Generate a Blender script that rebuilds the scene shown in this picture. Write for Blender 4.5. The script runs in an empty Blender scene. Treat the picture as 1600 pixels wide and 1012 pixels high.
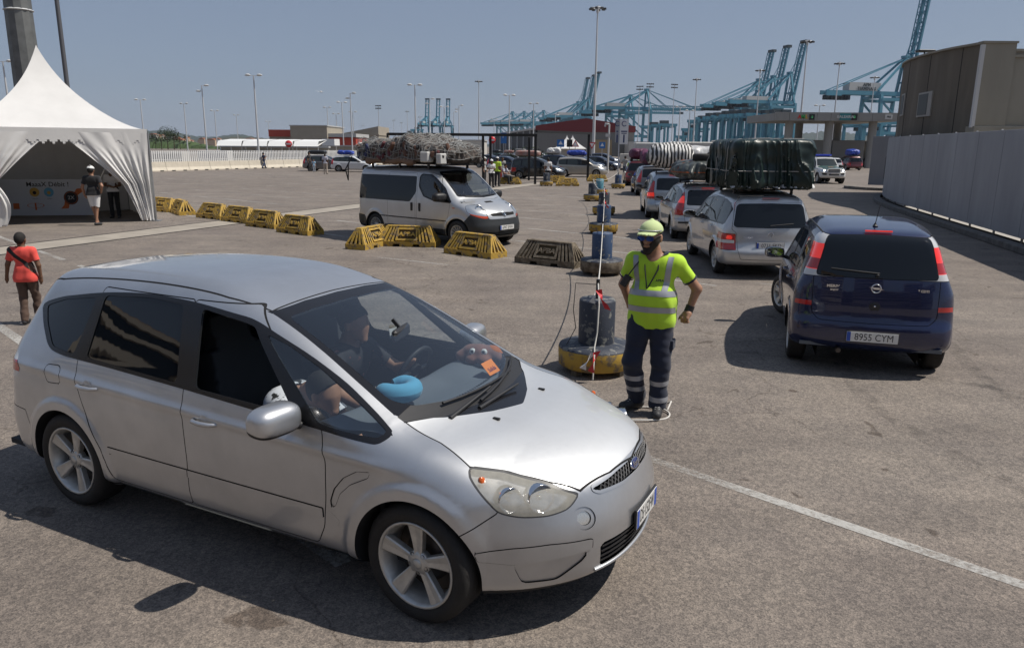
import bpy,math,random
import numpy as np
from mathutils import Vector,Matrix
random.seed(7)
sc = bpy.context.scene
# ---------------------------------------------------------------- camera
PITCH,ROLL,FPX,CAMH = 0.2326,-0.0073,1169.73,2.466
cam_d = bpy.data.cameras.new('camera'); cam = bpy.data.objects.new('camera',cam_d); sc.collection.objects.link(cam)
cam_d.sensor_fit = 'HORIZONTAL'; cam_d.sensor_width = 36; cam_d.lens = 36*FPX/1600
cam_d.clip_start = .1; cam_d.clip_end = 30000
cam.matrix_world = Matrix.Translation((0,0,CAMH)) @ Matrix.Rotation(math.pi/2-PITCH,4,'X') @ Matrix.Rotation(-ROLL,4,'Z')
sc.camera = cam
# ---------------------------------------------------------------- daylight
SUN_EL,SUN_DIR = 57.5,Vector((1.0,0.03,0))          # the sun stands to the right of the view, high
world = bpy.data.worlds.new('World'); sc.world = world; world.use_nodes = True
wn = world.node_tree; bg = wn.nodes['Background']
sky = wn.nodes.new('ShaderNodeTexSky'); sky.sky_type = 'NISHITA'; sky.sun_disc = False
sky.sun_elevation = math.radians(SUN_EL); sky.sun_rotation = math.atan2(SUN_DIR.x,SUN_DIR.y)
sky.air_density = 1.0; sky.dust_density = .6; sky.ozone_density = 1.0; sky.altitude = 0
hsv = wn.nodes.new('ShaderNodeHueSaturation'); hsv.inputs['Saturation'].default_value = .62; hsv.inputs['Value'].default_value = 1.0
hz = wn.nodes.new('ShaderNodeMix'); hz.data_type = 'RGBA'; hz.inputs[0].default_value = .6; hz.inputs[7].default_value = (3.2,4.3,6.5,1)   # thin even summer haze over the whole sky
wn.links.new(sky.outputs[0],hsv.inputs['Color']); wn.links.new(hsv.outputs[0],hz.inputs[6]); wn.links.new(hz.outputs[2],bg.inputs['Color'])
bg.inputs['Strength'].default_value = 0.06
sun_d = bpy.data.lights.new('sun','SUN'); sun_d.energy = 4.2; sun_d.angle = math.radians(.53); sun_d.color = (1,.94,.85)
sun = bpy.data.objects.new('sun',sun_d); sc.collection.objects.link(sun)
d = SUN_DIR.normalized()*math.cos(math.radians(SUN_EL))+Vector((0,0,math.sin(math.radians(SUN_EL))))
sun.rotation_euler = d.to_track_quat('Z','Y').to_euler(); sun.location = (30,5,60)
sc.view_settings.view_transform = 'Standard'; sc.view_settings.look = 'None'
sc.view_settings.exposure = .15; sc.view_settings.gamma = 1; sc.view_settings.use_curve_mapping = False
sc.cycles.max_bounces = 8; sc.cycles.transparent_max_bounces = 16; sc.cycles.caustics_reflective = False; sc.cycles.caustics_refractive = False
# ---------------------------------------------------------------- helpers
PI = math.pi
def px_dir(px,py):
    X,Y = px-800,506-py; c,s = math.cos(-ROLL),math.sin(-ROLL); X,Y = X*c-Y*s,X*s+Y*c
    return np.array([X/FPX,math.cos(PITCH)+Y/FPX*math.sin(PITCH),-math.sin(PITCH)+Y/FPX*math.cos(PITCH)])
def gnd(px,py,z=0):
    """surveyed ground point (x, y) from a sight line"""
    v = px_dir(px,py); t = (z-CAMH)/v[2]; return float(v[0]*t),float(v[1]*t)
def sight(px,py,Y):
    """point on a sight line at distance Y in front of the camera position"""
    v = px_dir(px,py); t = Y/v[1]; return float(v[0]*t),float(Y),float(CAMH+v[2]*t)
MATS = {}
def mat(name,col=(.5,.5,.5),rough=.6,metal=0.,coat=0.,spec=.5,bump=0.,bscale=40.,var=0.,vscale=6.,var_col=None,trans=0.,alpha=1.,emit=None,sheen=0.,detail=4,coords='Object',stretch=None,thresh=None,grain=None):
    """principled material; noise variation between col and var_col, bump noise, optional patchy wear (thresh)"""
    if name in MATS: return MATS[name]
    m = bpy.data.materials.new(name); m.use_nodes = True; nt = m.node_tree; L = nt.links; b = nt.nodes['Principled BSDF']
    b.inputs['Base Color'].default_value = (*col,1); b.inputs['Roughness'].default_value = rough; b.inputs['Metallic'].default_value = metal
    b.inputs['Coat Weight'].default_value = coat; b.inputs['Coat Roughness'].default_value = .04; b.inputs['Specular IOR Level'].default_value = spec
    b.inputs['Transmission Weight'].default_value = trans; b.inputs['Alpha'].default_value = alpha; b.inputs['Sheen Weight'].default_value = sheen
    if emit: b.inputs['Emission Color'].default_value = (*emit[:3],1); b.inputs['Emission Strength'].default_value = emit[3]
    if bump or var or grain:
        tc = nt.nodes.new('ShaderNodeTexCoord'); src = tc.outputs[coords]
        if stretch:
            mp = nt.nodes.new('ShaderNodeMapping'); mp.inputs['Scale'].default_value = stretch; L.new(src,mp.inputs[0]); src = mp.outputs[0]
    if var:
        n = nt.nodes.new('ShaderNodeTexNoise'); n.inputs['Scale'].default_value = vscale; n.inputs['Detail'].default_value = detail; n.inputs['Roughness'].default_value = .62; L.new(src,n.inputs[0])
        r = nt.nodes.new('ShaderNodeValToRGB')
        lo,hi = thresh if thresh else (.32,.68)
        r.color_ramp.elements[0].position = lo; r.color_ramp.elements[1].position = hi
        vc = var_col if var_col else tuple(c*(1-var) for c in col)
        r.color_ramp.elements[0].color = (*vc,1); r.color_ramp.elements[1].color = (*col,1)
        L.new(n.outputs[0],r.inputs[0]); L.new(r.outputs[0],b.inputs['Base Color'])
        if rough > .2:
            mr = nt.nodes.new('ShaderNodeMapRange'); mr.inputs['To Min'].default_value = min(1,rough*1.15); mr.inputs['To Max'].default_value = rough*.9
            L.new(n.outputs[0],mr.inputs[0]); L.new(mr.outputs[0],b.inputs['Roughness'])
    if bump:
        n2 = nt.nodes.new('ShaderNodeTexNoise'); n2.inputs['Scale'].default_value = bscale; n2.inputs['Detail'].default_value = 3; L.new(src,n2.inputs[0])
        bp = nt.nodes.new('ShaderNodeBump'); bp.inputs['Strength'].default_value = bump; bp.inputs['Distance'].default_value = .01
        L.new(n2.outputs[0],bp.inputs['Height']); L.new(bp.outputs[0],b.inputs['Normal'])
    MATS[name] = m; return m
def glass(name,tint=(.6,.7,.7),amount=.12,rough=.0,ior=1.5):
    """thin pane: tinted see-through with fresnel reflection"""
    if name in MATS: return MATS[name]
    m = bpy.data.materials.new(name); m.use_nodes = True; nt = m.node_tree; L = nt.links; nt.nodes.clear()
    o = nt.nodes.new('ShaderNodeOutputMaterial'); t = nt.nodes.new('ShaderNodeBsdfTransparent'); g = nt.nodes.new('ShaderNodeBsdfGlossy')
    t.inputs[0].default_value = (*tint,1); g.inputs['Roughness'].default_value = rough; g.inputs['Color'].default_value = (1,1,1,1)
    f = nt.nodes.new('ShaderNodeFresnel'); ge = nt.nodes.new('ShaderNodeNewGeometry'); io = nt.nodes.new('ShaderNodeMapRange'); io.inputs['To Min'].default_value = ior; io.inputs['To Max'].default_value = 1/ior   # same reflection on both sides of a thin pane
    L.new(ge.outputs['Backfacing'],io.inputs[0]); L.new(io.outputs[0],f.inputs[0]); mx = nt.nodes.new('ShaderNodeMixShader')
    ad = nt.nodes.new('ShaderNodeMath'); ad.operation = 'ADD'; ad.inputs[1].default_value = amount; ad.use_clamp = True
    L.new(f.outputs[0],ad.inputs[0]); L.new(ad.outputs[0],mx.inputs[0]); L.new(t.outputs[0],mx.inputs[1]); L.new(g.outputs[0],mx.inputs[2]); L.new(mx.outputs[0],o.inputs[0])
    MATS[name] = m; return m
COL = sc.collection
def empty(name,loc=(0,0,0),rz=0,label=None,cat=None,group=None,scale=1):
    o = bpy.data.objects.new(name,None); COL.objects.link(o); o.location = loc; o.rotation_euler = (0,0,rz); o.empty_display_size = .1
    if scale != 1: o.scale = (scale,)*3
    tag(o,label,cat,group); return o
def tag(o,label=None,cat=None,group=None,kind=None):
    if label: o['label'] = label
    if cat: o['category'] = cat
    if group: o['group'] = group
    if kind: o['kind'] = kind
    return o
def mesh_obj(name,me,m=None,parent=None,loc=None):
    o = bpy.data.objects.new(name,me); COL.objects.link(o)
    if m is not None:
        if not len(me.materials): me.materials.append(m)
    if parent is not None: o.parent = parent
    if loc is not None: o.location = loc
    return o
def tri_mesh(name,P,T,N=None,m=None,parent=None,smooth=True,flip=False):
    P = np.asarray(P,np.float32); T = np.asarray(T,np.int32)
    if flip: T = T[:,::-1]
    me = bpy.data.meshes.new(name); k = T.shape[1]
    me.vertices.add(len(P)); me.vertices.foreach_set('co',P.ravel()); me.loops.add(T.size); me.loops.foreach_set('vertex_index',T.ravel())
    me.polygons.add(len(T)); me.polygons.foreach_set('loop_start',np.arange(0,T.size,k,dtype=np.int32)); me.polygons.foreach_set('loop_total',np.full(len(T),k,np.int32))
    me.polygons.foreach_set('use_smooth',np.full(len(T),smooth)); me.update(calc_edges=True)
    if N is not None and smooth: me.normals_split_custom_set_from_vertices([tuple(v) for v in N])
    return mesh_obj(name,me,m,parent)
SPLIT = {'leg','post','column','wheel_well','tent_pole','wheel','washer_jet','intake_slat','grille_bar','trolley_gear','crossbeam','side_rail','plate_band','top_beam'}
class MB:
    """mesh builder: collects simple shapes into one mesh"""
    def __init__(s): s.v = []; s.f = []; s.s = []
    def add(s,v,f,smooth=False):
        b = len(s.v); s.v += [tuple(map(float,p)) for p in v]; s.f += [tuple(b+i for i in q) for q in f]; s.s += [smooth]*len(f); return s
    def box(s,x0,x1,y0,y1,z0,z1,M=None):
        v = [(x0,y0,z0),(x1,y0,z0),(x1,y1,z0),(x0,y1,z0),(x0,y0,z1),(x1,y0,z1),(x1,y1,z1),(x0,y1,z1)]
        if M is not None: v = [tuple(M @ Vector(p)) for p in v]
        return s.add(v,[(0,3,2,1),(4,5,6,7),(0,1,5,4),(1,2,6,5),(2,3,7,6),(3,0,4,7)])
    def cbox(s,x0,x1,y0,y1,z0,z1,c=.02,M=None):
        """box with chamfered edges"""
        xs,ys,zs = (x0,x1),(y0,y1),(z0,z1); v = []; idx = {}
        for i in (0,1):
            for j in (0,1):
                for k in (0,1):
                    sx,sy,sz = (1 if i == 0 else -1)*c,(1 if j == 0 else -1)*c,(1 if k == 0 else -1)*c
                    for a,p in enumerate(((xs[i],ys[j]+sy,zs[k]+sz),(xs[i]+sx,ys[j],zs[k]+sz),(xs[i]+sx,ys[j]+sy,zs[k]))):
                        idx[(i,j,k,a)] = len(v); v.append(p)
        f = []
        for i in (0,1):
            q = [idx[(i,0,0,0)],idx[(i,1,0,0)],idx[(i,1,1,0)],idx[(i,0,1,0)]]; f.append(q[::-1] if i == 0 else q)
            q = [idx[(0,i,0,1)],idx[(1,i,0,1)],idx[(1,i,1,1)],idx[(0,i,1,1)]]; f.append(q if i == 0 else q[::-1])
            q = [idx[(0,0,i,2)],idx[(1,0,i,2)],idx[(1,1,i,2)],idx[(0,1,i,2)]]; f.append(q[::-1] if i == 0 else q)
        for i in (0,1):
            for j in (0,1):
                q = [idx[(i,j,0,0)],idx[(i,j,0,1)],idx[(i,j,1,1)],idx[(i,j,1,0)]]; f.append(q if i == j else q[::-1])
                q = [idx[(i,0,j,0)],idx[(i,0,j,2)],idx[(i,1,j,2)],idx[(i,1,j,0)]]; f.append(q[::-1] if i == j else q)
                q = [idx[(0,i,j,1)],idx[(0,i,j,2)],idx[(1,i,j,2)],idx[(1,i,j,1)]]; f.append(q if i == j else q[::-1])
        for i in (0,1):
            for j in (0,1):
                for k in (0,1):
                    q = [idx[(i,j,k,0)],idx[(i,j,k,1)],idx[(i,j,k,2)]]; f.append(q if (i+j+k) % 2 else q[::-1])
        if M is not None: v = [tuple(M @ Vector(p)) for p in v]
        return s.add(v,f)
    def tube(s,pts,r,n=8,caps=True,smooth=True):
        P = [Vector(p) for p in pts]; R = r if hasattr(r,'__len__') else [r]*len(P); v = []; u = None
        for i,p in enumerate(P):
            t = (P[min(i+1,len(P)-1)]-P[max(i-1,0)]).normalized()
            if u is None: u = t.orthogonal().normalized()
            u = (u-t*u.dot(t)); u = u.normalized() if u.length > 1e-6 else t.orthogonal().normalized()
            w = t.cross(u)
            for k in range(n):
                a = 2*PI*k/n; v.append(p+(u*math.cos(a)+w*math.sin(a))*R[i])
        f = [(i*n+k,i*n+(k+1) % n,(i+1)*n+(k+1) % n,(i+1)*n+k) for i in range(len(P)-1) for k in range(n)]
        s.add(v,f,smooth)
        if caps: s.add(v[:n],[tuple(range(n))[::-1]]); s.add(v[-n:],[tuple(range(n))])
        return s
    def beam(s,p,q,w,h=None):
        """square bar between two points"""
        h = h or w; p,q = Vector(p),Vector(q); t = (q-p).normalized(); up = Vector((0,0,1)) if abs(t.z) < .95 else Vector((0,1,0))
        a = t.cross(up).normalized()*w/2; b = a.cross(t).normalized()*h/2
        v = [p-a-b,p+a-b,p+a+b,p-a+b,q-a-b,q+a-b,q+a+b,q-a+b]
        return s.add(v,[(0,1,2,3),(7,6,5,4),(0,4,5,1),(1,5,6,2),(2,6,7,3),(3,7,4,0)])
    def lathe(s,prof,n=32,M=None,smooth=True,cap=False):
        """prof: (radius, height) about z"""
        v = [(r*math.cos(2*PI*k/n),r*math.sin(2*PI*k/n),z) for (r,z) in prof for k in range(n)]
        if M is not None: v = [tuple(M @ Vector(p)) for p in v]
        f = [(i*n+k,i*n+(k+1) % n,(i+1)*n+(k+1) % n,(i+1)*n+k) for i in range(len(prof)-1) for k in range(n)]
        s.add(v,f,smooth)
        if cap: s.add(v[:n],[tuple(range(n))[::-1]]); s.add(v[-n:],[tuple(range(n))])
        return s
    def prism(s,poly,d0,d1,M=None,smooth=False):
        """polygon (u, v) extruded along w; mapped by M (u, v, w)->world"""
        n = len(poly); v = [(a,b,d0) for a,b in poly]+[(a,b,d1) for a,b in poly]
        if M is not None: v = [tuple(M @ Vector(p)) for p in v]
        return s.add(v,[tuple(range(n))[::-1],tuple(range(n,2*n))]).add(v,[(i,(i+1) % n,n+(i+1) % n,n+i) for i in range(n)],smooth)
    def grid(s,f,nu,nv,smooth=True,closed=False):
        v = [f(i/nu,j/nv) for i in range(nu+1) for j in range(nv+1)]
        q = [(i*(nv+1)+j,(i+1)*(nv+1)+j,(i+1)*(nv+1)+j+1,i*(nv+1)+j+1) for i in range(nu) for j in range(nv)]
        return s.add(v,q,smooth)
    def mesh(s,name):
        me = bpy.data.meshes.new(name); me.from_pydata(s.v,[],s.f); me.polygons.foreach_set('use_smooth',s.s); me.update(); return me
    def build(s,name,m=None,parent=None,loc=None):
        if name in SPLIT:
            q = s.parts()
            if 1 < len(q) < 80: return [mesh_obj(name,p.mesh(name),m,parent,loc) for p in q][-1]
        return mesh_obj(name,s.mesh(name),m,parent,loc)
    def parts(s):
        par = list(range(len(s.v)))
        def fd(a):
            while par[a] != a: par[a] = par[par[a]]; a = par[a]
            return a
        for f in s.f:
            r = fd(f[0])
            for i in f[1:]: par[fd(i)] = r
        key = {}
        for i,v in enumerate(s.v): k = tuple(round(c,4) for c in v); j = key.setdefault(k,i); par[fd(i)] = fd(j)
        out = {}
        for f,sm in zip(s.f,s.s): q = out.setdefault(fd(f[0]),MB()); q.f.append(f); q.s.append(sm)
        for q in out.values():
            ids = sorted({i for f in q.f for i in f}); mp = {a: b for b,a in enumerate(ids)}; q.v = [s.v[i] for i in ids]; q.f = [tuple(mp[i] for i in f) for f in q.f]
        return list(out.values())
def smooth_by_angle(o,deg=35):
    me = o.data; me.polygons.foreach_set('use_smooth',[True]*len(me.polygons))
    try: me.set_sharp_from_angle(angle=math.radians(deg))
    except Exception: pass
def text_obj(name,s,size,m,parent=None,M=None,extrude=.0008,align='CENTER',bold=0.,sx=1.):
    c = bpy.data.curves.new(name,'FONT'); c.body = s; c.size = size; c.extrude = extrude; c.align_x = align; c.align_y = 'CENTER'; c.offset = bold; c.resolution_u = 3
    t = bpy.data.objects.new(name,c); dg = bpy.context.evaluated_depsgraph_get(); COL.objects.link(t); dg.update(); me = bpy.data.meshes.new_from_object(t.evaluated_get(dg))
    bpy.data.objects.remove(t); bpy.data.curves.remove(c); me.name = name; me.materials.clear()
    if sx != 1: me.transform(Matrix.Diagonal((sx,1,1,1)))
    if M is not None: me.transform(M)
    return mesh_obj(name,me,m,parent)
def children(o): return [c for c in bpy.data.objects if c.parent == o]
def copy_thing(root,loc,rz,label=None,group=None,swap=None,kids=None):
    """copy a thing with copies of its parts and sub-parts; swap maps material -> material"""
    KID = KIDS.get(root.name) or index_kids(root)
    def cp(o,par):
        c = o.copy(); COL.objects.link(c)
        if par is not None: c.parent = par; c.matrix_parent_inverse = o.matrix_parent_inverse
        if swap and o.type == 'MESH' and len(o.data.materials) and o.data.materials[0] in swap:
            key = (o.data.name,swap[o.data.materials[0]].name)
            if key not in SWAPPED:
                d = o.data.copy(); d.materials[0] = swap[o.data.materials[0]]; SWAPPED[key] = d
            c.data = SWAPPED[key]
        for ch in KID.get(o.name,()): cp(ch,c)
        return c
    r = cp(root,None); r.location = loc; r.rotation_euler = (0,0,rz)
    if label: r['label'] = label
    if group: r['group'] = group
    return r
KIDS,SWAPPED = {},{}
def index_kids(root):
    k = {}
    for o in bpy.data.objects:
        if o.parent is not None: k.setdefault(o.parent.name,[]).append(o)
    KIDS[root.name] = k; return k
def frame(o,xa,ya):
    """matrix with origin o, x axis xa, y axis ya"""
    x = Vector(xa).normalized(); y = Vector(ya); z = x.cross(y).normalized(); y = z.cross(x)
    m = Matrix.Identity(4)
    for i in range(3): m[i][0] = x[i]; m[i][1] = y[i]; m[i][2] = z[i]; m[i][3] = o[i]
    return m
# ---------------------------------------------------------------- numeric shape engine (numpy only)
def crom(pts,n=8,closed=False):
    """Catmull-Rom through points -> dense polyline"""
    P = np.array(pts,float); N = len(P); out = []
    rng = range(N) if closed else range(N-1)
    for i in rng:
        if closed: p0,p1,p2,p3 = P[(i-1) % N],P[i],P[(i+1) % N],P[(i+2) % N]
        else: p0,p1,p2,p3 = P[max(i-1,0)],P[i],P[i+1],P[min(i+2,N-1)]
        t = (np.arange(n)/n)[:,None]
        d1 = max(np.linalg.norm(p2-p1),1e-6)
        m1 = (p2-p0)*d1/max(np.linalg.norm(p2-p1)+np.linalg.norm(p1-p0),1e-6)
        m2 = (p3-p1)*d1/max(np.linalg.norm(p3-p2)+np.linalg.norm(p2-p1),1e-6)
        h = lambda a,b,c,d: a*p1+b*m1+c*p2+d*m2
        out.append((2*t**3-3*t**2+1)*p1+(t**3-2*t**2+t)*m1+(-2*t**3+3*t**2)*p2+(t**3-t**2)*m2)
    if not closed: out.append(P[-1:])
    return np.concatenate(out)
def roundpoly(pts,r=.03,n=4):
    """polygon with rounded corners"""
    P = np.array(pts,float); N = len(P); out = []
    rr = r if hasattr(r,'__len__') else [r]*N
    for i in range(N):
        a,b,c = P[i-1],P[i],P[(i+1) % N]
        u,v = a-b,c-b; lu,lv = np.linalg.norm(u),np.linalg.norm(v)
        k = min(rr[i],lu*.45,lv*.45)
        p,q = b+u/lu*k,b+v/lv*k
        for t in np.linspace(0,1,n+1): out.append((1-t)**2*p+2*t*(1-t)*b+t*t*q)
    return np.array(out)
def sdpoly(X,Z,poly):
    """signed distance to a closed polygon, negative inside"""
    X = np.asarray(X,np.float32); Z = np.asarray(Z,np.float32)
    d = np.full(X.shape,1e9,np.float32); ins = np.zeros(X.shape,bool)
    P = np.asarray(poly,np.float32); N = len(P)
    for i in range(N):
        ax,az = P[i-1]; bx,bz = P[i]
        ex,ez = bx-ax,bz-az; L = ex*ex+ez*ez
        if L < 1e-12: continue
        wx,wz = X-ax,Z-az
        t = np.clip((wx*ex+wz*ez)/L,0,1)
        d = np.minimum(d,(wx-t*ex)**2+(wz-t*ez)**2)
        if az != bz:
            c = ((az > Z) != (bz > Z))
            ins ^= c & (X < (bx-ax)*(Z-az)/(bz-az)+ax)
    d = np.sqrt(d)
    return np.where(ins,-d,d)
class Table2:
    def __init__(s,poly,h=.012,pad=.35):
        P = np.array(poly); s.h = h; s.lo = P.min(0)-pad; hi = P.max(0)+pad
        s.n = np.ceil((hi-s.lo)/h).astype(int)+1
        X,Z = np.meshgrid(s.lo[0]+np.arange(s.n[0])*h,s.lo[1]+np.arange(s.n[1])*h,indexing='ij')
        s.T = sdpoly(X,Z,P)
    def __call__(s,x,z):
        u = np.clip((x-s.lo[0])/s.h,0,s.n[0]-1.001); v = np.clip((z-s.lo[1])/s.h,0,s.n[1]-1.001)
        i = u.astype(np.int32); j = v.astype(np.int32); u = u-i; v = v-j; T = s.T
        return (T[i,j]*(1-u)+T[i+1,j]*u)*(1-v)+(T[i,j+1]*(1-u)+T[i+1,j+1]*u)*v
def smax(a,b,r):
    h = np.maximum(r-np.abs(a-b),0)/r
    return np.maximum(a,b)+h*h*r*.25
def smin(a,b,r): return -smax(-a,-b,r)
def sstep(a,b,x):
    t = np.clip((x-a)/(b-a),0,1); return t*t*(3-2*t)
def surface_nets(F,lo,hi,h,newton=2):
    lo = np.array(lo,float); n = np.ceil((np.array(hi)-lo)/h).astype(int)+1
    ax = [lo[k]+np.arange(n[k])*h for k in range(3)]
    X,Y,Z = np.meshgrid(*[a.astype(np.float32) for a in ax],indexing='ij')
    V = F(X,Y,Z).astype(np.float32); del X,Y,Z
    V[V == 0] = 1e-7
    S = V < 0
    c = [slice(None,-1),slice(1,None)]
    cnt = np.zeros(tuple(n-1),np.int8)
    for i in (0,1):
        for j in (0,1):
            for k in (0,1): cnt += S[c[i],c[j],c[k]]
    mask = (cnt > 0) & (cnt < 8)
    idx = np.argwhere(mask); ID = np.full(mask.shape,-1,np.int32); ID[mask] = np.arange(len(idx))
    acc = np.zeros((len(idx),3)); num = np.zeros(len(idx))
    corner = [(i,j,k) for i in (0,1) for j in (0,1) for k in (0,1)]
    vals = {q: V[idx[:,0]+q[0],idx[:,1]+q[1],idx[:,2]+q[2]] for q in corner}
    for q in corner:
        for a in range(3):
            if q[a] == 0:
                p = list(q); p[a] = 1; p = tuple(p)
                v0,v1 = vals[q],vals[p]; m = (v0 < 0) != (v1 < 0)
                t = np.where(m,v0/np.where(m,v0-v1,1),0)
                o = np.tile(np.array(q,float),(len(idx),1)); o[:,a] = t
                acc[m] += o[m]; num[m] += 1
    P = lo+(idx+acc/np.maximum(num,1)[:,None])*h
    quads = []
    for a in range(3):
        b,d = (a+1) % 3,(a+2) % 3
        s0 = [slice(None)]*3; s1 = [slice(None)]*3; s0[a] = slice(None,-1); s1[a] = slice(1,None)
        A,B = S[tuple(s0)],S[tuple(s1)]
        e = np.argwhere(A != B)
        e = e[(e[:,b] > 0) & (e[:,d] > 0) & (e[:,b] < n[b]-1) & (e[:,d] < n[d]-1)]
        if not len(e): continue
        flip = A[e[:,0],e[:,1],e[:,2]]
        def cell(db,dd):
            q = e.copy(); q[:,b] -= db; q[:,d] -= dd; return ID[q[:,0],q[:,1],q[:,2]]
        Q = np.stack([cell(1,1),cell(0,1),cell(0,0),cell(1,0)],1)
        Q[~flip] = Q[~flip][:,::-1]
        quads.append(Q)
    Q = np.concatenate(quads); Q = Q[(Q >= 0).all(1)]
    for _ in range(newton):
        f = F(P[:,0],P[:,1],P[:,2]); g = grad(F,P); g2 = (g*g).sum(1)
        st = (f/np.maximum(g2,.15))[:,None]*g
        l = np.linalg.norm(st,axis=1,keepdims=True); st *= np.minimum(1,h*.6/np.maximum(l,1e-9))
        P = P-st
    # split quads along the shorter diagonal
    d1 = ((P[Q[:,0]]-P[Q[:,2]])**2).sum(1); d2 = ((P[Q[:,1]]-P[Q[:,3]])**2).sum(1)
    T = np.where((d1 <= d2)[:,None,None],np.stack([Q[:,[0,1,2]],Q[:,[0,2,3]]],1),np.stack([Q[:,[0,1,3]],Q[:,[1,2,3]]],1)).reshape(-1,3)
    N = grad(F,P); N /= np.maximum(np.linalg.norm(N,axis=1,keepdims=True),1e-9)
    return Soup(P,T,N)
def grad(F,P,e=2e-3):
    g = np.zeros_like(P)
    for k in range(3):
        a = P.copy(); b = P.copy(); a[:,k] += e; b[:,k] -= e
        g[:,k] = (F(a[:,0],a[:,1],a[:,2])-F(b[:,0],b[:,1],b[:,2]))/(2*e)
    return g
class Soup:
    def __init__(s,P,T,N,L=None):
        s.P,s.T,s.N = P,T,N; s.L = np.zeros(len(T),np.int16) if L is None else L; s.names = ['body']
    def cut(s,fn,only=None):
        """split triangles along fn = 0"""
        f = fn(s.P[:,0],s.P[:,1],s.P[:,2]).astype(float); f[np.abs(f) < 1e-6] = 1e-6
        neg = f < 0; k = neg[s.T].sum(1); mix = (k > 0) & (k < 3)
        if only is not None: mix &= np.isin(s.L,[s.names.index(o) for o in only if o in s.names])
        if not mix.any(): return f
        T = s.T[mix]; L = s.L[mix]; sg = neg[T]; one = sg.sum(1) == 1
        lone = np.where(one,sg.argmax(1),(~sg).argmax(1))
        r = np.arange(len(T)); a,b,c = T[r,lone],T[r,(lone+1) % 3],T[r,(lone+2) % 3]
        E = np.concatenate([np.stack([a,b],1),np.stack([a,c],1)]); Es = np.sort(E,1)
        key = Es[:,0].astype(np.int64)*(len(s.P)+1)+Es[:,1]
        u,first,inv = np.unique(key,return_index=True,return_inverse=True); inv = inv.reshape(-1)
        e0,e1 = Es[first,0],Es[first,1]
        t = (f[e0]/(f[e0]-f[e1]))[:,None]
        NP = s.P[e0]*(1-t)+s.P[e1]*t; NN = s.N[e0]*(1-t)+s.N[e1]*t
        NN /= np.maximum(np.linalg.norm(NN,axis=1,keepdims=True),1e-9)
        base = len(s.P); s.P = np.concatenate([s.P,NP]); s.N = np.concatenate([s.N,NN])
        ab = base+inv[:len(T)]; ac = base+inv[len(T):]
        NT = np.concatenate([np.stack([a,ab,ac],1),np.stack([ab,b,c],1),np.stack([ab,c,ac],1)])
        s.T = np.concatenate([s.T[~mix],NT]); s.L = np.concatenate([s.L[~mix],L,L,L])
        return None
    def cent(s): return s.P[s.T].mean(1)
    def label(s,name,fn,only=('body',),cut=True):
        if cut: s.cut(fn,only)
        if name not in s.names: s.names.append(name)
        c = s.cent(); m = (fn(c[:,0],c[:,1],c[:,2]) < 0) & np.isin(s.L,[s.names.index(o) for o in only if o in s.names])
        s.L[m] = s.names.index(name)
    def seam(s,sd,w=.0035,only=('body',),name='seam'):
        """thin band around the outline of a signed-distance region"""
        s.cut(lambda x,y,z: sd(x,y,z)-w,only); s.cut(lambda x,y,z: sd(x,y,z)+w,only)
        s.label(name,lambda x,y,z: np.abs(sd(x,y,z))-w,only,cut=False)
    def drop(s,fn,only=None):
        s.cut(fn,only); c = s.cent(); m = fn(c[:,0],c[:,1],c[:,2]) < 0
        if only is not None: m &= np.isin(s.L,[s.names.index(o) for o in only])
        s.T = s.T[~m]; s.L = s.L[~m]
    def get(s,name,fn=None):
        """compact (P, T, N) of one label, optionally only faces whose centre satisfies fn < 0"""
        if name not in s.names: return None
        m = s.L == s.names.index(name)
        if fn is not None:
            c = s.cent(); m &= fn(c[:,0],c[:,1],c[:,2]) < 0
        T = s.T[m]
        if not len(T): return None
        u,inv = np.unique(T,return_inverse=True)
        return s.P[u],inv.reshape(-1,3),s.N[u]
def root(F,p,d,tmax,n=240):
    """first crossing of F from outside to inside along p + t d (arrays of rays allowed)"""
    p = np.atleast_2d(np.array(p,float)); d = np.broadcast_to(np.array(d,float),p.shape)
    ts = np.linspace(0,tmax,n); Q = p[:,None,:]+d[:,None,:]*ts[None,:,None]
    f = F(Q[...,0],Q[...,1],Q[...,2]); ins = f < 0; i = ins.argmax(1); ok = ins.any(1)
    i = np.maximum(i,1); r = np.arange(len(p)); lo,hi = ts[i-1].copy(),ts[i].copy()
    for _ in range(18):
        m = (lo+hi)/2; q = p+d*m[:,None]; neg = F(q[:,0],q[:,1],q[:,2]) < 0
        hi = np.where(neg,m,hi); lo = np.where(neg,lo,m)
    q = p+d*hi[:,None]; q[~ok] = np.nan
    return q
def noise3(x,y,z,s=1.,seed=0):
    """cheap smooth value noise from summed sines"""
    r = np.random.RandomState(seed); v = 0
    for k in range(6):
        w = r.randn(3); w *= s*(.7+1.1*r.rand())/np.linalg.norm(w)*6.283; v = v+np.sin(x*w[0]+y*w[1]+z*w[2]+r.rand()*6.28)
    return v/6.
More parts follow.
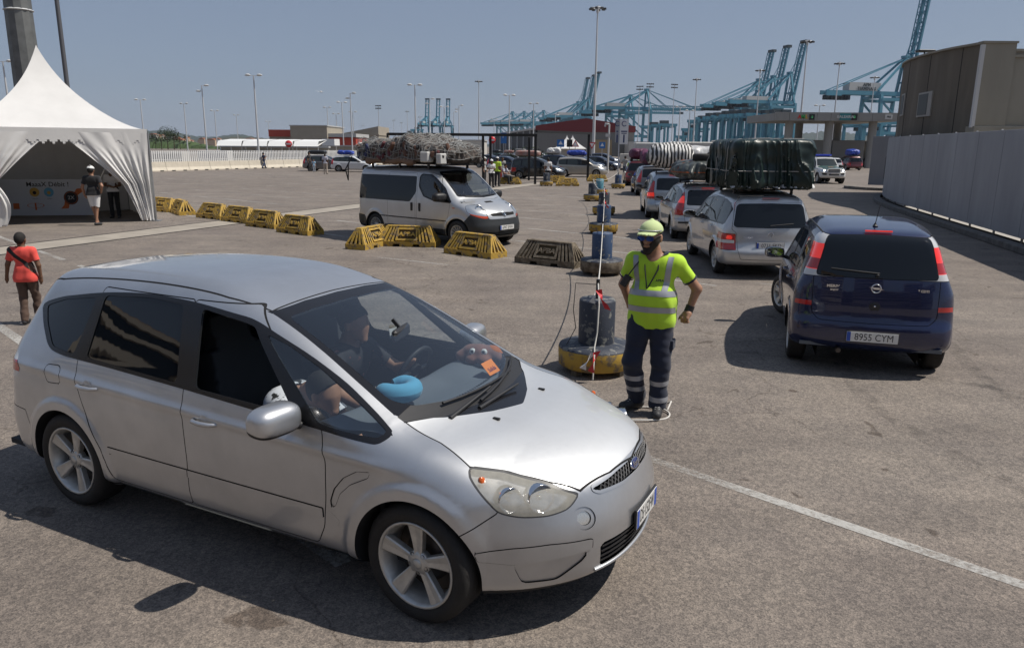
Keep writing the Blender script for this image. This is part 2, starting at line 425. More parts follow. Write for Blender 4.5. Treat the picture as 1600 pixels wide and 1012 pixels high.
# ---------------------------------------------------------------- car body shapes as implicit functions
def car_F(S):
    """S: dict profile (closed x,z outline at the centreline), plan (x, half width), tumble (z, inset), bowf, bowr"""
    prof = crom(S['profile'],6,closed=True); T = Table2(prof)
    pl = crom(S['plan'],8); tu = crom(S['tumble'],8)
    up = crom(S['upper'],8) if 'upper' in S else None
    wb = S['wb']; r_arch = S.get('arch',.37); zc = S['wr']
    def half(x,z):
        w = np.interp(x,pl[:,0],pl[:,1])-np.interp(z,tu[:,0],tu[:,1])
        if up is not None: w = w-np.interp(x,up[:,0],up[:,1])*sstep(S['belt']-.1,S['belt']+.35,z)
        fl = S.get('flare',.015)
        if fl:
            for xc in (0,wb):
                d = np.sqrt((x-xc)**2+(z-zc)**2)
                w = w+fl*(1-sstep(r_arch+.045,r_arch+.10,d))*sstep(r_arch-.3,r_arch-.05,d)
        for (z0,dz,a,xa,xb) in S.get('crease',[]):
            w = w+a*np.exp(-((z-z0-S.get('rise',0)*(x-1.4))/dz)**2)*sstep(xa-.15,xa+.15,x)*(1-sstep(xb-.15,xb+.15,x))
        return w
    a2,a4 = S['bowf']; b2,b4 = S['bowr']
    xf = np.array(S['bowfx'],float); xr = np.array(S['bowrx'],float)
    def F(x,y,z):
        y = np.abs(y); y2 = y*y
        s1 = np.interp(x,xf[:,0],xf[:,1]); s2 = np.interp(x,xr[:,0],xr[:,1])
        xp = x+s1*(a2*y2+a4*y2*y2)-s2*(b2*y2+b4*y2*y2)
        cr = S.get('crown',.05)*sstep(.9,1.3,z)+S.get('hoodcrown',.03)*(1-sstep(.9,1.3,z))*sstep(.5,.7,z)
        fp = T(xp,z+cr*y2*(1+.6*y2))
        g = (y-half(x,z))*.93
        r = np.interp(z,[.3,.8,S['belt'],S['belt']+.35,S['top']],S.get('rad',[.10,.13,.12,.12,.16]))
        f = smax(g,fp,r)
        for bfun in S.get('extra',[]): f = bfun(x,y,z,f)
        return f
    F.half = half
    return F
SMAX = dict(wb=2.85,wr=.335,arch=.375,belt=1.0,top=1.65,flare=.02,
    profile=[(-.80,.24),(-.93,.30),(-.985,.42),(-1.0,.58),(-.965,.74),(-.95,.86),(-.93,1.0),(-.86,1.16),(-.73,1.36),(-.62,1.50),(-.50,1.575),(-.2,1.61),
             (.3,1.64),(.8,1.648),(1.2,1.622),(1.5,1.56),(1.75,1.485),(2.1,1.345),(2.45,1.185),(2.76,1.042),(2.92,.992),(3.2,.945),(3.45,.885),(3.62,.82),(3.70,.765),(3.755,.66),(3.79,.53),(3.78,.38),(3.74,.27),(3.62,.215),
             (2.4,.22),(1.2,.22),(.4,.22)],
    plan=[(-1.2,.80),(-.9,.868),(-.5,.905),(0,.925),(.8,.932),(1.6,.934),(2.4,.932),(2.9,.925),(3.2,.905),(3.5,.875),(3.9,.82)],
    tumble=[(.1,.09),(.22,.06),(.30,.022),(.45,.006),(.62,0),(.80,.006),(.92,.024),(1.0,.05),(1.1,.092),(1.3,.175),(1.5,.262),(1.7,.36)],
    upper=[(-1.2,.10),(-.9,.09),(-.5,.05),(0,.015),(.5,0),(1.5,0),(2.2,.01),(2.8,.03),(3.2,.03)],
    crease=[(.895,.028,.013,-.7,2.7)],rise=-.035,
    bowf=(.33,.50),bowfx=[(1.2,0),(1.7,.22),(2.6,.42),(2.85,.55),(3.25,1),(4.5,1)],
    bowr=(.20,.30),bowrx=[(-2,1),(-.9,1),(-.5,.8),(0,0)])
# ---------------------------------------------------------------- materials used by many things
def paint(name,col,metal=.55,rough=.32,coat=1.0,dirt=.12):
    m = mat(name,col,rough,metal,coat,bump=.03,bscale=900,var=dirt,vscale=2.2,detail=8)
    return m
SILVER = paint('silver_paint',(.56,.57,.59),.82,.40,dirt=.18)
BLACKPL = mat('black_plastic',(.018,.018,.02),.5,bump=.1,bscale=300)
BLACKGL = mat('gloss_black_trim',(.012,.012,.014),.18,spec=.5)
RUBBER = mat('tyre_rubber',(.014,.013,.013),.75,bump=.2,bscale=120,var=.3,vscale=9,var_col=(.026,.024,.022))
ALLOY = mat('alloy_wheel',(.62,.61,.58),.40,.6,var=.25,vscale=14)
CHROME = mat('chrome',(.75,.75,.76),.12,1.)
DARKVOID = mat('dark_recess',(.008,.008,.009),.9)
CABIN = mat('cabin_cloth',(.028,.030,.034),.85,bump=.2,bscale=200)
DASH = mat('dashboard_plastic',(.12,.135,.155),.6,bump=.25,bscale=350)
TINT = mat('tinted_pane',(.006,.008,.011),.02,spec=.5)
GREYPANE = mat('grey_green_pane',(.03,.038,.038),.02,spec=.6)
WS = glass('windscreen_glass',(.84,.90,.92),.09)
CLEAR = glass('lamp_lens',(.93,.93,.92),.05)
REDLENS = mat('red_lamp_lens',(.45,.012,.010),.08,coat=1,spec=.6)
REDLIT = mat('lit_brake_lamp',(.7,.02,.015),.1,coat=1,emit=(1,.05,.03,.35))
WHITELENS = mat('white_lamp_lens',(.62,.62,.62),.1,coat=1)
AMBER = mat('amber_lamp_lens',(.65,.12,.01),.12,coat=1)
REFLECT = mat('lamp_reflector',(.72,.72,.70),.22,.85)
PLATEW = mat('plate_white',(.72,.72,.70),.35,coat=.3)
PLATEB = mat('plate_blue',(.02,.08,.42),.35)
INK = mat('plate_ink',(.012,.012,.014),.4)
# ---------------------------------------------------------------- wheels
def wheel_meshes(R=.335,rim=.235,w=.22,spokes=5,style='flare'):
    """axis along y, outside face towards -y"""
    Ry = Matrix.Rotation(PI/2,4,'X')          # lathe axis z -> -y
    t = MB(); o = w/2
    prof = [(rim-.012,o-.02),(rim+.004,o-.006),(rim+.02,o),(R-.05,o+.006),(R-.022,o-.004),(R-.006,o-.022),(R,o-.045),(R,0),(R,-o+.045),(R-.006,-o+.02),(R-.05,-o),(rim,-o+.01)]
    t.lathe(prof,48,Ry)
    for zz in (-.055,-.02,.02,.055): t.lathe([(R+.0005,zz-.004),(R-.006,zz),(R+.0005,zz+.004)],48,Ry)
    r = MB()
    r.lathe([(rim-.005,o-.022),(rim,o-.006),(rim-.004,o-.001),(rim-.016,o-.006),(rim-.020,o-.03),(rim-.034,o-.05),(rim-.038,-.05),(rim-.03,-o+.02)],48,Ry)
    hub = .036 if spokes < 9 else .05
    for k in range(spokes):
        a = 2*PI*k/spokes; Mx = Matrix.Rotation(a,4,'Y')
        n = 7
        def sec(i):
            u = i/(n-1); rr = hub+.004+(rim-.022-hub)*u
            if style == 'flare': hw = .024+.026*u**1.2
            elif style == 'twin': hw = .012+.006*u
            else: hw = .009+.004*u
            yy = -(o-.034+.022*u**1.5)
            return rr,hw,yy
        v = []
        for i in range(n):
            rr,hw,yy = sec(i)
            for (sx,dy) in ((-hw,.038),(-hw,.006),(-hw*.78,0),(0,.0035),(hw*.78,0),(hw,.006),(hw,.038)):
                v.append((sx,yy+dy,rr))
        if style == 'twin':
            vs = []
            for sgn in (-1,1):
                q = [tuple(Mx @ Vector((x+sgn*(.006+.34*max(0,z-.05)*.25),y,z))) for x,y,z in v]
                r.add(q,[(i*7+j,i*7+j+1,(i+1)*7+j+1,(i+1)*7+j) for i in range(n-1) for j in range(6)],False)
        else:
            v = [tuple(Mx @ Vector(q)) for q in v]
            r.add(v,[(i*7+j,i*7+j+1,(i+1)*7+j+1,(i+1)*7+j) for i in range(n-1) for j in range(6)],False)
    r.lathe([(.03,o-.028),(.036,o-.030),(hub+.032,o-.036),(hub+.036,o-.05),(hub+.03,o-.08)],24,Ry)
    r.lathe([(.0005,o-.018),(.020,o-.020),(.029,o-.026),(.030,o-.05)],20,Ry)
    nut = MB()
    for k in range(5):
        a = 2*PI*(k+.5)/5; Mx = Matrix.Rotation(a,4,'Y') @ Matrix.Translation((0,0,.057)) @ Ry
        nut.lathe([(.0115,o-.031),(.0115,o-.036),(.008,o-.045),(.0005,o-.045)],10,Mx)
    dsc = MB(); dsc.lathe([(.05,.0),(.135,.0),(.135,-.02)],32,Ry); dsc.lathe([(rim-.034,-.03),(.0005,-.03)],32,Ry)
    return dict(tyre=t.mesh('tyre'),rim=r.mesh('rim'),wheel_nut=nut.mesh('wheel_nut'),brake_disc=dsc.mesh('brake_disc'))
NUT = mat('wheel_nut_dark',(.06,.06,.06),.4,.6); DISC = mat('brake_iron',(.10,.085,.075),.5,.6)
def add_wheels(root,S,wm,rim_mat=None,steer=0,skip=(),detail=True):
    R = S['wr']; out = S.get('wheel_y',.80)
    for ax,x in (('f',S['wb']),('r',0)):
        for side in (1,-1):
            if (ax,side) in skip: continue
            w = bpy.data.objects.new('wheel',None); COL.objects.link(w); w.parent = root; w.empty_display_size = .1
            w.location = (x,side*out,R); w.rotation_euler = (0,0,(PI if side > 0 else 0)+(steer if ax == 'f' else 0))
            for n,me in wm.items():
                if not detail and n in ('wheel_nut','brake_disc'): continue
                m = {'tyre': RUBBER,'rim': rim_mat or ALLOY,'wheel_nut': NUT,'brake_disc': DISC}[n]
                o = mesh_obj(n,me,m,w)
                o.rotation_euler = (0,random.uniform(0,6.28) if n in ('tyre',) else (.25 if ax == 'f' else .55),0)
                if n in ('rim','wheel_nut'): o.rotation_euler = (0,(.0 if ax == 'f' else .32)+(.0 if n == 'rim' else 0),0)
def side_y(F,x,z,y0=1.4):
    q = root(F,[[x,y0,z]],[0,-1,0],1.4); return float(q[0,1])
def R_(kind,poly,gate=.3):
    """region helper: returns (signed distance, gate) for side / front / rear / top projections"""
    P = np.array(poly,float)
    if kind == 's': return (lambda x,y,z: sdpoly(x,z,P)),(lambda x,y,z: gate-np.abs(y))
    if kind == 'f': return (lambda x,y,z: sdpoly(np.abs(y),z,P)),(lambda x,y,z: gate-x)
    if kind == 'r': return (lambda x,y,z: sdpoly(np.abs(y),z,P)),(lambda x,y,z: x-gate)
    if kind == 't': return (lambda x,y,z: sdpoly(x,np.abs(y),P)),(lambda x,y,z: gate-z)
    if kind == 'T': return (lambda x,y,z: sdpoly(x,y,P)),(lambda x,y,z: gate-z)
def inset(R,d): return (lambda x,y,z: R[0](x,y,z)+d),R[1]
def both(R): return lambda x,y,z: np.maximum(R[0](x,y,z),R[1](x,y,z))
def do_seam(s,R,w,only):
    sd,g = R
    s.cut(lambda x,y,z: sd(x,y,z)-w,only); s.cut(lambda x,y,z: sd(x,y,z)+w,only)
    s.label('seam',lambda x,y,z: np.maximum(np.abs(sd(x,y,z))-w,g(x,y,z)),only,cut=False)
def put(s,lab,name,m,parent,side=None,push=0.,smooth=True):
    fn = None
    if side is not None: fn = (lambda x,y,z: -y*side)
    g = s.get(lab,fn)
    if g is None: return None
    P,T,N = g
    if push: P = P+N*push
    return tri_mesh(name,P,T,N,m,parent,smooth)
def shell_offset(s,labs,d,keep,name,m,parent):
    idx = [s.names.index(l) for l in labs if l in s.names]; c = s.cent(); msk = np.isin(s.L,idx) & keep(c[:,0],c[:,1],c[:,2])
    T = s.T[msk]; u,inv = np.unique(T,return_inverse=True); inv = inv.reshape(-1,3)
    if not len(T): return None
    return tri_mesh(name,s.P[u]-s.N[u]*d,inv,s.N[u],m,parent)
def arch_wells(root,F,S,m=None):
    """dark inner wheel housings"""
    b = MB(); r = S.get('arch',.37)
    for xc in (0,S['wb']):
        for sd in (1,-1):
            A = np.linspace(-.35,PI+.35,22); pts = []
            for a in A:
                x,z = xc+r*math.cos(a),S['wr']+r*math.sin(a)
                if z < .12: z = .12
                pts.append((x,z,side_y(F,x,max(z,.22))))
            v = []
            for (x,z,yy) in pts: v += [(x,sd*yy,z),(x,sd*(yy-.012),z),(x,sd*.52,z)]
            b.add(v,[(i*3+j,i*3+j+1,(i+1)*3+j+1,(i+1)*3+j) for i in range(len(A)-1) for j in (0,1)],True)
            b.add([(xc-.42,sd*.52,.12),(xc+.42,sd*.52,.12),(xc+.42,sd*.52,.8),(xc-.42,sd*.52,.8)],[(0,1,2,3)])
    return b.build('wheel_well',m or DARKVOID,root)
def plate(parent,F,x0,z0,nx,w=.52,h=.11,text='0000',eu='left',y0=0.,tilt=0.,it=False):
    """number plate on the nose (nx = 1) or tail (nx = -1)"""
    q = root(F,[[x0+nx*.8,y0,z0]],[-nx,0,0],2.)[0]
    o = (q[0]+nx*.012,y0,z0); xa = (0,nx,0) if nx > 0 else (0,-1,0); ya = Vector((-nx*math.sin(tilt),0,math.cos(tilt)))
    M = frame(o,xa,ya)
    b = MB(); b.cbox(-w/2-.008,w/2+.008,-h/2-.008,h/2+.008,-.012,.001,.003,M); hold = b.build('number_plate',BLACKPL,parent)
    b = MB(); b.cbox(-w/2,w/2,-h/2,h/2,0,.004,.0015,M); b.build('plate_face',PLATEW,hold)
    b = MB(); b.box(-w/2+.002,-w/2+.042,-h/2+.003,h/2-.003,.003,.0048,M)
    if it: b.box(w/2-.042,w/2-.002,-h/2+.003,h/2-.003,.003,.0048,M)
    b.build('plate_band',PLATEB,hold)
    text_obj('plate_text',text,h*.98,INK,hold,M @ Matrix.Translation((.018 if not it else 0,-.003,.0045)),.0006,bold=0,sx=(w-.09)/(len(text)*h*.58))
    return hold
def mirror_shape(col,dark,s=1.):
    def F(x,y,z):
        c = ((np.abs(x)/.088)**2.6+(np.abs(y)/.135)**3.2+(np.abs(z)/.078)**2.8)**(1/2.8)-1
        return smax(c*.08,(-x-.04),.012)
    g = surface_nets(F,(-.12,-.17,-.12),(.12,.17,.12),.011)
    return g
MIRROR = None
def add_mirror(root,pos,side,m,s=1.,lamp=False,dark=None):
    """door mirror: shell, dark lower half, glass; pos = outer shell centre, side = +1 left / -1 right"""
    global MIRROR
    if MIRROR is None:
        MIRROR = mirror_shape(None,None)
        MIRROR.label('lower',lambda x,y,z: z+.03+.25*x,('body',)); MIRROR.label('face',lambda x,y,z: x+.033,('body','lower'),cut=False)
    e = None
    P,T,N = MIRROR.get('body'); S = np.array([s,s,s])
    ob = tri_mesh('mirror',P*S*[1,1,1]+np.array([0,0,0]),T,N,m,root); ob.location = pos; ob.rotation_euler = (0,0,side*.12)
    P,T,N = MIRROR.get('lower'); tri_mesh('mirror_base',P*S,T,N,dark or BLACKPL,ob)
    P,T,N = MIRROR.get('face'); tri_mesh('mirror_glass',P*S,T,N,mat('mirror_silvering',(.5,.52,.55),.03,1.),ob)
    b = MB(); b.tube([(0,-side*.08*s,-.05*s),(.02,-side*.16*s,-.07*s),(.03,-side*.24*s,-.085*s)],[.026,.024,.03],8); b.build('mirror_arm',BLACKPL,ob)
    return ob
def handle(root,F,x,z,side,m,w=.20):
    y = side_y(F,x,z)*side
    b = MB(); pts = [(x-w/2,y-side*.004,z),(x-w/2+.03,y+side*.026,z+.002),(x,y+side*.036,z+.002),(x+w/2-.03,y+side*.026,z+.002),(x+w/2,y-side*.004,z)]
    b.tube(pts,[.010,.014,.015,.014,.010],10)
    o = b.build('handle',m,root)
    c = MB(); c.lathe([(.038,0),(.034,.003),(.0005,.004)],18,frame((x,y,z+.012),(1,0,0),(0,0,1 if side < 0 else -1))); c.build('handle_cup',m,o)
    return o
def seat(root,x,y,z=.32,m=None,s=1.,w=.50,name='seat'):
    m = m or CABIN
    def F(px,py,pz):
        q = np.maximum(np.maximum(np.abs(px-.05)-.24,np.abs(py)-w/2+.02),np.abs(pz-.12)-.09)
        c,sn = math.cos(.30),math.sin(.30); bx = (px+.22)*c+(pz-.16)*sn; bz = -(px+.22)*sn+(pz-.16)*c
        bk = np.maximum(np.maximum(np.abs(bx)-.07,np.abs(py)-w/2+.03+.10*np.clip(bz-.35,0,1)),np.abs(bz-.30)-.30)
        hd = np.maximum(np.maximum(np.abs(bx-.01)-.05,np.abs(py)-.12),np.abs(bz-.74)-.085)
        f = smin(smax(smax(q,q,.01),q,.01),bk,.06); return smin(f,hd,.02)-.03
    if 'seat' not in CACHE:
        g = surface_nets(F,(-.62,-.33,-.05),(.42,.33,1.08),.035); CACHE['seat'] = tri_mesh('seat_src',g.P,g.T,g.N,m).data; bpy.data.objects.remove(bpy.data.objects['seat_src'])
        CACHE['seat'].name = 'seat'
    o = mesh_obj(name,CACHE['seat'],None,root,(x,y,z)); return o
CACHE = {}
def torus(mb,c,R,r,M=None,n=28,k=8,a0=0,a1=2*PI):
    def f(u,v):
        a = a0+(a1-a0)*u; b = 2*PI*v; p = Vector(((R+r*math.cos(b))*math.cos(a),(R+r*math.cos(b))*math.sin(a),r*math.sin(b)))
        return tuple((M @ p) if M is not None else p+Vector(c))
    mb.grid(f,n,k)
def wiper(root,F,p0,p1,dz=(1,0,.6),m=None,lift=.012):
    """arm and blade lying on the glass between two surface points (y, z) found by casting along x"""
    pts = []
    for t in np.linspace(0,1,6):
        y,z = p0[0]+(p1[0]-p0[0])*t,p0[1]+(p1[1]-p0[1])*t
        q = root_x(F,y,z,p0[2]); pts.append((q+lift*p0[2],y,z+lift*.6))
    b = MB(); b.tube(pts,[.009]*6,6); return b.build('wiper',m or BLACKPL,root)
def root_x(F,y,z,nx):
    q = root(F,[[nx*6 if nx > 0 else -3.,y,z]],[-nx,0,0],6.); return float(q[0,0])
def surf_pt(F,y,z,nx):
    return (root_x(F,y,z,nx),y,z)
# ---------------------------------------------------------------- hero car: silver people carrier turning in the foreground
def make_hero():
    S = SMAX; F = car_F(S); root_ = empty('people_carrier',(-2.6198,5.6141,0),-.4714,
        'largest car, dusty silver people carrier with open front window and foggy headlamps','car')
    s = surface_nets(F,(-1.3,-1.08,.12),(3.95,1.08,1.78),HERO_H)
    # wheel openings
    for xc in (0,S['wb']): s.drop(lambda x,y,z,xc=xc: np.maximum(np.hypot(x-xc,z-S['wr'])-S['arch'],.50-np.abs(y)))
    s.label('underbody',lambda x,y,z: np.maximum(z-.235,np.abs(y)-.99),('body',))
    dlo = roundpoly([(-.50,1.34),(-.42,1.24),(-.23,1.085),(-.05,1.066),(.40,1.056),(1.16,1.026),(1.70,.998),(2.244,.970),(2.60,.944),(2.655,.985),(2.555,1.040),(2.288,1.184),(1.983,1.322),(1.623,1.446),(1.536,1.468),(1.118,1.517),(.654,1.531),(.222,1.500),(-.25,1.425),(-.43,1.375)],
        [.03,.2,.08,.05,.1,.2,.2,.2,.05,.04,.1,.2,.2,.2,.2,.2,.2,.2,.1,.05])
    RD = R_('s',dlo,.4); s.label('trim',both(RD))
    gl = dict(gq=[(-.43,1.345),(-.36,1.245),(-.195,1.107),(.06,1.088),(.135,1.40),(.145,1.458),(-.2,1.412)],
              gr=[(.205,1.088),(1.09,1.052),(.99,1.495),(.654,1.505),(.235,1.478)],
              gf=[(1.25,1.045),(2.04,1.018),(1.60,1.428),(1.50,1.445),(1.16,1.487)],
              gd=[(2.21,1.000),(2.585,.972),(2.615,.995),(2.40,1.108),(2.10,1.255),(1.87,1.348),(1.70,1.395)])
    for k,p in gl.items(): s.label(k,both(R_('s',roundpoly(p,.035),.4)),('trim',))
    # windscreen: dark border then the pane
    wsp = [(-.2,.965),(.23,.985),(.49,1.005),(.672,1.030),(.69,1.05),(.578,1.497),(.3,1.517),(-.2,1.527)]
    RW = R_('f',wsp,1.3); s.label('wtrim',both(RW),('body',))
    wg = [(-.2,1.035),(.25,1.045),(.55,1.065),(.625,1.10),(.545,1.455),(.52,1.470),(.3,1.485),(-.2,1.495)]
    s.label('wglass',both(R_('f',roundpoly(wg,.03),1.3)),('wtrim',))
    # rear screen
    s.label('rtrim',both(R_('r',roundpoly([(-.3,1.12),(.62,1.12),(.60,1.47),(-.3,1.50)],.04),-.4)),('body',))
    # headlamps
    lamp = roundpoly([(3.085,.885),(3.11,.850),(3.225,.750),(3.280,.695),(3.38,.668),(3.503,.663),(3.575,.683),(3.598,.742),(3.46,.806),(3.25,.858)],[.02,.05,.05,.05,.05,.05,.03,.02,.05,.05])
    RL = R_('s',lamp,.40); s.label('lampband',both(RL),('body',)); s.label('lens',both(inset(RL,.007)),('lampband',))
    # bonnet
    hood = [(2.85,-.3),(2.85,0),(2.825,.23),(2.765,.49),(2.65,.685),(2.88,.700),(3.09,.757),(3.25,.672),(3.46,.580),(3.592,.497),(3.665,.26),(3.70,0),(3.70,-.3)]
    RH = R_('t',hood,.62); s.label('hood',both(RH),('body',)); do_seam(s,RH,.004,('body','hood'))
    # cowl strip between bonnet and glass
    s.label('cowl',both(R_('t',[(2.60,-.3),(2.60,.69),(2.66,.69),(2.775,.49),(2.835,.23),(2.86,0),(2.86,-.3)],.9)),('body','wtrim'),cut=True)
    # grille opening under the bonnet lip, lower intake
    gr = roundpoly([(-.2,.770),(.2,.764),(.40,.748),(.425,.742),(.40,.727),(.2,.712),(-.2,.708)],.01)
    RG = R_('f',gr,3.2); s.label('chin',both(inset(RG,-.016)),('body','hood')); s.label('grille',both(RG),('chin',))
    lg = roundpoly([(-.2,.462),(.44,.462),(.455,.44),(.43,.315),(-.2,.315)],.03)
    RGL = R_('f',lg,3.2); s.label('intake',both(RGL),('body',))
    bump = [(3.07,.1),(3.096,.564),(3.19,.625),(3.275,.69),(3.40,.9),(4.2,.9),(4.2,.1)]
    RB = R_('s',bump,.0); RB = (RB[0],lambda x,y,z: 2.9-x); s.label('bumper',both(RB),('body',)); do_seam(s,RB,.003,('body','bumper'))
    s.label('lip',lambda x,y,z: np.maximum(z-.268-.02*(x-3.2),3.05-x),('bumper','underbody'))
    fog = (.528,.622)
    s.label('fogring',lambda x,y,z: np.maximum(np.hypot(np.abs(y)-fog[0],z-fog[1])-.058,3.2-x),('bumper',))
    s.label('fog',lambda x,y,z: np.maximum(np.hypot(np.abs(y)-fog[0],z-fog[1])-.036,3.2-x),('fogring',))
    pod = roundpoly([(3.195,.495),(3.21,.447),(3.36,.428),(3.674,.450),(3.675,.512),(3.518,.527),(3.36,.520)],.015)
    RP = R_('s',pod,.4); s.label('strip',both(RP),('bumper',)); do_seam(s,RP,.0018,('bumper','strip'))
    sc_ = roundpoly([(3.365,.424),(3.40,.315),(3.54,.312),(3.645,.40),(3.66,.446)],.02)
    RS = R_('s',sc_,.4); s.label('scoop',both(RS),('bumper',))
    # doors
    fd = roundpoly([(2.251,.970),(2.292,.80),(2.288,.60),(2.262,.42),(2.20,.300),(1.20,.300),(1.188,.395),(1.205,.6),(1.196,.755),(1.16,1.03),(1.075,1.53),(1.536,1.53),(1.70,1.42)],.03)
    rd = roundpoly([(1.20,.300),(1.188,.395),(1.205,.6),(1.196,.755),(1.16,1.03),(1.075,1.53),(.20,1.53),(.12,1.07),(.155,.93),(.265,.714),(.39,.519),(.44,.36),(.46,.300)],.03)
    RF,RR = R_('s',fd,.5),R_('s',rd,.5)
    s.label('fdoor',both(RF),('body',)); s.label('rdoor',both(RR),('body',))
    do_seam(s,RF,.0032,('body','fdoor','rdoor')); do_seam(s,RR,.0032,('body','rdoor','fdoor'))
    sill = R_('s',roundpoly([(.38,.10),(.38,.262),(2.46,.262),(2.46,.10)],.02),.5); s.label('sill',both(sill),('body','underbody'))
    mold = R_('s',roundpoly([(.44,.535),(.455,.49),(2.262,.475),(2.262,.535)],.008),.5); s.label('strip2',both(mold),('fdoor','rdoor')); do_seam(s,mold,.0022,('fdoor','rdoor','strip2'))
    m2 = R_('s',roundpoly([(2.30,.530),(2.30,.478),(2.36,.450),(2.375,.48)],.008),.5); s.label('strip2',both(m2),('body',))
    fuel = R_('s',roundpoly([(-.20,.995),(-.035,1.005),(-.005,.89),(-.17,.878)],.04),.5)
    s.label('fuel',lambda x,y,z: np.maximum(both(fuel)(x,y,z),y),('body',)); fs = (fuel[0],lambda x,y,z: np.maximum(fuel[1](x,y,z),y)); do_seam(s,fs,.0028,('body','fuel'))
    vent = R_('s',roundpoly([(2.585,.808),(2.50,.796),(2.41,.742),(2.345,.665),(2.315,.585),(2.325,.552),(2.35,.565),(2.385,.645),(2.455,.712),(2.575,.775)],.012),.5)
    s.label('vent',both(vent),('body',)); do_seam(s,vent,.0018,('body','vent'))
    tl = R_('s',roundpoly([(-.575,1.02),(-.50,.93),(-.52,.87),(-.62,.84),(-1.3,.84),(-1.3,1.02)],.02),.55)
    s.label('tail',both(tl),('body',)); tl2 = R_('s',[(-1.4,.90),(-.4,.90),(-.4,.975),(-1.4,.975)],.55); s.label('tailred',both(tl2),('tail',))
    rb = R_('s',[(-1.4,.1),(-.405,.1),(-.42,.50),(-.46,.63),(-1.4,.70)],.0); rb = (rb[0],lambda x,y,z: x+.3); s.label('rbumper',both(rb),('body',)); do_seam(s,rb,.003,('body','rbumper'))
    # roof ditch lines
    rl = R_('t',[(1.60,-.3),(1.62,.565),(1.3,.597),(.7,.590),(.1,.585),(-.35,.575),(-.62,.52),(-.62,-.3)],1.3)
    s.label('roof',both(rl),('body',)); do_seam(s,rl,.006,('body','roof'))
    P_ = SILVER_H
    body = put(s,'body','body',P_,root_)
    put(s,'roof','roof',P_,root_); put(s,'underbody','underbody',BLACKPL,root_); put(s,'seam','panel_gap',DARKVOID,body,push=-.003)
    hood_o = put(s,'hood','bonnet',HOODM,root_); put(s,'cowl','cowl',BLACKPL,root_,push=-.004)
    put(s,'trim','window_surround',BLACKGL,root_,push=.001); put(s,'wtrim','windscreen_surround',BLACKGL,root_,push=-.001)
    put(s,'wglass','windscreen',WS,root_); put(s,'rtrim','rear_window',TINT,root_)
    for sd in (1,-1):
        fdo = put(s,'fdoor','front_door',P_,root_,sd); rdo = put(s,'rdoor','rear_door',P_,root_,sd)
        put(s,'gq','quarter_window',TINT,root_,sd,-.003); put(s,'gr','window',TINT,rdo,sd,-.004)
        if sd > 0: put(s,'gf','window',WS,fdo,sd,-.004)
        put(s,'gd','quarter_window',WS,root_,sd,-.003)
        put(s,'tail','tail_lamp',WHITELENS,root_,sd); put(s,'tailred','tail_lamp_glass',REDLENS,root_,sd,.002)
        put(s,'sill','sill',P_,root_,sd,.006)
        handle(fdo,F,1.375,.868,sd,P_); handle(rdo,F,.29,.915,sd,P_)
        v = put(s,'vent','side_vent',P_,root_,sd,-.006)
        # lamp: band, lens, reflector bowls behind
        lb = put(s,'lampband','headlamp',mat('lamp_gasket',(.06,.06,.062),.4),root_,sd,-.002); put(s,'lens','lens',LENS_H,lb,sd,.0)
        g = s.get('lens',lambda x,y,z: -y*sd)
        if g: tri_mesh('reflector',g[0]-g[2]*np.array([.055,.055,.03]),g[1],g[2],REFLECT,lb)
        b = MB()
        for (bx,by,bz,br) in ((3.30,.735,.735,.062),(3.43,.645,.735,.07)):
            M = frame((bx,sd*by,bz),(-.5*sd*0-.45,sd*.85*0+.0+.9 if sd > 0 else .9,0),(0,0,1))
            fwd = Vector((.80,sd*.52,.10)).normalized(); xa = Vector((0,0,1)).cross(fwd).normalized(); M = frame((bx-.01,sd*(by-.012),bz),xa,fwd.cross(xa))
            b.lathe([(br,.030),(br*1.04,.036),(br*1.08,.03),(br*1.08,-.03)],24,M)
            b.lathe([(br*.98,.030),(br*.80,.0),(br*.45,-.02),(.002,-.028)],24,M)
            b.lathe([(.0005,.018),(.011,.014),(.014,.0),(.014,-.02)],12,M)
        b.build('lamp_bowl',CHROME,lb)
        b = MB(); M = frame((3.165,sd*.775,.83),(.7,0,.3),(0,0,1)); b.lathe([(.0005,.02),(.016,.012),(.018,-.01)],12,Matrix.Translation((3.17,sd*.775,.832))); b.build('indicator_bulb',AMBER,lb)
    add_mirror(root_,(2.055,-1.045,1.045),-1,P_,1.12); add_mirror(root_,(2.055,1.045,1.045),1,P_,1.12)
    b = MB(); b.tube([(2.02+.075,-1.075,1.03),(2.02+.055,-1.155,1.035)],[.022,.014],8); b.build('mirror_indicator',AMBER,[o for o in children(root_) if o.name.startswith('mirror')][0]).location = (-2.055,1.045,-1.045)
    put(s,'bumper','front_bumper',P_,root_); fb = bpy.data.objects['front_bumper']
    put(s,'lip','bumper_lip',BLACKPL,fb,push=-.002)
    for sd in (1,-1):
        put(s,'strip','bumper_strip',P_,fb,sd,.004); ss = lambda x,y,z,q=sd: np.maximum(-y*q,2.28-x); s2 = lambda x,y,z,q=sd: np.maximum(-y*q,x-2.28)
        for fn in (ss,s2):
            g = s.get('strip2',fn)
            if g: tri_mesh('side_strip',g[0]+g[2]*(.006 if fn is s2 else .0005),g[1],g[2],P_,root_)
        put(s,'fogring','fog_lamp_ring',P_,fb,sd,-.006); put(s,'fog','fog_lamp',REFLECT,fb,sd,-.012); put(s,'scoop','bumper_scoop',P_,fb,sd,-.008)
    put(s,'chin','grille_frame',P_,root_,push=.004); put(s,'grille','grille',DARKVOID,root_,push=-.03)
    put(s,'intake','air_intake',DARKVOID,fb,push=-.045); put(s,'rbumper','rear_bumper',P_,root_); put(s,'fuel','fuel_flap',P_,root_)
    # grille mesh strands and badge
    b = MB(); F3 = F
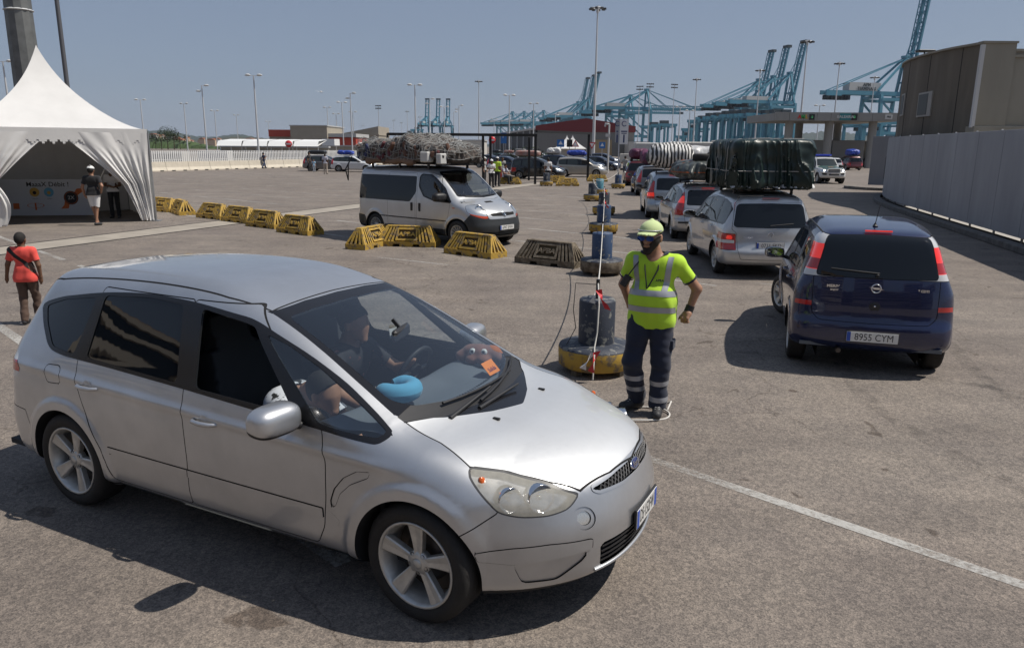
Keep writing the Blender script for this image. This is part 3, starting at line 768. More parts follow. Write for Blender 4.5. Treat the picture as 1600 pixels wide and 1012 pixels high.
    def sp(y,z,back=.008): return (root_x(F,y,z,1)-back,y,z)
    for k in range(-26,27):
        for dr in (1,-1):
            y0 = k*.034; pts = []
            for t in (0,.5,1):
                y = y0+dr*(t-.5)*.055; z = .712+.054*t
                lim = .40-.6*abs(z-.738)
                if abs(y) < lim: pts.append(sp(y,z-.16*y*y*.6))
            if len(pts) > 1: b.tube(pts,.0032,4,False)
    b.build('grille_mesh',mat('grille_plastic',(.10,.10,.105),.4,.3),bpy.data.objects['grille'])
    b = MB()
    for z in (.345,.375,.405,.435):
        pts = [sp(y,z,.02) for y in np.linspace(-.43,.43,13)]
        for i in range(12): b.beam(pts[i],pts[i+1],.03,.008)
    for y in np.linspace(-.4,.4,9): b.beam(sp(y,.32,.035),sp(y,.46,.035),.012,.02)
    b.build('intake_slat',BLACKPL,bpy.data.objects['air_intake'])
    b = MB(); pts = [sp(y,.303,-.004) for y in np.linspace(-.46,.46,21)]; b.tube(pts,.011,6); b.build('intake_trim',P_,bpy.data.objects['air_intake'])
    M = frame((root_x(F,0,.742,1)+.006,0,.742),(0,1,0),(-.35,0,1)); E = M @ Matrix.Diagonal((1.45,.62,1,1))
    b = MB(); b.lathe([(.0005,.006),(.040,.004)],32,E); bd = b.build('badge',mat('badge_blue',(.01,.03,.16),.2,coat=1),bpy.data.objects['grille'])
    b = MB(); torus(b,None,.043,.005,E,36,6); b.build('badge_ring',CHROME,bpy.data.objects['grille'])
    text_obj('badge_script','Ford',.044,CHROME,bpy.data.objects['grille'],M @ Matrix.Translation((0,0,.008)),.001,bold=.001)
    plate(fb,F,3.7,.487,1,.36,.11,'DS·152FW',y0=.0,it=True)
    # bonnet washer jets
    b = MB()
    for y in (-.30,.30):
        q = root(F,[[3.0,y,1.5]],[0,0,-1],1.)[0]; b.cbox(q[0]-.022,q[0]+.022,y-.010,y+.010,q[2]-.002,q[2]+.010,.003)
    b.build('washer_jet',BLACKPL,hood_o)
    # wipers
    for (p0,p1) in (((-.42,1.045,1),(.35,1.040,1)),((-.20,1.015,1),(.56,1.055,1))):
        w = wiper(root_,F,p0,p1,lift=.018)
        b = MB(); pp = [(root_x(F,p0[0]-.06,1.005,1)+.02,p0[0]-.06,1.0),(root_x(F,(p0[0]+p1[0])/2,p0[1]-.01,1)+.035,(p0[0]+p1[0])/2,p0[1]+.012)]
        b.tube(pp,[.014,.008],6); b.build('wiper_arm',BLACKPL,w)
    arch_wells(root_,F,S); wm = wheel_meshes(.335,.243,.235,5,'flare'); add_wheels(root_,S,wm,steer=-.06)
    # cabin
    keep = lambda x,y,z: (z > .55) & (x > -.9) & (x < 2.9)
    shell_offset(s,('body','roof','fdoor','rdoor','seam','rtrim','gq','gr'),.035,lambda x,y,z: keep(x,y,z) & ((x < 2.62) | (z > 1.02)),'cabin_lining',CABIN,root_)
    shell_offset(s,('trim','wtrim'),.012,keep,'pillar_trim',mat('pillar_trim',(.07,.075,.08),.8),root_)
    b = MB(); b.box(-.9,2.75,-.80,.80,.26,.30); b.box(2.55,2.58,-.80,.80,.3,.93); b.build('cabin_floor',CABIN,root_)
    b = MB()
    def dsh(u,v):
        y = -.80+1.6*v; yy = abs(y); xf = 2.80-.12*(y/.7)**2-.02; x = xf-(.62+.05*math.cos(y*3))*u
        z = .985+.012*math.sin(u*9)-(.0 if u < .8 else 1.6*(u-.8)**1.3*1.2)-.02*yy
        if .15 < y < .6 and .3 < u < .85: z += .05*math.sin((u-.3)/.55*PI)*math.sin((y-.15)/.45*PI)
        return (x,y,z)
    b.grid(dsh,26,40); b.build('dashboard',DASH,root_)
    b = MB()
    for k in range(44):
        y = -.62+k*.0285; x = 2.80-.12*(y/.7)**2-.15; b.box(x-.006,x+.010,y-.004,y+.004,.996,.999)
    b.build('demister_slot',DARKVOID,root_)
    Mw = Matrix.Translation((1.98,.37,.93)) @ Matrix.Rotation(-1.15,4,'Y')
    b = MB(); torus(b,None,.185,.016,Mw,36,8); b.lathe([(.0005,.02),(.055,.012),(.06,-.02)],16,Mw)
    for a in (0,PI,-PI/2): b.beam(Mw @ Vector((.05*math.cos(a+PI/2),.05*math.sin(a+PI/2),0)),Mw @ Vector((.18*math.cos(a+PI/2),.18*math.sin(a+PI/2),0)),.035,.012)
    b.build('steering_wheel',BLACKPL,root_)
    for y in (.38,-.38): seat(root_,1.42,y,.40)
    for y in (.5,0,-.5): seat(root_,.45,y,.42)
    b = MB(); b.cbox(-.02,.02,-.125,.125,-.04,.04,.015,Matrix.Translation((2.13,0.02,1.30)) @ Matrix.Rotation(.25,4,'Z')); b.beam((2.13,0.02,1.32),(2.08,0,1.385),.02); b.build('rear_view_mirror',BLACKPL,root_)
    return root_,F,S
def hero_w(x,y,z):
    c,s_ = math.cos(-.4714),math.sin(-.4714); return (-2.6198+x*c-y*s_,5.6141+x*s_+y*c,z)
HERO_H = .022
SILVER_H = SILVER
HOODM = paint('dusty_glare_bonnet_paint',(.68,.69,.70),.72,.50,.7,.15)  # dusty silver paint, its base colour lightened to carry the sun glare
LENS_H = mat('hazed_lamp_lens',(.80,.77,.68),.16,alpha=.42,coat=1,var=.25,vscale=14)
# ---------------------------------------------------------------- other vehicle shapes
TUM = [(.1,.09),(.22,.06),(.32,.02),(.45,.006),(.60,0),(.80,.006),(.92,.02)]
COMPACT = dict(wb=2.63,wr=.305,arch=.345,belt=.97,top=1.65,flare=.018,wheel_y=.725,
    profile=[(-.40,.25),(-.56,.30),(-.635,.40),(-.64,.55),(-.60,.66),(-.585,.80),(-.565,.95),(-.52,1.15),(-.45,1.38),(-.38,1.50),(-.26,1.57),(0,1.61),(.5,1.645),(1.0,1.65),(1.4,1.60),(1.75,1.465),(2.1,1.285),(2.4,1.10),(2.55,1.02),(2.8,.97),(3.1,.88),(3.28,.78),(3.36,.68),(3.41,.52),(3.40,.36),(3.33,.24),(3.1,.20),(2,.2),(1,.2),(0,.22)],
    plan=[(-1.0,.79),(-.62,.815),(-.3,.835),(.3,.845),(1.3,.847),(2.3,.84),(2.8,.82),(3.2,.78),(3.5,.72)],
    tumble=TUM+[(.97,.035),(1.1,.075),(1.3,.135),(1.5,.20),(1.7,.28)],
    upper=[(-1,.05),(-.5,.045),(0,.02),(.5,0),(1.5,0),(2.6,.02)],
    bowf=(.33,.5),bowfx=[(1.2,0),(1.8,.25),(2.4,.45),(2.7,.6),(3,1),(4,1)],bowr=(.12,.16),bowrx=[(-2,1),(-.5,1),(-.1,.5),(.3,0)])
TOUR = dict(wb=2.68,wr=.32,arch=.355,belt=.98,top=1.65,flare=.022,wheel_y=.77,
    profile=[(-.60,.25),(-.76,.30),(-.83,.40),(-.84,.52),(-.80,.62),(-.775,.72),(-.765,.90),(-.73,1.08),(-.66,1.32),(-.60,1.47),(-.50,1.565),(-.2,1.61),(.4,1.64),(1.0,1.635),(1.4,1.59),(1.75,1.48),(2.1,1.31),(2.4,1.13),(2.6,1.04),(2.9,.98),(3.2,.89),(3.42,.78),(3.5,.68),(3.555,.52),(3.54,.36),(3.47,.25),(3.2,.2),(2,.2),(1,.2),(0,.22)],
    plan=[(-1.2,.83),(-.8,.862),(-.4,.885),(.3,.895),(1.3,.897),(2.3,.892),(2.8,.875),(3.3,.83),(3.7,.76)],
    tumble=TUM+[(.98,.035),(1.1,.07),(1.3,.13),(1.5,.20),(1.7,.28)],
    upper=[(-1,.04),(-.5,.03),(0,.01),(.5,0),(1.5,0),(2.6,.02)],
    bowf=(.30,.45),bowfx=[(1.2,0),(1.8,.25),(2.4,.45),(2.8,.6),(3.1,1),(4,1)],bowr=(.08,.14),bowrx=[(-2,1),(-.6,1),(-.2,.4),(.3,0)])
VAN = dict(wb=3.098,wr=.335,arch=.385,belt=1.2,top=1.96,flare=.015,wheel_y=.84,
    profile=[(-.70,.27),(-.80,.33),(-.84,.45),(-.845,.62),(-.82,.75),(-.815,1.0),(-.805,1.3),(-.79,1.6),(-.765,1.82),(-.70,1.90),(-.5,1.925),(.4,1.945),(1.4,1.95),(1.9,1.935),(2.15,1.88),(2.4,1.75),(2.75,1.50),(3.05,1.27),(3.2,1.165),(3.4,1.10),(3.6,1.02),(3.78,.90),(3.86,.78),(3.90,.65),(3.93,.52),(3.92,.38),(3.86,.27),(3.6,.22),(2,.25),(1,.25),(0,.25)],
    plan=[(-1.2,.90),(-.8,.925),(-.4,.945),(.3,.952),(1.5,.952),(2.5,.948),(3.0,.93),(3.5,.885),(4.0,.80)],
    tumble=[(.1,.05),(.25,.03),(.4,.006),(.6,0),(.9,.002),(1.1,.012),(1.25,.03),(1.5,.07),(1.75,.12),(1.9,.17),(2.05,.25)],
    upper=[(-1,.0),(0,0),(2,.0),(2.6,.02),(3,.05),(3.5,.08)],
    bowf=(.20,.32),bowfx=[(1.8,0),(2.2,.3),(3.0,.55),(3.4,.8),(3.7,1),(5,1)],bowr=(.03,.05),bowrx=[(-2,1),(-.6,1),(-.2,.3),(.3,0)])
WAGON = dict(wb=2.70,wr=.31,arch=.35,belt=.93,top=1.53,flare=.02,wheel_y=.755,
    profile=[(-.75,.26),(-.88,.31),(-.95,.42),(-.955,.55),(-.92,.66),(-.90,.80),(-.87,.93),(-.78,1.12),(-.64,1.34),(-.52,1.43),(-.3,1.475),(.3,1.51),(.9,1.52),(1.3,1.48),(1.65,1.37),(2.0,1.20),(2.3,1.03),(2.45,.97),(2.8,.93),(3.15,.85),(3.4,.75),(3.5,.66),(3.56,.52),(3.55,.36),(3.48,.24),(3.2,.19),(2,.19),(1,.19),(0,.2)],
    plan=[(-1.2,.80),(-.85,.84),(-.4,.87),(.3,.88),(1.3,.882),(2.3,.877),(2.8,.86),(3.3,.815),(3.7,.74)],
    tumble=TUM[:-1]+[(.87,.02),(.93,.04),(1.05,.085),(1.25,.16),(1.4,.225),(1.6,.31)],
    upper=[(-1,.06),(-.6,.05),(0,.01),(.5,0),(1.5,0),(2.6,.02)],
    bowf=(.30,.45),bowfx=[(1.0,0),(1.6,.25),(2.2,.45),(2.6,.6),(3,1),(4,1)],bowr=(.12,.2),bowrx=[(-2,1),(-.6,1),(-.2,.4),(.3,0)])
OFFROAD = dict(wb=2.79,wr=.39,arch=.45,belt=1.12,top=1.88,flare=.045,wheel_y=.80,
    profile=[(-.85,.45),(-.98,.48),(-1.0,.62),(-.97,.80),(-.955,1.1),(-.93,1.35),(-.86,1.65),(-.78,1.79),(-.6,1.845),(0,1.87),(.8,1.875),(1.3,1.85),(1.55,1.78),(1.85,1.52),(2.15,1.27),(2.3,1.20),(2.7,1.17),(3.2,1.13),(3.42,1.06),(3.50,.92),(3.53,.75),(3.55,.55),(3.50,.45),(3.2,.40),(2,.38),(1,.38),(0,.40)],
    plan=[(-1.2,.82),(-.8,.87),(-.3,.895),(.3,.905),(1.3,.905),(2.3,.90),(2.9,.89),(3.4,.86),(3.8,.80)],
    tumble=[(.2,.06),(.4,.03),(.55,.01),(.8,0),(1.0,.004),(1.12,.03),(1.25,.06),(1.5,.115),(1.75,.17),(2,.25)],
    upper=[(-1,.03),(0,0),(2,0)],
    bowf=(.12,.25),bowfx=[(1.2,0),(1.9,.6),(2.8,.6),(3.2,1),(4,1)],bowr=(.05,.1),bowrx=[(-2,1),(-.6,1),(-.2,.3),(.3,0)])
# ---------------------------------------------------------------- generic vehicle from a shape and a feature list
def make_car(S,X,name,label,cat,loc,yaw,body,h=.035,group=None,wheel=('thin',9,.19),clear=False,steer=0,rim=None,detail=True):
    F = car_F(S); r = empty(name,(loc[0],loc[1],0),yaw,label,cat,group)
    xs = [p[0] for p in S['profile']]; W = max(p[1] for p in S['plan'])
    s = surface_nets(F,(min(xs)-.1,-W-.1,.1),(max(xs)+.1,W+.1,S['top']+.12),h)
    for xc in (0,S['wb']): s.drop(lambda x,y,z,xc=xc: np.maximum(np.hypot(x-xc,z-S['wr'])-S['arch'],W*.52-np.abs(y)))
    zb = min(p[1] for p in S['profile'])
    s.label('underbody',lambda x,y,z: np.maximum(z-zb-.02,np.abs(y)-.99),('body',))
    G = S.get('gate',.35)
    for it in X['feat']:
        nm,kind,poly,gate,only = it[:5]; rd = it[6] if len(it) > 6 else .02
        P = roundpoly(poly,rd) if rd else poly
        Rg = R_(kind,P,gate); s.label(nm,both(Rg),only)
        if len(it) > 5 and it[5]: do_seam(s,Rg,it[5],tuple(only)+(nm,))
    out = {}
    def emit(lab,nm,m,side,push,par): 
        g = put(s,lab,nm,m,par,side,push)
        if g: out[(lab,side)] = g
        return g
    emit('body','body',body,None,0,r); emit('underbody','underbody',BLACKPL,None,0,r); emit('seam','panel_gap',DARKVOID,None,-.003,out[('body',None)])
    for lab,(nm,m,split,push,parent) in X['out'].items():
        if lab not in s.names: continue
        m = body if m is None else m
        for sd in ((1,-1) if split else (None,)):
            par = r if parent is None else (out.get((parent,sd)) or out.get((parent,None)) or r)
            emit(lab,nm,m,sd,push,par)
    arch_wells(r,F,S)
    n,k,w = wheel; key = ('wheel',S['wr'],n,k)
    if key not in CACHE: CACHE[key] = wheel_meshes(S['wr'],S['wr']*(.66 if S['wr'] < .36 else .58),w,k,n)
    add_wheels(r,S,CACHE[key],rim,steer,detail=detail)
    if clear:
        keep = lambda x,y,z: (z > .6)
        shell_offset(s,('body','roof','fdoor','rdoor','seam','gate'),.035,keep,'cabin_lining',CABIN,r)
        b = MB(); zz = clear; b.box(min(xs)+.1,S['wb']-.05,-W+.12,W-.12,.3,.34); x1 = X['cowl']; b.box(x1-.55,x1+.03,-W+.16,W-.16,zz-.12,zz); b.build('dashboard',DASH,r)
        for y in (-.38,.38): seat(r,X['seatx'],y,X.get('seatz',.36))
        if X.get('rear_seats',True):
            for y in (-.42,.42): seat(r,X['seatx']-.85,y,X.get('seatz',.36))
        b = MB(); torus(b,None,.18,.015,Matrix.Translation((X['seatx']+.50,.37,zz)) @ Matrix.Rotation(-1.1,4,'Y'),24,6); b.build('steering_wheel',BLACKPL,r)
    return r,F,s,out
TRIMO = {'trim': ('window_surround',BLACKGL,False,.001,None),'wtrim': ('windscreen_surround',BLACKGL,False,-.001,None)}
BD = ('body',)
# ---- compact (dark blue, rear view)
def x_compact():
    ft = [('trim','s',[(-.08,1.36),(-.02,1.10),(.25,1.02),(1.2,.985),(2.28,.955),(2.36,.99),(1.85,1.29),(1.55,1.43),(1.2,1.49),(.6,1.51),(.1,1.47)],.35,BD,0,.03),
          ('gq','s',[(-.04,1.34),(.01,1.13),(.22,1.06),(.30,1.43),(.12,1.43)],.35,('trim',)),('gr','s',[(.30,1.05),(1.05,1.015),(1.02,1.46),(.6,1.48),(.38,1.44)],.35,('trim',)),
          ('gf','s',[(1.13,1.01),(2.02,.985),(1.52,1.395),(1.2,1.455),(1.10,1.46)],.35,('trim',)),('gd','s',[(2.08,.98),(2.27,.975),(1.88,1.22),(1.72,1.30)],.35,('trim',)),
          ('wtrim','f',[(-.2,1.0),(.62,1.03),(.52,1.47),(-.2,1.50)],1.2,BD,0,.03),('wglass','f',[(-.2,1.05),(.58,1.07),(.485,1.44),(-.2,1.47)],1.2,('wtrim',)),
          ('rglass','r',[(-.2,1.085),(.60,1.090),(.615,1.12),(.53,1.49),(.50,1.527),(-.2,1.555)],-.1,BD,.003,.03),
          ('lampw','s',[(-.07,1.545),(-.31,1.525),(-.56,1.085),(-.36,1.075),(-.155,1.33),(-.03,1.485)],.42,BD,.003,.015),
          ('lampr','s',[(-.9,1.43),(.2,1.43),(.2,1.15),(-.9,1.15)],.4,('lampw',),0,0),('lampd','s',[(-.9,1.27),(.2,1.27),(.2,1.16),(-.9,1.155)],.4,('lampw','lampr'),0,0),
          ('gate','r',[(-.2,.60),(.56,.605),(.635,.68),(.64,1.09),(-.2,1.085)],-.3,BD,.0035,.03),
          ('refl','s',[(-.9,.815),(-.40,.80),(-.40,.75),(-.9,.75)],.62,BD,0,0),
          ('rbump','s',[(-.9,.1),(-.33,.1),(-.34,.52),(-.40,.735),(-.9,.735)],.0,BD,0,.02),
          ('hood','t',[(2.5,-.3),(2.48,.45),(2.38,.66),(2.7,.68),(3.0,.66),(3.22,.52),(3.3,.25),(3.33,-.3)],.6,BD,.004,.03),
          ('fdoor','s',[(2.02,.96),(2.12,.6),(2.05,.30),(1.02,.30),(1.02,.55),(1.08,.98),(1.05,1.49),(1.5,1.44)],.4,BD,.0035,.03),
          ('rdoor','s',[(1.02,.30),(1.02,.55),(1.08,.98),(1.05,1.49),(.30,1.49),(.24,1.02),(.30,.72),(.42,.50),(.46,.30)],.4,BD,.0035,.03),
          ('hl','s',[(2.78,.84),(2.95,.62),(3.3,.60),(3.34,.66),(3.0,.86)],.35,BD,.003,.02),('gr2','f',[(-.2,.66),(.36,.64),(.34,.58),(-.2,.58)],2.6,BD),('int','f',[(-.2,.42),(.5,.42),(.5,.30),(-.2,.30)],2.6,BD),
          ('fbump','s',[(2.85,.1),(2.86,.50),(2.98,.60),(3.2,.8),(4,.8),(4,.1)],.0,BD,.003,.02)]
    o = dict(TRIMO); o.update({'fdoor': ('front_door',None,True,0,None),'rdoor': ('rear_door',None,True,0,None),'gf': ('window',TINTC,True,-.003,'fdoor'),'gr': ('window',TINT,True,-.003,'rdoor'),'gq': ('quarter_window',TINT,True,-.003,None),'gd': ('quarter_window',TINT,True,-.003,None),
        'wglass': ('windscreen',WS,False,0,None),'gate': ('tailgate',None,False,0,None),'rglass': ('rear_window',TINT,False,.001,'gate'),'lampw': ('tail_lamp',WHITELENS,True,.002,None),'lampr': ('red_glass',REDLIT,True,.002,'lampw'),'lampd': ('dark_red_glass',REDLENS,True,.002,'lampw'),
        'refl': ('rear_reflector',REDLENS,True,.001,None),'rbump': ('rear_bumper',None,False,.004,None),'hood': ('bonnet',None,False,0,None),'hl': ('headlamp',REFLECT,True,0,None),'gr2': ('grille',DARKVOID,False,-.01,None),'int': ('air_intake',DARKVOID,False,-.01,None),'fbump': ('front_bumper',None,False,.002,None)})
    return dict(feat=ft,out=o,cowl=2.5,seatx=1.2,seatz=.38)
TINTC = glass('smoked_pane',(.18,.2,.2),.03)
def x_tour():
    ft = [('trim','s',[(-.55,1.33),(-.50,1.05),(-.40,1.015),(.2,1.0),(1.2,.975),(2.32,.94),(2.40,.975),(1.9,1.27),(1.6,1.40),(1.2,1.475),(.6,1.50),(0,1.485),(-.38,1.43)],.35,BD,0,.03),
          ('gq','s',[(-.50,1.32),(-.455,1.06),(.12,1.035),(.14,1.46),(-.34,1.40)],.35,('trim',)),('gr','s',[(.22,1.03),(1.08,1.005),(1.05,1.455),(.6,1.475),(.24,1.465)],.35,('trim',)),
          ('gf','s',[(1.18,1.0),(2.05,.975),(1.6,1.36),(1.2,1.445),(1.15,1.45)],.35,('trim',)),('gd','s',[(2.11,.972),(2.31,.965),(1.92,1.22),(1.78,1.29)],.35,('trim',)),
          ('wtrim','f',[(-.2,1.02),(.66,1.05),(.56,1.49),(-.2,1.52)],1.2,BD,0,.03),('wglass','f',[(-.2,1.07),(.62,1.09),(.525,1.46),(-.2,1.49)],1.2,('wtrim',)),
          ('rtrim','r',[(-.2,.955),(.665,.975),(.715,1.02),(.655,1.39),(.60,1.455),(-.2,1.475)],-.35,BD,.002,.05),('rglass','r',[(-.2,.975),(.65,.99),(.69,1.03),(.635,1.38),(.585,1.43),(-.2,1.45)],-.35,('rtrim',),0,.05),
          ('lampr','r',[(.635,.565),(.645,.865),(1.0,.875),(1.0,.555)],-.25,BD,.003,.02),('lampw','r',[(.66,.685),(.665,.745),(1.0,.745),(1.0,.685)],-.25,('lampr',),0,.005),('lampl','r',[(.70,.76),(.71,.835),(.80,.835),(.81,.76)],-.25,('lampr',),0,.02),
          ('gate','r',[(-.2,.375),(.54,.385),(.60,.55),(.63,.88),(.72,.95),(.70,1.10),(.66,1.42),(.55,1.56),(-.2,1.585)],-.25,BD+('rtrim',),.0035,.03),
          ('rbump','s',[(-1.2,.1),(-.40,.1),(-.42,.45),(-.50,.555),(-1.2,.555)],.0,BD,.003,.02),
          ('hood','t',[(2.55,-.3),(2.52,.45),(2.42,.69),(2.8,.71),(3.1,.69),(3.35,.52),(3.42,.25),(3.45,-.3)],.6,BD,.004,.03),
          ('fdoor','s',[(2.06,.96),(2.22,.6),(2.12,.28),(1.10,.28),(1.10,.55),(1.14,.98),(1.10,1.50),(1.5,1.45)],.4,BD,.0035,.03),
          ('rdoor','s',[(1.10,.28),(1.10,.55),(1.14,.98),(1.10,1.50),(.18,1.50),(.16,1.0),(.27,.70),(.40,.50),(.46,.28)],.4,BD,.0035,.03),
          ('hl','s',[(2.85,.84),(3.0,.62),(3.4,.60),(3.45,.68),(3.05,.86)],.35,BD,.003,.02),('gr2','f',[(-.2,.72),(.42,.70),(.38,.60),(-.2,.58)],2.6,BD),('int','f',[(-.2,.42),(.6,.42),(.5,.28),(-.2,.28)],2.6,BD),
          ('fbump','s',[(2.9,.1),(2.92,.50),(3.02,.60),(3.3,.8),(4,.8),(4,.1)],.0,BD,.003,.02)]
    o = x_compact()['out']; o = dict(o); o.update({'lampr': ('tail_lamp',REDLENS,True,.002,None),'lampw': ('reversing_glass',WHITELENS,True,.003,'lampr'),'lampl': ('lit_brake_glass',REDLIT,True,.003,'lampr'),'rtrim': ('rear_window_surround',BLACKGL,False,0,None),'rbump': ('rear_bumper',None,False,.004,None),'gf': ('window',GREYC,True,-.003,'fdoor'),'gr': ('window',GREYPANE,True,-.003,'rdoor'),'gq': ('quarter_window',GREYPANE,True,-.003,None)})
    o = {k: o[k] for k in sorted(o,key=lambda q: q in ('rglass','lampw','lampl','gf','gr'))}
    return dict(feat=ft,out=o,cowl=2.55,seatx=1.25,seatz=.38)
GREYC = glass('grey_pane',(.42,.46,.45),.05)
def x_wagon(tall=True):
    ft = [('trim','s',[(-.58,1.22),(-.50,1.0),(-.3,.975),(1.2,.945),(2.15,.92),(2.22,.95),(1.75,1.20),(1.45,1.33),(1.1,1.40),(.5,1.41),(-.1,1.37),(-.4,1.32)],.35,BD,0,.03),
          ('gq','s',[(-.53,1.21),(-.46,1.03),(.10,1.0),(.08,1.35),(-.38,1.29)],.35,('trim',)),('gr','s',[(.17,1.0),(1.0,.975),(.97,1.375),(.5,1.385),(.16,1.36)],.35,('trim',)),
          ('gf','s',[(1.08,.975),(2.05,.945),(1.7,1.17),(1.42,1.30),(1.08,1.37)],.35,('trim',)),
          ('wtrim','f',[(-.2,.96),(.64,.985),(.53,1.39),(-.2,1.42)],1.1,BD,0,.03),('wglass','f',[(-.2,1.0),(.60,1.02),(.50,1.365),(-.2,1.39)],1.1,('wtrim',)),
          ('rtrim','r',[(-.2,.93),(.60,.95),(.56,1.33),(.50,1.38),(-.2,1.40)],-.35,BD,.002,.05),('rglass','r',[(-.2,.955),(.575,.97),(.53,1.32),(.48,1.355),(-.2,1.375)],-.35,('rtrim',),0,.05),
          ('lampr','r',[(.655,.70),(.60,1.30),(.66,1.34),(1.0,1.30),(1.0,.70)],-.52,BD,.003,.02),('lampl','r',[(.6,1.02),(.6,1.2),(.9,1.2),(.9,1.02)],-.52,('lampr',),0,.01),
          ('gate','r',[(-.2,.42),(.56,.43),(.62,.60),(.61,1.36),(.5,1.44),(-.2,1.46)],-.25,BD+('rtrim',),.0035,.03),
          ('rbump','s',[(-1.2,.1),(-.42,.1),(-.44,.48),(-.52,.60),(-1.2,.60)],.0,BD,.003,.02),
          ('hood','t',[(2.35,-.3),(2.32,.45),(2.22,.69),(2.8,.70),(3.1,.68),(3.35,.52),(3.42,.25),(3.45,-.3)],.6,BD,.004,.03),
          ('fdoor','s',[(1.98,.93),(2.15,.6),(2.05,.27),(1.04,.27),(1.04,.55),(1.06,.95),(1.03,1.42),(1.4,1.36)],.4,BD,.0035,.03),
          ('rdoor','s',[(1.04,.27),(1.04,.55),(1.06,.95),(1.03,1.42),(.12,1.40),(.12,.97),(.25,.68),(.38,.48),(.44,.27)],.4,BD,.0035,.03),
          ('hl','s',[(2.85,.80),(3.0,.60),(3.4,.58),(3.45,.65),(3.05,.82)],.35,BD,.003,.02),('gr2','f',[(-.2,.68),(.42,.66),(.38,.57),(-.2,.55)],2.6,BD),('int','f',[(-.2,.40),(.6,.40),(.5,.27),(-.2,.27)],2.6,BD),
          ('fbump','s',[(2.9,.1),(2.92,.48),(3.02,.58),(3.3,.8),(4,.8),(4,.1)],.0,BD,.003,.02)]
    o = dict(x_tour()['out']); return dict(feat=ft,out=o,cowl=2.35,seatx=1.15,seatz=.30)
def x_mpv():
    X = x_tour(); ft = [f for f in X['feat'] if f[0] not in ('lampr','lampw','lampl','rtrim','rglass')]
    i = [k for k,f in enumerate(ft) if f[0] == 'gate'][0]
    ft[i:i] = [('lampr','r',[(.63,.72),(.655,1.0),(.63,1.33),(1.0,1.30),(1.0,.72)],-.36,BD,.003,.03),('lampl','r',[(.6,.80),(.6,.93),(1,.93),(1,.80)],-.36,('lampr',),0,.01),('rtrim','r',[(-.2,.99),(.585,1.0),(.60,1.04),(.585,1.38),(.53,1.44),(-.2,1.46)],-.35,BD,.002,.05),('rglass','r',[(-.2,1.01),(.57,1.02),(.58,1.05),(.565,1.37),(.515,1.42),(-.2,1.44)],-.35,('rtrim',),0,.05)]
    X['feat'] = ft; return X
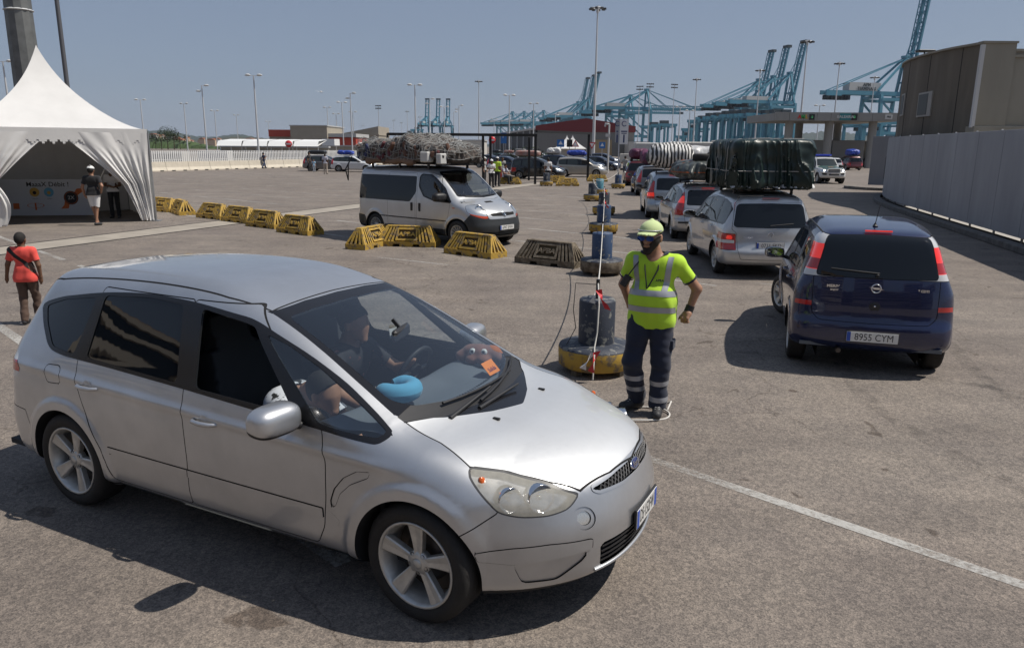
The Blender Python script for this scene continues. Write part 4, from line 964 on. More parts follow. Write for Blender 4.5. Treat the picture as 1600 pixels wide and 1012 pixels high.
def x_van():
    ft = [('dark','s',[(-.70,1.70),(-.70,1.05),(1.40,1.05),(1.62,1.30),(1.60,1.70)],.5,BD,.002,.06),
          ('ftrim','s',[(1.70,1.70),(1.70,1.45),(1.90,1.20),(2.35,1.09),(2.86,1.08),(2.90,1.11),(2.62,1.44),(2.32,1.66),(2.12,1.765),(1.78,1.775)],.5,BD,0,.04),
          ('gf','s',[(1.74,1.69),(1.74,1.47),(1.93,1.23),(2.37,1.13),(2.50,1.125),(2.48,1.50),(2.28,1.645),(2.10,1.735),(1.80,1.745)],.5,('ftrim',)),('gd','s',[(2.55,1.125),(2.82,1.12),(2.58,1.41),(2.54,1.44)],.5,('ftrim',)),
          ('wtrim','f',[(-.2,1.19),(.72,1.235),(.735,1.26),(.66,1.79),(.60,1.83),(-.2,1.86)],1.9,BD,.002,.04),('wglass','f',[(-.2,1.24),(.68,1.28),(.62,1.76),(.57,1.79),(-.2,1.82)],1.9,('wtrim',),0,.04),
          ('hl','s',[(3.27,1.045),(3.43,1.06),(3.70,.90),(3.80,.735),(3.74,.73),(3.50,.82),(3.38,.90)],.42,BD,.003,.05),('amb','s',[(3.40,.87),(3.50,.79),(3.9,.66),(3.9,.78),(3.72,.79)],.42,('hl',),0,0),
          ('lower','s',[(3.46,.10),(3.28,.60),(3.49,.83),(3.80,.735),(3.81,.71),(4.3,.71),(4.3,.10)],.0,BD,.003,.01),
          ('gr2','f',[(-.2,.845),(.42,.855),(.45,.84),(.42,.785),(-.2,.765)],3.2,BD,0,.02),('int','f',[(-.2,.40),(.72,.40),(.72,.31),(-.2,.31)],3.2,('lower',)),
          ('hood','t',[(3.22,-.3),(3.20,.35),(3.06,.66),(3.2,.72),(3.36,.60),(3.62,.52),(3.80,.46),(3.83,-.3)],.8,BD,.004,.03),
          ('fdoor','s',[(1.66,1.78),(1.66,.42),(2.74,.42),(2.78,.70),(2.86,1.06),(2.35,1.74),(2.1,1.81)],.5,BD,.0035,.05),
          ('sdoor','s',[(1.60,1.78),(1.60,.42),(.52,.42),(.52,1.78)],.5,BD,.0035,.03),
          ('sillb','s',[(.40,.1),(.40,.415),(2.70,.415),(2.70,.1)],.5,BD+('underbody','fdoor','sdoor'),0,.01),('rblk','s',[(-1.3,.1),(-.36,.1),(-.38,.50),(-.46,.60),(-.70,.62),(-1.3,.70)],.0,BD,.003,.02),
          ('strip','s',[(.14,.645),(.14,.625),(2.72,.625),(2.72,.645)],.5,BD+('fdoor','sdoor'),0,0),
          ('rwin','r',[(.04,1.08),(.70,1.08),(.66,1.72),(.04,1.72)],-.5,BD,.003,.05),('lampr','s',[(-1,.85),(-.72,.85),(-.74,1.45),(-1,1.45)],.6,BD,.003,.02),
          ('gate','r',[(-.2,.58),(.78,.58),(.74,1.85),(-.2,1.85)],-.5,BD,.0035,.03)]
    o = {'dark': ('side_window',TINT,True,.002,None),'ftrim': ('window_surround',BLACKGL,True,0,None),'fdoor': ('front_door',None,True,0,None),'sdoor': ('sliding_door',None,True,0,None),'gf': ('window',GREYC,True,-.004,'fdoor'),'gd': ('quarter_window',GREYC,True,-.004,None),'wtrim': ('windscreen_surround',BLACKGL,False,0,None),'wglass': ('windscreen',WS,False,-.002,None),
         'hl': ('headlamp',REFLECT,True,0,None),'amb': ('indicator_lens',mat('orange_red_lens',(.55,.07,.015),.12,coat=1),True,.001,'hl'),'lower': ('front_bumper',BUMPER,False,.006,None),'gr2': ('grille',DARKVOID,False,-.012,None),'int': ('air_intake',DARKVOID,False,-.02,'lower'),'hood': ('bonnet',None,False,0,None),'sillb': ('sill_cladding',BUMPER,True,.003,None),'rblk': ('rear_bumper',BUMPER,False,.006,None),
         'strip': ('side_strip',BLACKPL,True,.006,None),'rwin': ('rear_window',TINT,False,.001,None),'lampr': ('tail_lamp',REDLENS,True,.001,None),'gate': ('rear_door',None,False,0,None)}
    return dict(feat=ft,out=o,cowl=3.12,seatx=1.95,seatz=.55,rear_seats=False)
BUMPER = mat('grey_black_bumper',(.03,.033,.036),.45,bump=.15,bscale=250)
def x_offroad():
    ft = [('trim','s',[(-.72,1.66),(-.72,1.16),(1.0,1.14),(1.98,1.12),(2.05,1.15),(1.72,1.52),(1.48,1.71),(0,1.74)],.4,BD,0,.04),
          ('gq','s',[(-.68,1.63),(-.68,1.20),(.0,1.19),(.0,1.70),(-.6,1.69)],.4,('trim',)),('gr','s',[(.1,1.19),(.92,1.18),(.92,1.70),(.1,1.70)],.4,('trim',)),('gf','s',[(1.02,1.18),(1.94,1.16),(1.67,1.49),(1.45,1.68),(1.02,1.69)],.4,('trim',)),
          ('wtrim','f',[(-.2,1.25),(.73,1.25),(.64,1.74),(-.2,1.77)],1.3,BD,.002,.04),('wglass','f',[(-.2,1.28),(.70,1.28),(.61,1.72),(-.2,1.74)],1.3,('wtrim',),0,.03),
          ('rtrim','r',[(-.2,1.18),(.66,1.18),(.60,1.66),(-.2,1.68)],-.4,BD,.002,.04),
          ('hood','t',[(2.20,-.3),(2.12,.74),(2.6,.76),(3.3,.70),(3.40,.50),(3.42,-.3)],1.0,BD,.005,.03),
          ('hl','f',[(.52,1.06),(.50,.86),(.78,.84),(.95,.88),(.95,1.02)],2.9,BD,.003,.03),('gr2','f',[(-.3,1.04),(.44,1.04),(.42,.84),(-.3,.84)],3.0,BD,.004,.03),
          ('int','f',[(-.3,.70),(.35,.70),(.35,.60),(-.3,.60)],3.0,BD,0,.02),('fogp','f',[(.50,.74),(.50,.62),(.76,.64),(.80,.76)],2.9,BD,0,.03),
          ('fdoor','s',[(2.02,1.12),(2.15,.8),(2.12,.5),(.97,.5),(.97,1.72),(1.46,1.72)],.4,BD,.004,.04),('rdoor','s',[(.97,.5),(.97,1.72),(.05,1.72),(.05,1.1),(.3,.85),(.5,.5)],.4,BD,.004,.04),
          ('fbump','s',[(2.9,.1),(3.05,.62),(3.2,.80),(4,.80),(4,.1)],.0,BD,.003,.02),('lampr','r',[(.62,.9),(.62,1.15),(.95,1.15),(.95,.9)],-.6,BD,.003,.02)]
    o = dict(x_compact()['out']); o.update({'gf': ('window',TINT,True,-.003,'fdoor'),'wglass': ('windscreen',GREYPANE,False,0,None),'rtrim': ('rear_window',TINT,False,0,None),'hl': ('headlamp',REFLECT,True,0,None),'lampr': ('tail_lamp',REDLENS,True,0,None),'fogp': ('fog_lamp_recess',DARKVOID,True,-.02,None),'fbump': ('front_bumper',None,False,.02,None)})
    return dict(feat=ft,out=o,cowl=2.15,seatx=1.1)
def roof_bars(r,F,xs,w,z0,m=None,zz=.05):
    b = MB()
    for x in xs:
        q = root(F,[[x,w,z0+1]],[0,0,-1],2.)[0][2]; q0 = root(F,[[x,0,z0+1]],[0,0,-1],2.)[0][2]; zt = q0+zz
        b.cbox(x-.02,x+.02,-w-.03,w+.03,zt-.012,zt+.012,.004)
        for y in (-w,w): b.box(x-.03,x+.03,y-.02,y+.02,q-.02,zt)
    return b.build('roof_rack',m or BLACKPL,r)
# ---------------------------------------------------------------- vehicles that stand in the queue
NAVY = paint('navy_paint',(.009,.016,.070),.25,.25,1.0,.25)
LSILV = paint('pale_silver_paint',(.56,.57,.58),.5,.3)
BSILV = paint('blue_silver_paint',(.42,.47,.52),.5,.3)
WSILV = paint('white_silver_paint',(.63,.62,.60),.35,.3)
def make_meriva():
    X = x_compact()
    r,F,s,out = make_car(COMPACT,X,'compact_car','dark blue compact people carrier seen from behind, front wheel turned, nearest car on the right','car',(4.1385,8.5878),1.278,NAVY,.026,wheel=('flare',5,.20),clear=.92,steer=.42)
    gate = out[('gate',None)]
    plate(gate,F,-.9,.455,-1,.52,.11,'8955 CYM')
    text_obj('model_badge','MERIVA',.042,CHROME,gate,frame((root_x(F,.42,.985,-1)-.004,.42,.985),(0,-1,0),(.05,0,1)),.002,bold=.0015,sx=1.15)
    text_obj('model_badge','ENJOY',.024,CHROME,gate,frame((root_x(F,.42,.945,-1)-.004,.42,.945),(0,-1,0),(.05,0,1)),.002,bold=.001,sx=1.2)
    text_obj('model_badge','1.7 CDTI',.036,CHROME,gate,frame((root_x(F,-.46,.975,-1)-.004,-.46,.975),(0,-1,0),(.05,0,1)),.002,bold=.0015)
    M = frame((root_x(F,0,.985,-1)-.006,0,.985),(0,-1,0),(.05,0,1)); b = MB(); torus(b,None,.046,.006,M,32,6)
    b.add([M @ Vector(p) for p in ((-.078,.012,.004),(.03,.010,.006),(.03,-.004,.006),(-.03,-.001,.006))],[(0,1,2,3)]); b.add([M @ Vector(p) for p in ((.078,-.012,.004),(-.03,-.010,.006),(-.03,.004,.006),(.03,.001,.006))],[(0,1,2,3)])
    b.build('maker_badge',CHROME,gate)
    b = MB(); b.lathe([(.010,.0),(.010,.006),(.0005,.007)],12,frame((root_x(F,0,.79,-1)-.002,0,.79),(0,-1,0),(0,0,1))); b.build('lock',CHROME,gate)
    b = MB(); b.lathe([(.06,-.002),(.05,.003),(.0005,.002)],20,frame((root_x(F,0,.78,-1),0,.78),(0,-1.3,0),(0,0,1))); b.build('handle_recess',BLACKPL,gate)
    w = wiper(r,F,(-.02,1.135,-1),(.47,1.165,-1),lift=.02); b = MB(); q = surf_pt(F,0,1.125,-1); b.lathe([(.02,0),(.018,.03),(.0005,.032)],12,frame(q,(0,-1,0),(0,0,1))); b.build('wiper_pivot',BLACKPL,w)
    b = MB(); b.cbox(-.30,-.27,-.14,.14,1.572,1.590,.004); b.build('high_brake_lamp',REDLIT,r)
    b = MB(); b.tube([(-.02,0,1.60),(.0,0,1.635),(-.01,0,1.645)],[.035,.014,.008],8); b.tube([(-.01,0,1.64),(-.19,0,1.86)],[.005,.003],6); b.build('aerial',BLACKPL,r)
    b = MB()
    for sd in (1,-1):
        pts = [(x,sd*(F.half(x,1.55)-.035),root(F,[[x,F.half(x,1.55)-.035,2.2]],[0,0,-1],1.5)[0][2]+.002) for x in np.linspace(-.15,1.6,10)]; b.tube(pts,.010,5)
    b.build('roof_ditch_strip',BLACKPL,r)
    b = MB(); b.tube([(-.60,.32,.27),(-.50,.32,.27)],.028,10); b.build('exhaust_pipe',DISC,r)
    b = MB(); b.tube([(-.60,.32,.27),(-.50,.32,.27)],.028,10); 
    add_mirror(r,(1.95,.97,1.02),1,BLACKPL,1.0); add_mirror(r,(1.95,-.97,1.02),-1,BLACKPL,1.0)
    for sd in (1,-1): handle(out[('fdoor',sd)],F,1.22,.90,sd,NAVY); handle(out[('rdoor',sd)],F,.42,.92,sd,NAVY)
    return r
def make_touran():
    X = x_tour()
    r,F,s,out = make_car(TOUR,X,'people_carrier','silver people carrier with red square tail lamps under the tallest load, a dark green tarpaulin','car',(4.95,15.05),1.53,LSILV,.030,wheel=('twin',9,.20))
    gate = out[('gate',None)]; plate(gate,F,-1.1,.655,-1,.52,.11,'0711 FKD')
    M = frame((root_x(F,0,.86,-1)-.006,0,.86),(0,-1,0),(.05,0,1)); b = MB(); torus(b,None,.05,.005,M,28,6)
    for q in (((-.028,.036),(-.010,-.006),(0,.016),(.010,-.006),(.028,.036)),((-.044,.014),(-.020,-.038),(-.0,.002),(.020,-.038),(.044,.014))):
        b.tube([M @ Vector((x,y,.004)) for x,y in q],.0045,5)
    b.build('maker_badge',CHROME,gate)
    text_obj('model_badge','TOURAN',.040,CHROME,gate,frame((root_x(F,.40,.80,-1)-.004,.42,.80),(0,-1,0),(.05,0,1)),.002)
    wiper(r,F,(0.02,1.02,-1),(-.42,1.06,-1),lift=.02)
    b = MB(); b.cbox(-.60,-.57,-.16,.16,1.530,1.545,.003); b.build('high_brake_lamp',REDLENS,r)
    roof_bars(r,F,(0.0,1.15),.56,1.6)
    for sd in (1,-1): add_mirror(r,(2.0,sd*1.03,1.02),sd,LSILV,1.05); handle(out[('fdoor',sd)],F,1.28,.90,sd,LSILV); handle(out[('rdoor',sd)],F,.38,.92,sd,LSILV)
    return r
def make_focus():
    r,F,s,out = make_car(WAGON,x_wagon(),'estate_car','pale silver estate with tall red tail lamps, bagged load and spare tyres on its roof','car',(5.28,21.0),1.50,LSILV,.035,wheel=('thin',10,.19))
    gate = out[('gate',None)]; b = MB(); b.cbox(-.62,-.60,-.17,.17,1.408,1.420,.003); b.build('high_brake_lamp',REDLIT,r)
    roof_bars(r,F,(0.0,1.0),.52,1.5); plate(gate,F,-1.1,.80,-1,.52,.11,'3264 BVC')
    b = MB(); b.box(-.985,-.955,.35,.80,.50,.545); b.build('bumper_pad',BLACKPL,r)
    for sd in (1,-1): add_mirror(r,(1.9,sd*1.0,.98),sd,BLACKPL,1.0); handle(out[('fdoor',sd)],F,1.2,.85,sd,LSILV); handle(out[('rdoor',sd)],F,.35,.86,sd,LSILV)
    return r
def make_scenic():
    r,F,s,out = make_car(TOUR,x_mpv(),'people_carrier','bluish silver people carrier with upright tail lamps below the black and white striped load','car',(5.66,27.2),1.47,BSILV,.04,wheel=('thin',8,.19))
    b = MB(); b.cbox(-.60,-.57,-.14,.14,1.530,1.545,.003); b.build('high_brake_lamp',REDLIT,r)
    roof_bars(r,F,(0.0,1.15),.56,1.6)
    for sd in (1,-1): add_mirror(r,(2.0,sd*1.03,1.02),sd,BLACKPL,1.0)
    return r
def make_van():
    r,F,s,out = make_car(VAN,x_van(),'van','silver passenger van with black bumpers carrying a huge netted load on its roof rack','van',(-3.1563,21.36),-.6992,LSILV,.035,wheel=('thin',14,.21),clear=1.12)
    lo = out[('lower',None)]; plate(lo,F,4.3,.50,1,.52,.11,'6947 JMW')
    b = MB()
    for z in (.345,.375): 
        pts = [(root_x(F,y,z,1)-.005,y,z) for y in np.linspace(-.68,.68,13)]
        for i in range(12): b.beam(pts[i],pts[i+1],.02,.008)
    b.build('intake_slat',BUMPER,lo)
    M = frame((root_x(F,0,.81,1)+.008,0,.815),(0,1,0),(-.5,0,1)); b = MB(); torus(b,None,.058,.006,M,28,6)
    b.add([M @ Vector(p) for p in ((0,.048,.006),(.026,0,.012),(0,-.048,.006),(-.026,0,.012))],[(0,3,2,1)]); b.build('maker_badge',CHROME,r)
    g = root(F,[[3.5,.0,2]],[0,0,-1],2)[0]
    b = MB(); v = []
    for (x,y) in ((3.34,-.16),(3.34,.10),(3.43,.11),(3.43,-.17)): v.append((x,y-.05,root(F,[[x,y-.05,2]],[0,0,-1],2)[0][2]+.003))
    b.add(v,[(0,3,2,1)]); b.build('bonnet_vent',DARKVOID,r)
    wiper(r,F,(-.55,1.235,1),(-.02,1.225,1),lift=.02); wiper(r,F,(.02,1.225,1),(.6,1.25,1),lift=.02)
    for sd in (1,-1):
        add_mirror(r,(2.62,sd*1.07,1.22),sd,BLACKPL,1.45)
        for x in (1.47,1.77):
            y = side_y(F,x,.93)
            b = MB(); b.cbox(x-.035,x+.035,min(sd*(y-.01),sd*(y+.022)),max(sd*(y-.01),sd*(y+.022)),.82,1.03,.01); b.build('handle',BLACKPL,out[('sdoor' if x < 1.6 else 'fdoor',sd)])
        y = side_y(F,2.98,.98); b = MB(); b.cbox(2.93,3.02,sd*y-.008,sd*y+.008,.955,.975,.003); b.build('side_repeater',AMBER,r)
        # lamp bowls
        b = MB(); fwd = Vector((.8,sd*.4,.45)).normalized(); xa = Vector((0,0,1)).cross(fwd).normalized(); M = frame(tuple(Vector(root(F,[[3.55,sd*.62,2]],[0,0,-1],2)[0])-fwd*.02),xa,fwd.cross(xa)); b.lathe([(.085,.022),(.09,.026),(.09,-.03)],20,M); b.lathe([(.08,.02),(.05,.005),(.0005,0)],20,M); b.build('lamp_bowl',CHROME,out[('hl',sd)])
    # roof rack
    b = MB()
    for y in (-.74,.74): b.tube([(-.55,y,2.02),(2.2,y,2.02)],.022,8); b.tube([(-.55,y,2.10),(2.2,y,2.10)],.016,8)
    for x in np.linspace(-.5,2.15,8): b.cbox(x-.02,x+.02,-.78,.78,1.995,2.02,.004)
    b.cbox(2.18,2.24,-.76,.76,1.97,2.06,.01)
    for x in (-.3,.8,1.9):
        for y in (-.72,.72): b.box(x-.03,x+.03,y-.02,y+.02,1.86,2.02)
    b.build('roof_rack',BLACKPL,r)
    M = frame((2.242,-.42,2.015),(0,1,0),(0,0,1)); text_obj('rack_lettering','RENAULT',.055,WHITELENS,r,M,.0005,bold=.002,sx=1.3)
    M = frame((2.242,.52,2.015),(0,1,0),(0,0,1)); text_obj('rack_lettering','TRAFIC',.045,WHITELENS,r,M,.0005,bold=.001,sx=1.2)
    return r
def make_patrol():
    WHT = paint('police_white',(.62,.62,.60),.1,.3); GRN = paint('police_green',(.03,.09,.06),.2,.35)
    r,F,s,out = make_car(OFFROAD,x_offroad(),'patrol_car','white and green off-road police patrol car with blue roof light bar and lit headlamps','police car',(23.2,58.3),-1.62,WHT,.045,wheel=('flare',6,.26))
    out[('hood',None)].data.materials[0] = GRN
    for sd in (1,-1): out[('fdoor',sd)].data.materials[0] = GRN; add_mirror(r,(1.75,sd*1.10,1.22),sd,BLACKPL,1.3)
    BL = mat('blue_beacon',(.02,.05,.45),.15,coat=1); b = MB(); b.cbox(.75,1.05,-.60,.60,1.93,2.06,.03); b.build('light_bar',BL,r)
    b = MB(); b.box(.8,1.0,-.45,.45,1.86,1.94); b.build('light_bar_foot',BLACKPL,r)
    LIT = mat('lit_headlamp',(.8,.8,.8),.2,emit=(1,.97,.9,7.))
    for sd in (1,-1):
        M = frame((root_x(F,sd*.66,.95,1)+.01,sd*.66,.95),(0,1,0),(0,0,1)); b = MB(); b.lathe([(.06,0),(.05,.02),(.0005,.03)],14,M); b.build('headlamp_bulb',LIT,out[('hl',sd)])
    b = MB()
    for z in (.88,.92,.96,1.0): b.beam((root_x(F,-.38,z,1)+.01,-.38,z),(root_x(F,.38,z,1)+.01,.38,z),.012)
    b.build('grille_bar',CHROME,out[('gr2',None)])
    b = MB()
    for y in (-.45,.45): b.tube([(3.56,y,.70),(3.58,y,1.06)],.028,8)
    b.tube([(3.58,-.45,1.06),(3.58,.45,1.06)],.028,8); b.tube([(3.42,-.86,.82),(3.58,-.45,.80),(3.58,.45,.80),(3.42,.86,.82)],.03,8); b.build('bull_bar',LSILV,r)
    plate(r,F,4,.74,1,.52,.11,'PGC 5186')
    b = MB(); M = frame(tuple(root(F,[[2.75,0,2.]],[0,0,-1],1.5)[0]+np.array([0,0,.004])),(0,1,0),(-1,0,.05)); b.prism([(-.22,-.10),(.22,-.10),(.16,.10),(-.16,.10)],0,.003,M); b.build('bonnet_emblem',mat('emblem_orange',(.55,.18,.06),.5),out[('hood',None)])
    for y in (-.83,.83): b = MB(); b.tube([(1.95,y*.95,1.3),(1.5,y*.82,1.80)],.015,6)
    return r
# ---------------------------------------------------------------- people (one continuous body grown from a skeleton, clothes as separate skins)
SKIN1 = mat('skin_tanned',(.36,.19,.12),.55,var=.12,vscale=20); SKIN2 = mat('skin_brown',(.16,.08,.045),.55,var=.12,vscale=20)
HAIR = mat('dark_hair',(.012,.010,.009),.8,bump=.4,bscale=220); SHOE = mat('dark_shoe',(.03,.03,.032),.6)
def cloth(name,col,**k): return mat(name,col,.85,bump=.12,bscale=260,sheen=.15,**k)
def rc(x,y,z,a,b,ra,rb,sy=1.):
    """round cone from a to b; sy < 1 flattens it front to back"""
    a = np.array(a,np.float32).copy(); b = np.array(b,np.float32).copy(); yy = y
    if sy != 1: yc = (a[1]+b[1])/2; yy = (y-yc)/sy+yc
    e = b-a; L = max(float(e@e),1e-8)
    t = np.clip(((x-a[0])*e[0]+(yy-a[1])*e[1]+(z-a[2])*e[2])/L,0,1)
    d = np.sqrt((x-a[0]-t*e[0])**2+(yy-a[1]-t*e[1])**2+(z-a[2]-t*e[2])**2)-(ra+(rb-ra)*t)
    return d*(sy if sy < 1 else 1)
def V3(*a): return np.array(a,float)
POSE = dict(head=(0,-.01,1.655),neck=(0,.015,1.50),chest=(0,.01,1.33),waist=(0,.01,1.10),pelvis=(0,.01,.97),
            shL=(.185,.015,1.435),shR=(-.185,.015,1.435),elL=(.235,.03,1.14),elR=(-.235,.03,1.14),wrL=(.245,-.05,.90),wrR=(-.245,-.05,.90),haL=(.245,-.09,.82),haR=(-.245,-.09,.82),
            hiL=(.095,.01,.93),hiR=(-.095,.01,.93),knL=(.105,-.01,.51),knR=(-.105,-.01,.51),anL=(.11,.03,.09),anR=(-.11,.03,.09),toL=(.135,-.13,.03),toR=(-.135,-.13,.03),belly=0.,headyaw=0.)
def limb_fns(J):
    arms = lambda x,y,z,k,s: smin(smin(rc(x,y,z,J['sh'+s],J['el'+s],.056+k,.044+k),rc(x,y,z,J['el'+s],J['wr'+s],.043+k,.029+k),.02),9+x*0,.01)
    def torso(x,y,z,k):
        c,w,p = J['chest'],J['waist'],J['pelvis']; b = J['belly']
        f = rc(x,y,z,V3(*c)+(-.075,0,.03),V3(*c)+(.075,0,.03),.125+k,.125+k,.82)
        f = smin(f,rc(x,y,z,V3(*w)+(-.06,0,0),V3(*w)+(.06,0,0),.105+k+b,.105+k+b,.90+b),.09)
        f = smin(f,rc(x,y,z,V3(*p)+(-.07,0,0),V3(*p)+(.07,0,0),.112+k,.112+k,.88),.08)
        f = smin(f,rc(x,y,z,J['shL'],J['shR'],.06+k,.06+k),.06)
        f = smin(f,rc(x,y,z,V3(*J['neck'])-(0,0,.05),V3(*J['neck'])+(0,-.005,.05),.075+k,.052+k),.05)
        if b: f = smin(f,rc(x,y,z,V3(*w)+(0,-.07,.02),V3(*p)+(0,-.08,.05),.08+k+b,.07+k+b),.08)
        return f
    def leg(x,y,z,k,s): return smin(rc(x,y,z,J['hi'+s],J['kn'+s],.086+k,.056+k),rc(x,y,z,J['kn'+s],J['an'+s],.055+k,.036+k),.03)
    return arms,torso,leg
def person(name,label,loc,yaw,pose=None,h=1.75,res=.03,skin=None,top=None,bottom=None,sleeve='short',length='long',hair='short',hat=None,shoes=None,group=None,hemz=None,detail=False,extra=None,cat='person',fingers=False):
    J = dict(POSE); J.update(pose or {}); skin = skin or SKIN1; arms,torso,leg = limb_fns(J)
    r = empty(name,(loc[0],loc[1],loc[2] if len(loc) > 2 else 0),yaw,label,cat,group,scale=h/1.78)
    hd = V3(*J['head']); hy = J['headyaw']; ch,sh = math.cos(-hy),math.sin(-hy)
    def hl(x,y,z):
        X,Y = (x-hd[0])/1.13,(y-hd[1])/1.13; return X*ch-Y*sh,X*sh+Y*ch,(z-hd[2])/1.13
    HS = J.get('headscale',1.06)
    def head(x,y,z,k=0):
        X,Y,Z = hl(x,y,z)
        f = np.sqrt((X/.076)**2+((Y-.012)/.098)**2+((Z-.022)/.102)**2)-1; f = f*.078-k
        f = smin(f,rc(X,Y,Z,(0,-.025,-.03),(0,-.055,-.095),.062+k,.030+k),.04)
        if res < .02:
            f = smin(f,rc(X,Y,Z,(0,-.088,.015),(0,-.112,-.028),.010,.015),.02)     # nose
            f = smax(f,-rc(X,Y,Z,(.034,-.100,.016),(.036,-.100,.016),.016,.016),.02); f = smax(f,-rc(X,Y,Z,(-.034,-.100,.016),(-.036,-.100,.016),.016,.016),.02)
            f = smin(f,rc(X,Y,Z,(-.018,-.088,-.058),(.018,-.088,-.058),.009,.009),.012)
            f = smax(f,-rc(X,Y,Z,(-.022,-.104,-.058),(.022,-.104,-.058),.0035,.0035),.006)
        for s_ in (1,-1): f = smin(f,np.sqrt(((X-s_*.080)/.012)**2+((Y-.012)/.022)**2+((Z+.002)/.033)**2)*.016-.016,.01)
        return f
    def hand(x,y,z,s):
        w,a = V3(*J['wr'+s]),V3(*J['ha'+s]); e = a-w; e /= max(np.linalg.norm(e),1e-6)
        if not fingers: return smin(rc(x,y,z,w,w+e*.09,.030,.034),rc(x,y,z,w+e*.08,w+e*.15,.030,.018),.02)
        side = np.cross(e,V3(0,0,1) if abs(e[2]) < .8 else V3(0,1,0)); side /= np.linalg.norm(side); nrm = np.cross(side,e)
        f = smin(rc(x,y,z,w,w+e*.03,.030,.033),rc(x,y,z,w+e*.03+side*.02,w+e*.085+side*.024,.024,.020),.015); f = smin(f,rc(x,y,z,w+e*.03-side*.02,w+e*.08-side*.024,.024,.018),.02)
        sg = 1 if s == 'L' else -1; curl = J.get('curl',.5)
        for i,(o,L) in enumerate(((.033,.035),(.012,.040),(-.011,.037),(-.032,.029))):
            b0 = w+e*.085+side*o; d1 = e*math.cos(curl)+nrm*math.sin(curl)*J.get('palm',1); d2 = e*math.cos(curl*2.2)+nrm*math.sin(curl*2.2)*J.get('palm',1)
            f = smin(f,smin(rc(x,y,z,b0,b0+d1*L,.0105,.0095),rc(x,y,z,b0+d1*L,b0+d1*L+d2*L*.85,.0095,.008),.004),.006)
        t0 = w+e*.03+side*.030; t1 = t0+e*.035+side*.026+nrm*.012*J.get('palm',1); f = smin(f,smin(rc(x,y,z,t0,t1,.015,.012),rc(x,y,z,t1,t1+e*.030+side*.004,.012,.009),.005),.01)
        return f
    def body(x,y,z):
        f = smin(torso(x,y,z,-.004),head(x,y,z),.03)
        f = smin(f,rc(x,y,z,V3(*J['neck'])-(0,0,.02),hd+(0,.02,-.04),.052,.050),.03)
        for s in 'LR': f = smin(f,smin(arms(x,y,z,0,s),hand(x,y,z,s),.015),.02); f = smin(f,leg(x,y,z,-.004,s),.03); f = smin(f,rc(x,y,z,J['an'+s],V3(*J['to'+s])*[1,1,1]+(0,0,.01),.036,.028),.03)
        return f
    P = np.array([J[k] for k in J if isinstance(J[k],tuple) or isinstance(J[k],np.ndarray)]); lo,hi = P.min(0)-.20,P.max(0)+.20
    g = surface_nets(body,lo,hi,res); bo = tri_mesh('body',g.P,g.T,g.N,skin,r)
    A1 = {s: V3(*J['el'+s])-V3(*J['sh'+s]) for s in 'LR'}
    # shirt
    if top:
        def shirt(x,y,z):
            f = torso(x,y,z,.012+.004*(res < .02))
            for s in 'LR':
                f = smin(f,rc(x,y,z,J['sh'+s],J['el'+s],.068,.064 if sleeve == 'short' else .055),.03)
                if sleeve == 'long': f = smin(f,rc(x,y,z,J['el'+s],J['wr'+s],.055,.042),.02)
            p_ = V3(*J['pelvis']); bb = J['belly']; f = smin(f,rc(x,y,z,p_+(-.085,0,-.08),p_+(.085,0,-.08),.135,.135,.98),.06)
            if bb: f = smin(f,rc(x,y,z,V3(*J['waist'])+(-.06,-.02,0),V3(*J['waist'])+(.06,-.02,0),.135,.135,1.),.10)
            if res < .02: f = f+.016*noise3(x,y,z,3.2,3)*(1.5-z)-.005*noise3(x,y*1.2,z*.5,9,5)
            return f
        g = surface_nets(shirt,lo,hi,res)
        hz = hemz if hemz is not None else J['pelvis'][2]-.05
        g.drop(lambda x,y,z: z-hz)
        nk = V3(*J['neck']); g.drop(lambda x,y,z: np.maximum((nk[2]-.015-z)+.45*(y-nk[1]),np.hypot(x-nk[0],(y-nk[1])*.9)-.098))
        if sleeve == 'short':
            for s in 'LR':
                a,e = V3(*J['sh'+s]),A1[s]; L = np.linalg.norm(e); e = e/L
                c = a+e*L*.66; g.drop(lambda x,y,z,c=c,e=e: np.maximum(-((x-c[0])*e[0]+(y-c[1])*e[1]+(z-c[2])*e[2]),np.sqrt((x-c[0]-e[0]*.10)**2+(y-c[1]-e[1]*.10)**2+(z-c[2]-e[2]*.10)**2)-.17))
        else:
            for s in 'LR':
                a,e = V3(*J['el'+s]),V3(*J['wr'+s])-V3(*J['el'+s]); L = np.linalg.norm(e); e = e/L
                c = a+e*L*.95; g.drop(lambda x,y,z,c=c,e=e: np.maximum(-((x-c[0])*e[0]+(y-c[1])*e[1]+(z-c[2])*e[2]),np.sqrt((x-c[0])**2+(y-c[1])**2+(z-c[2])**2)-.12))
        if extra: extra(g,r,J)
        sh_ = tri_mesh('shirt',*g.get('body')[:2],g.get('body')[2],top,r)
    if bottom:
        bk_ = J.get('bulk',0.)
        def trou(x,y,z):
            f = rc(x,y,z,V3(*J['pelvis'])+(-.075,0,.02),V3(*J['pelvis'])+(.075,0,.02),.118,.118,.90)
            for s in 'LR': f = smin(f,smin(rc(x,y,z,J['hi'+s],J['kn'+s],.100+bk_,.076+bk_),rc(x,y,z,J['kn'+s],V3(*J['an'+s])-(0,0,.0),.075+bk_,.068+bk_),.03),.03)
            if res < .02: f = f+.012*noise3(x,y,z,4,8)+.007*noise3(x*.4,y*.4,z,9,9)
            return f
        g = surface_nets(trou,lo,hi,res); g.drop(lambda x,y,z: J['pelvis'][2]+.10-z)
        zc = .075 if length == 'long' else None
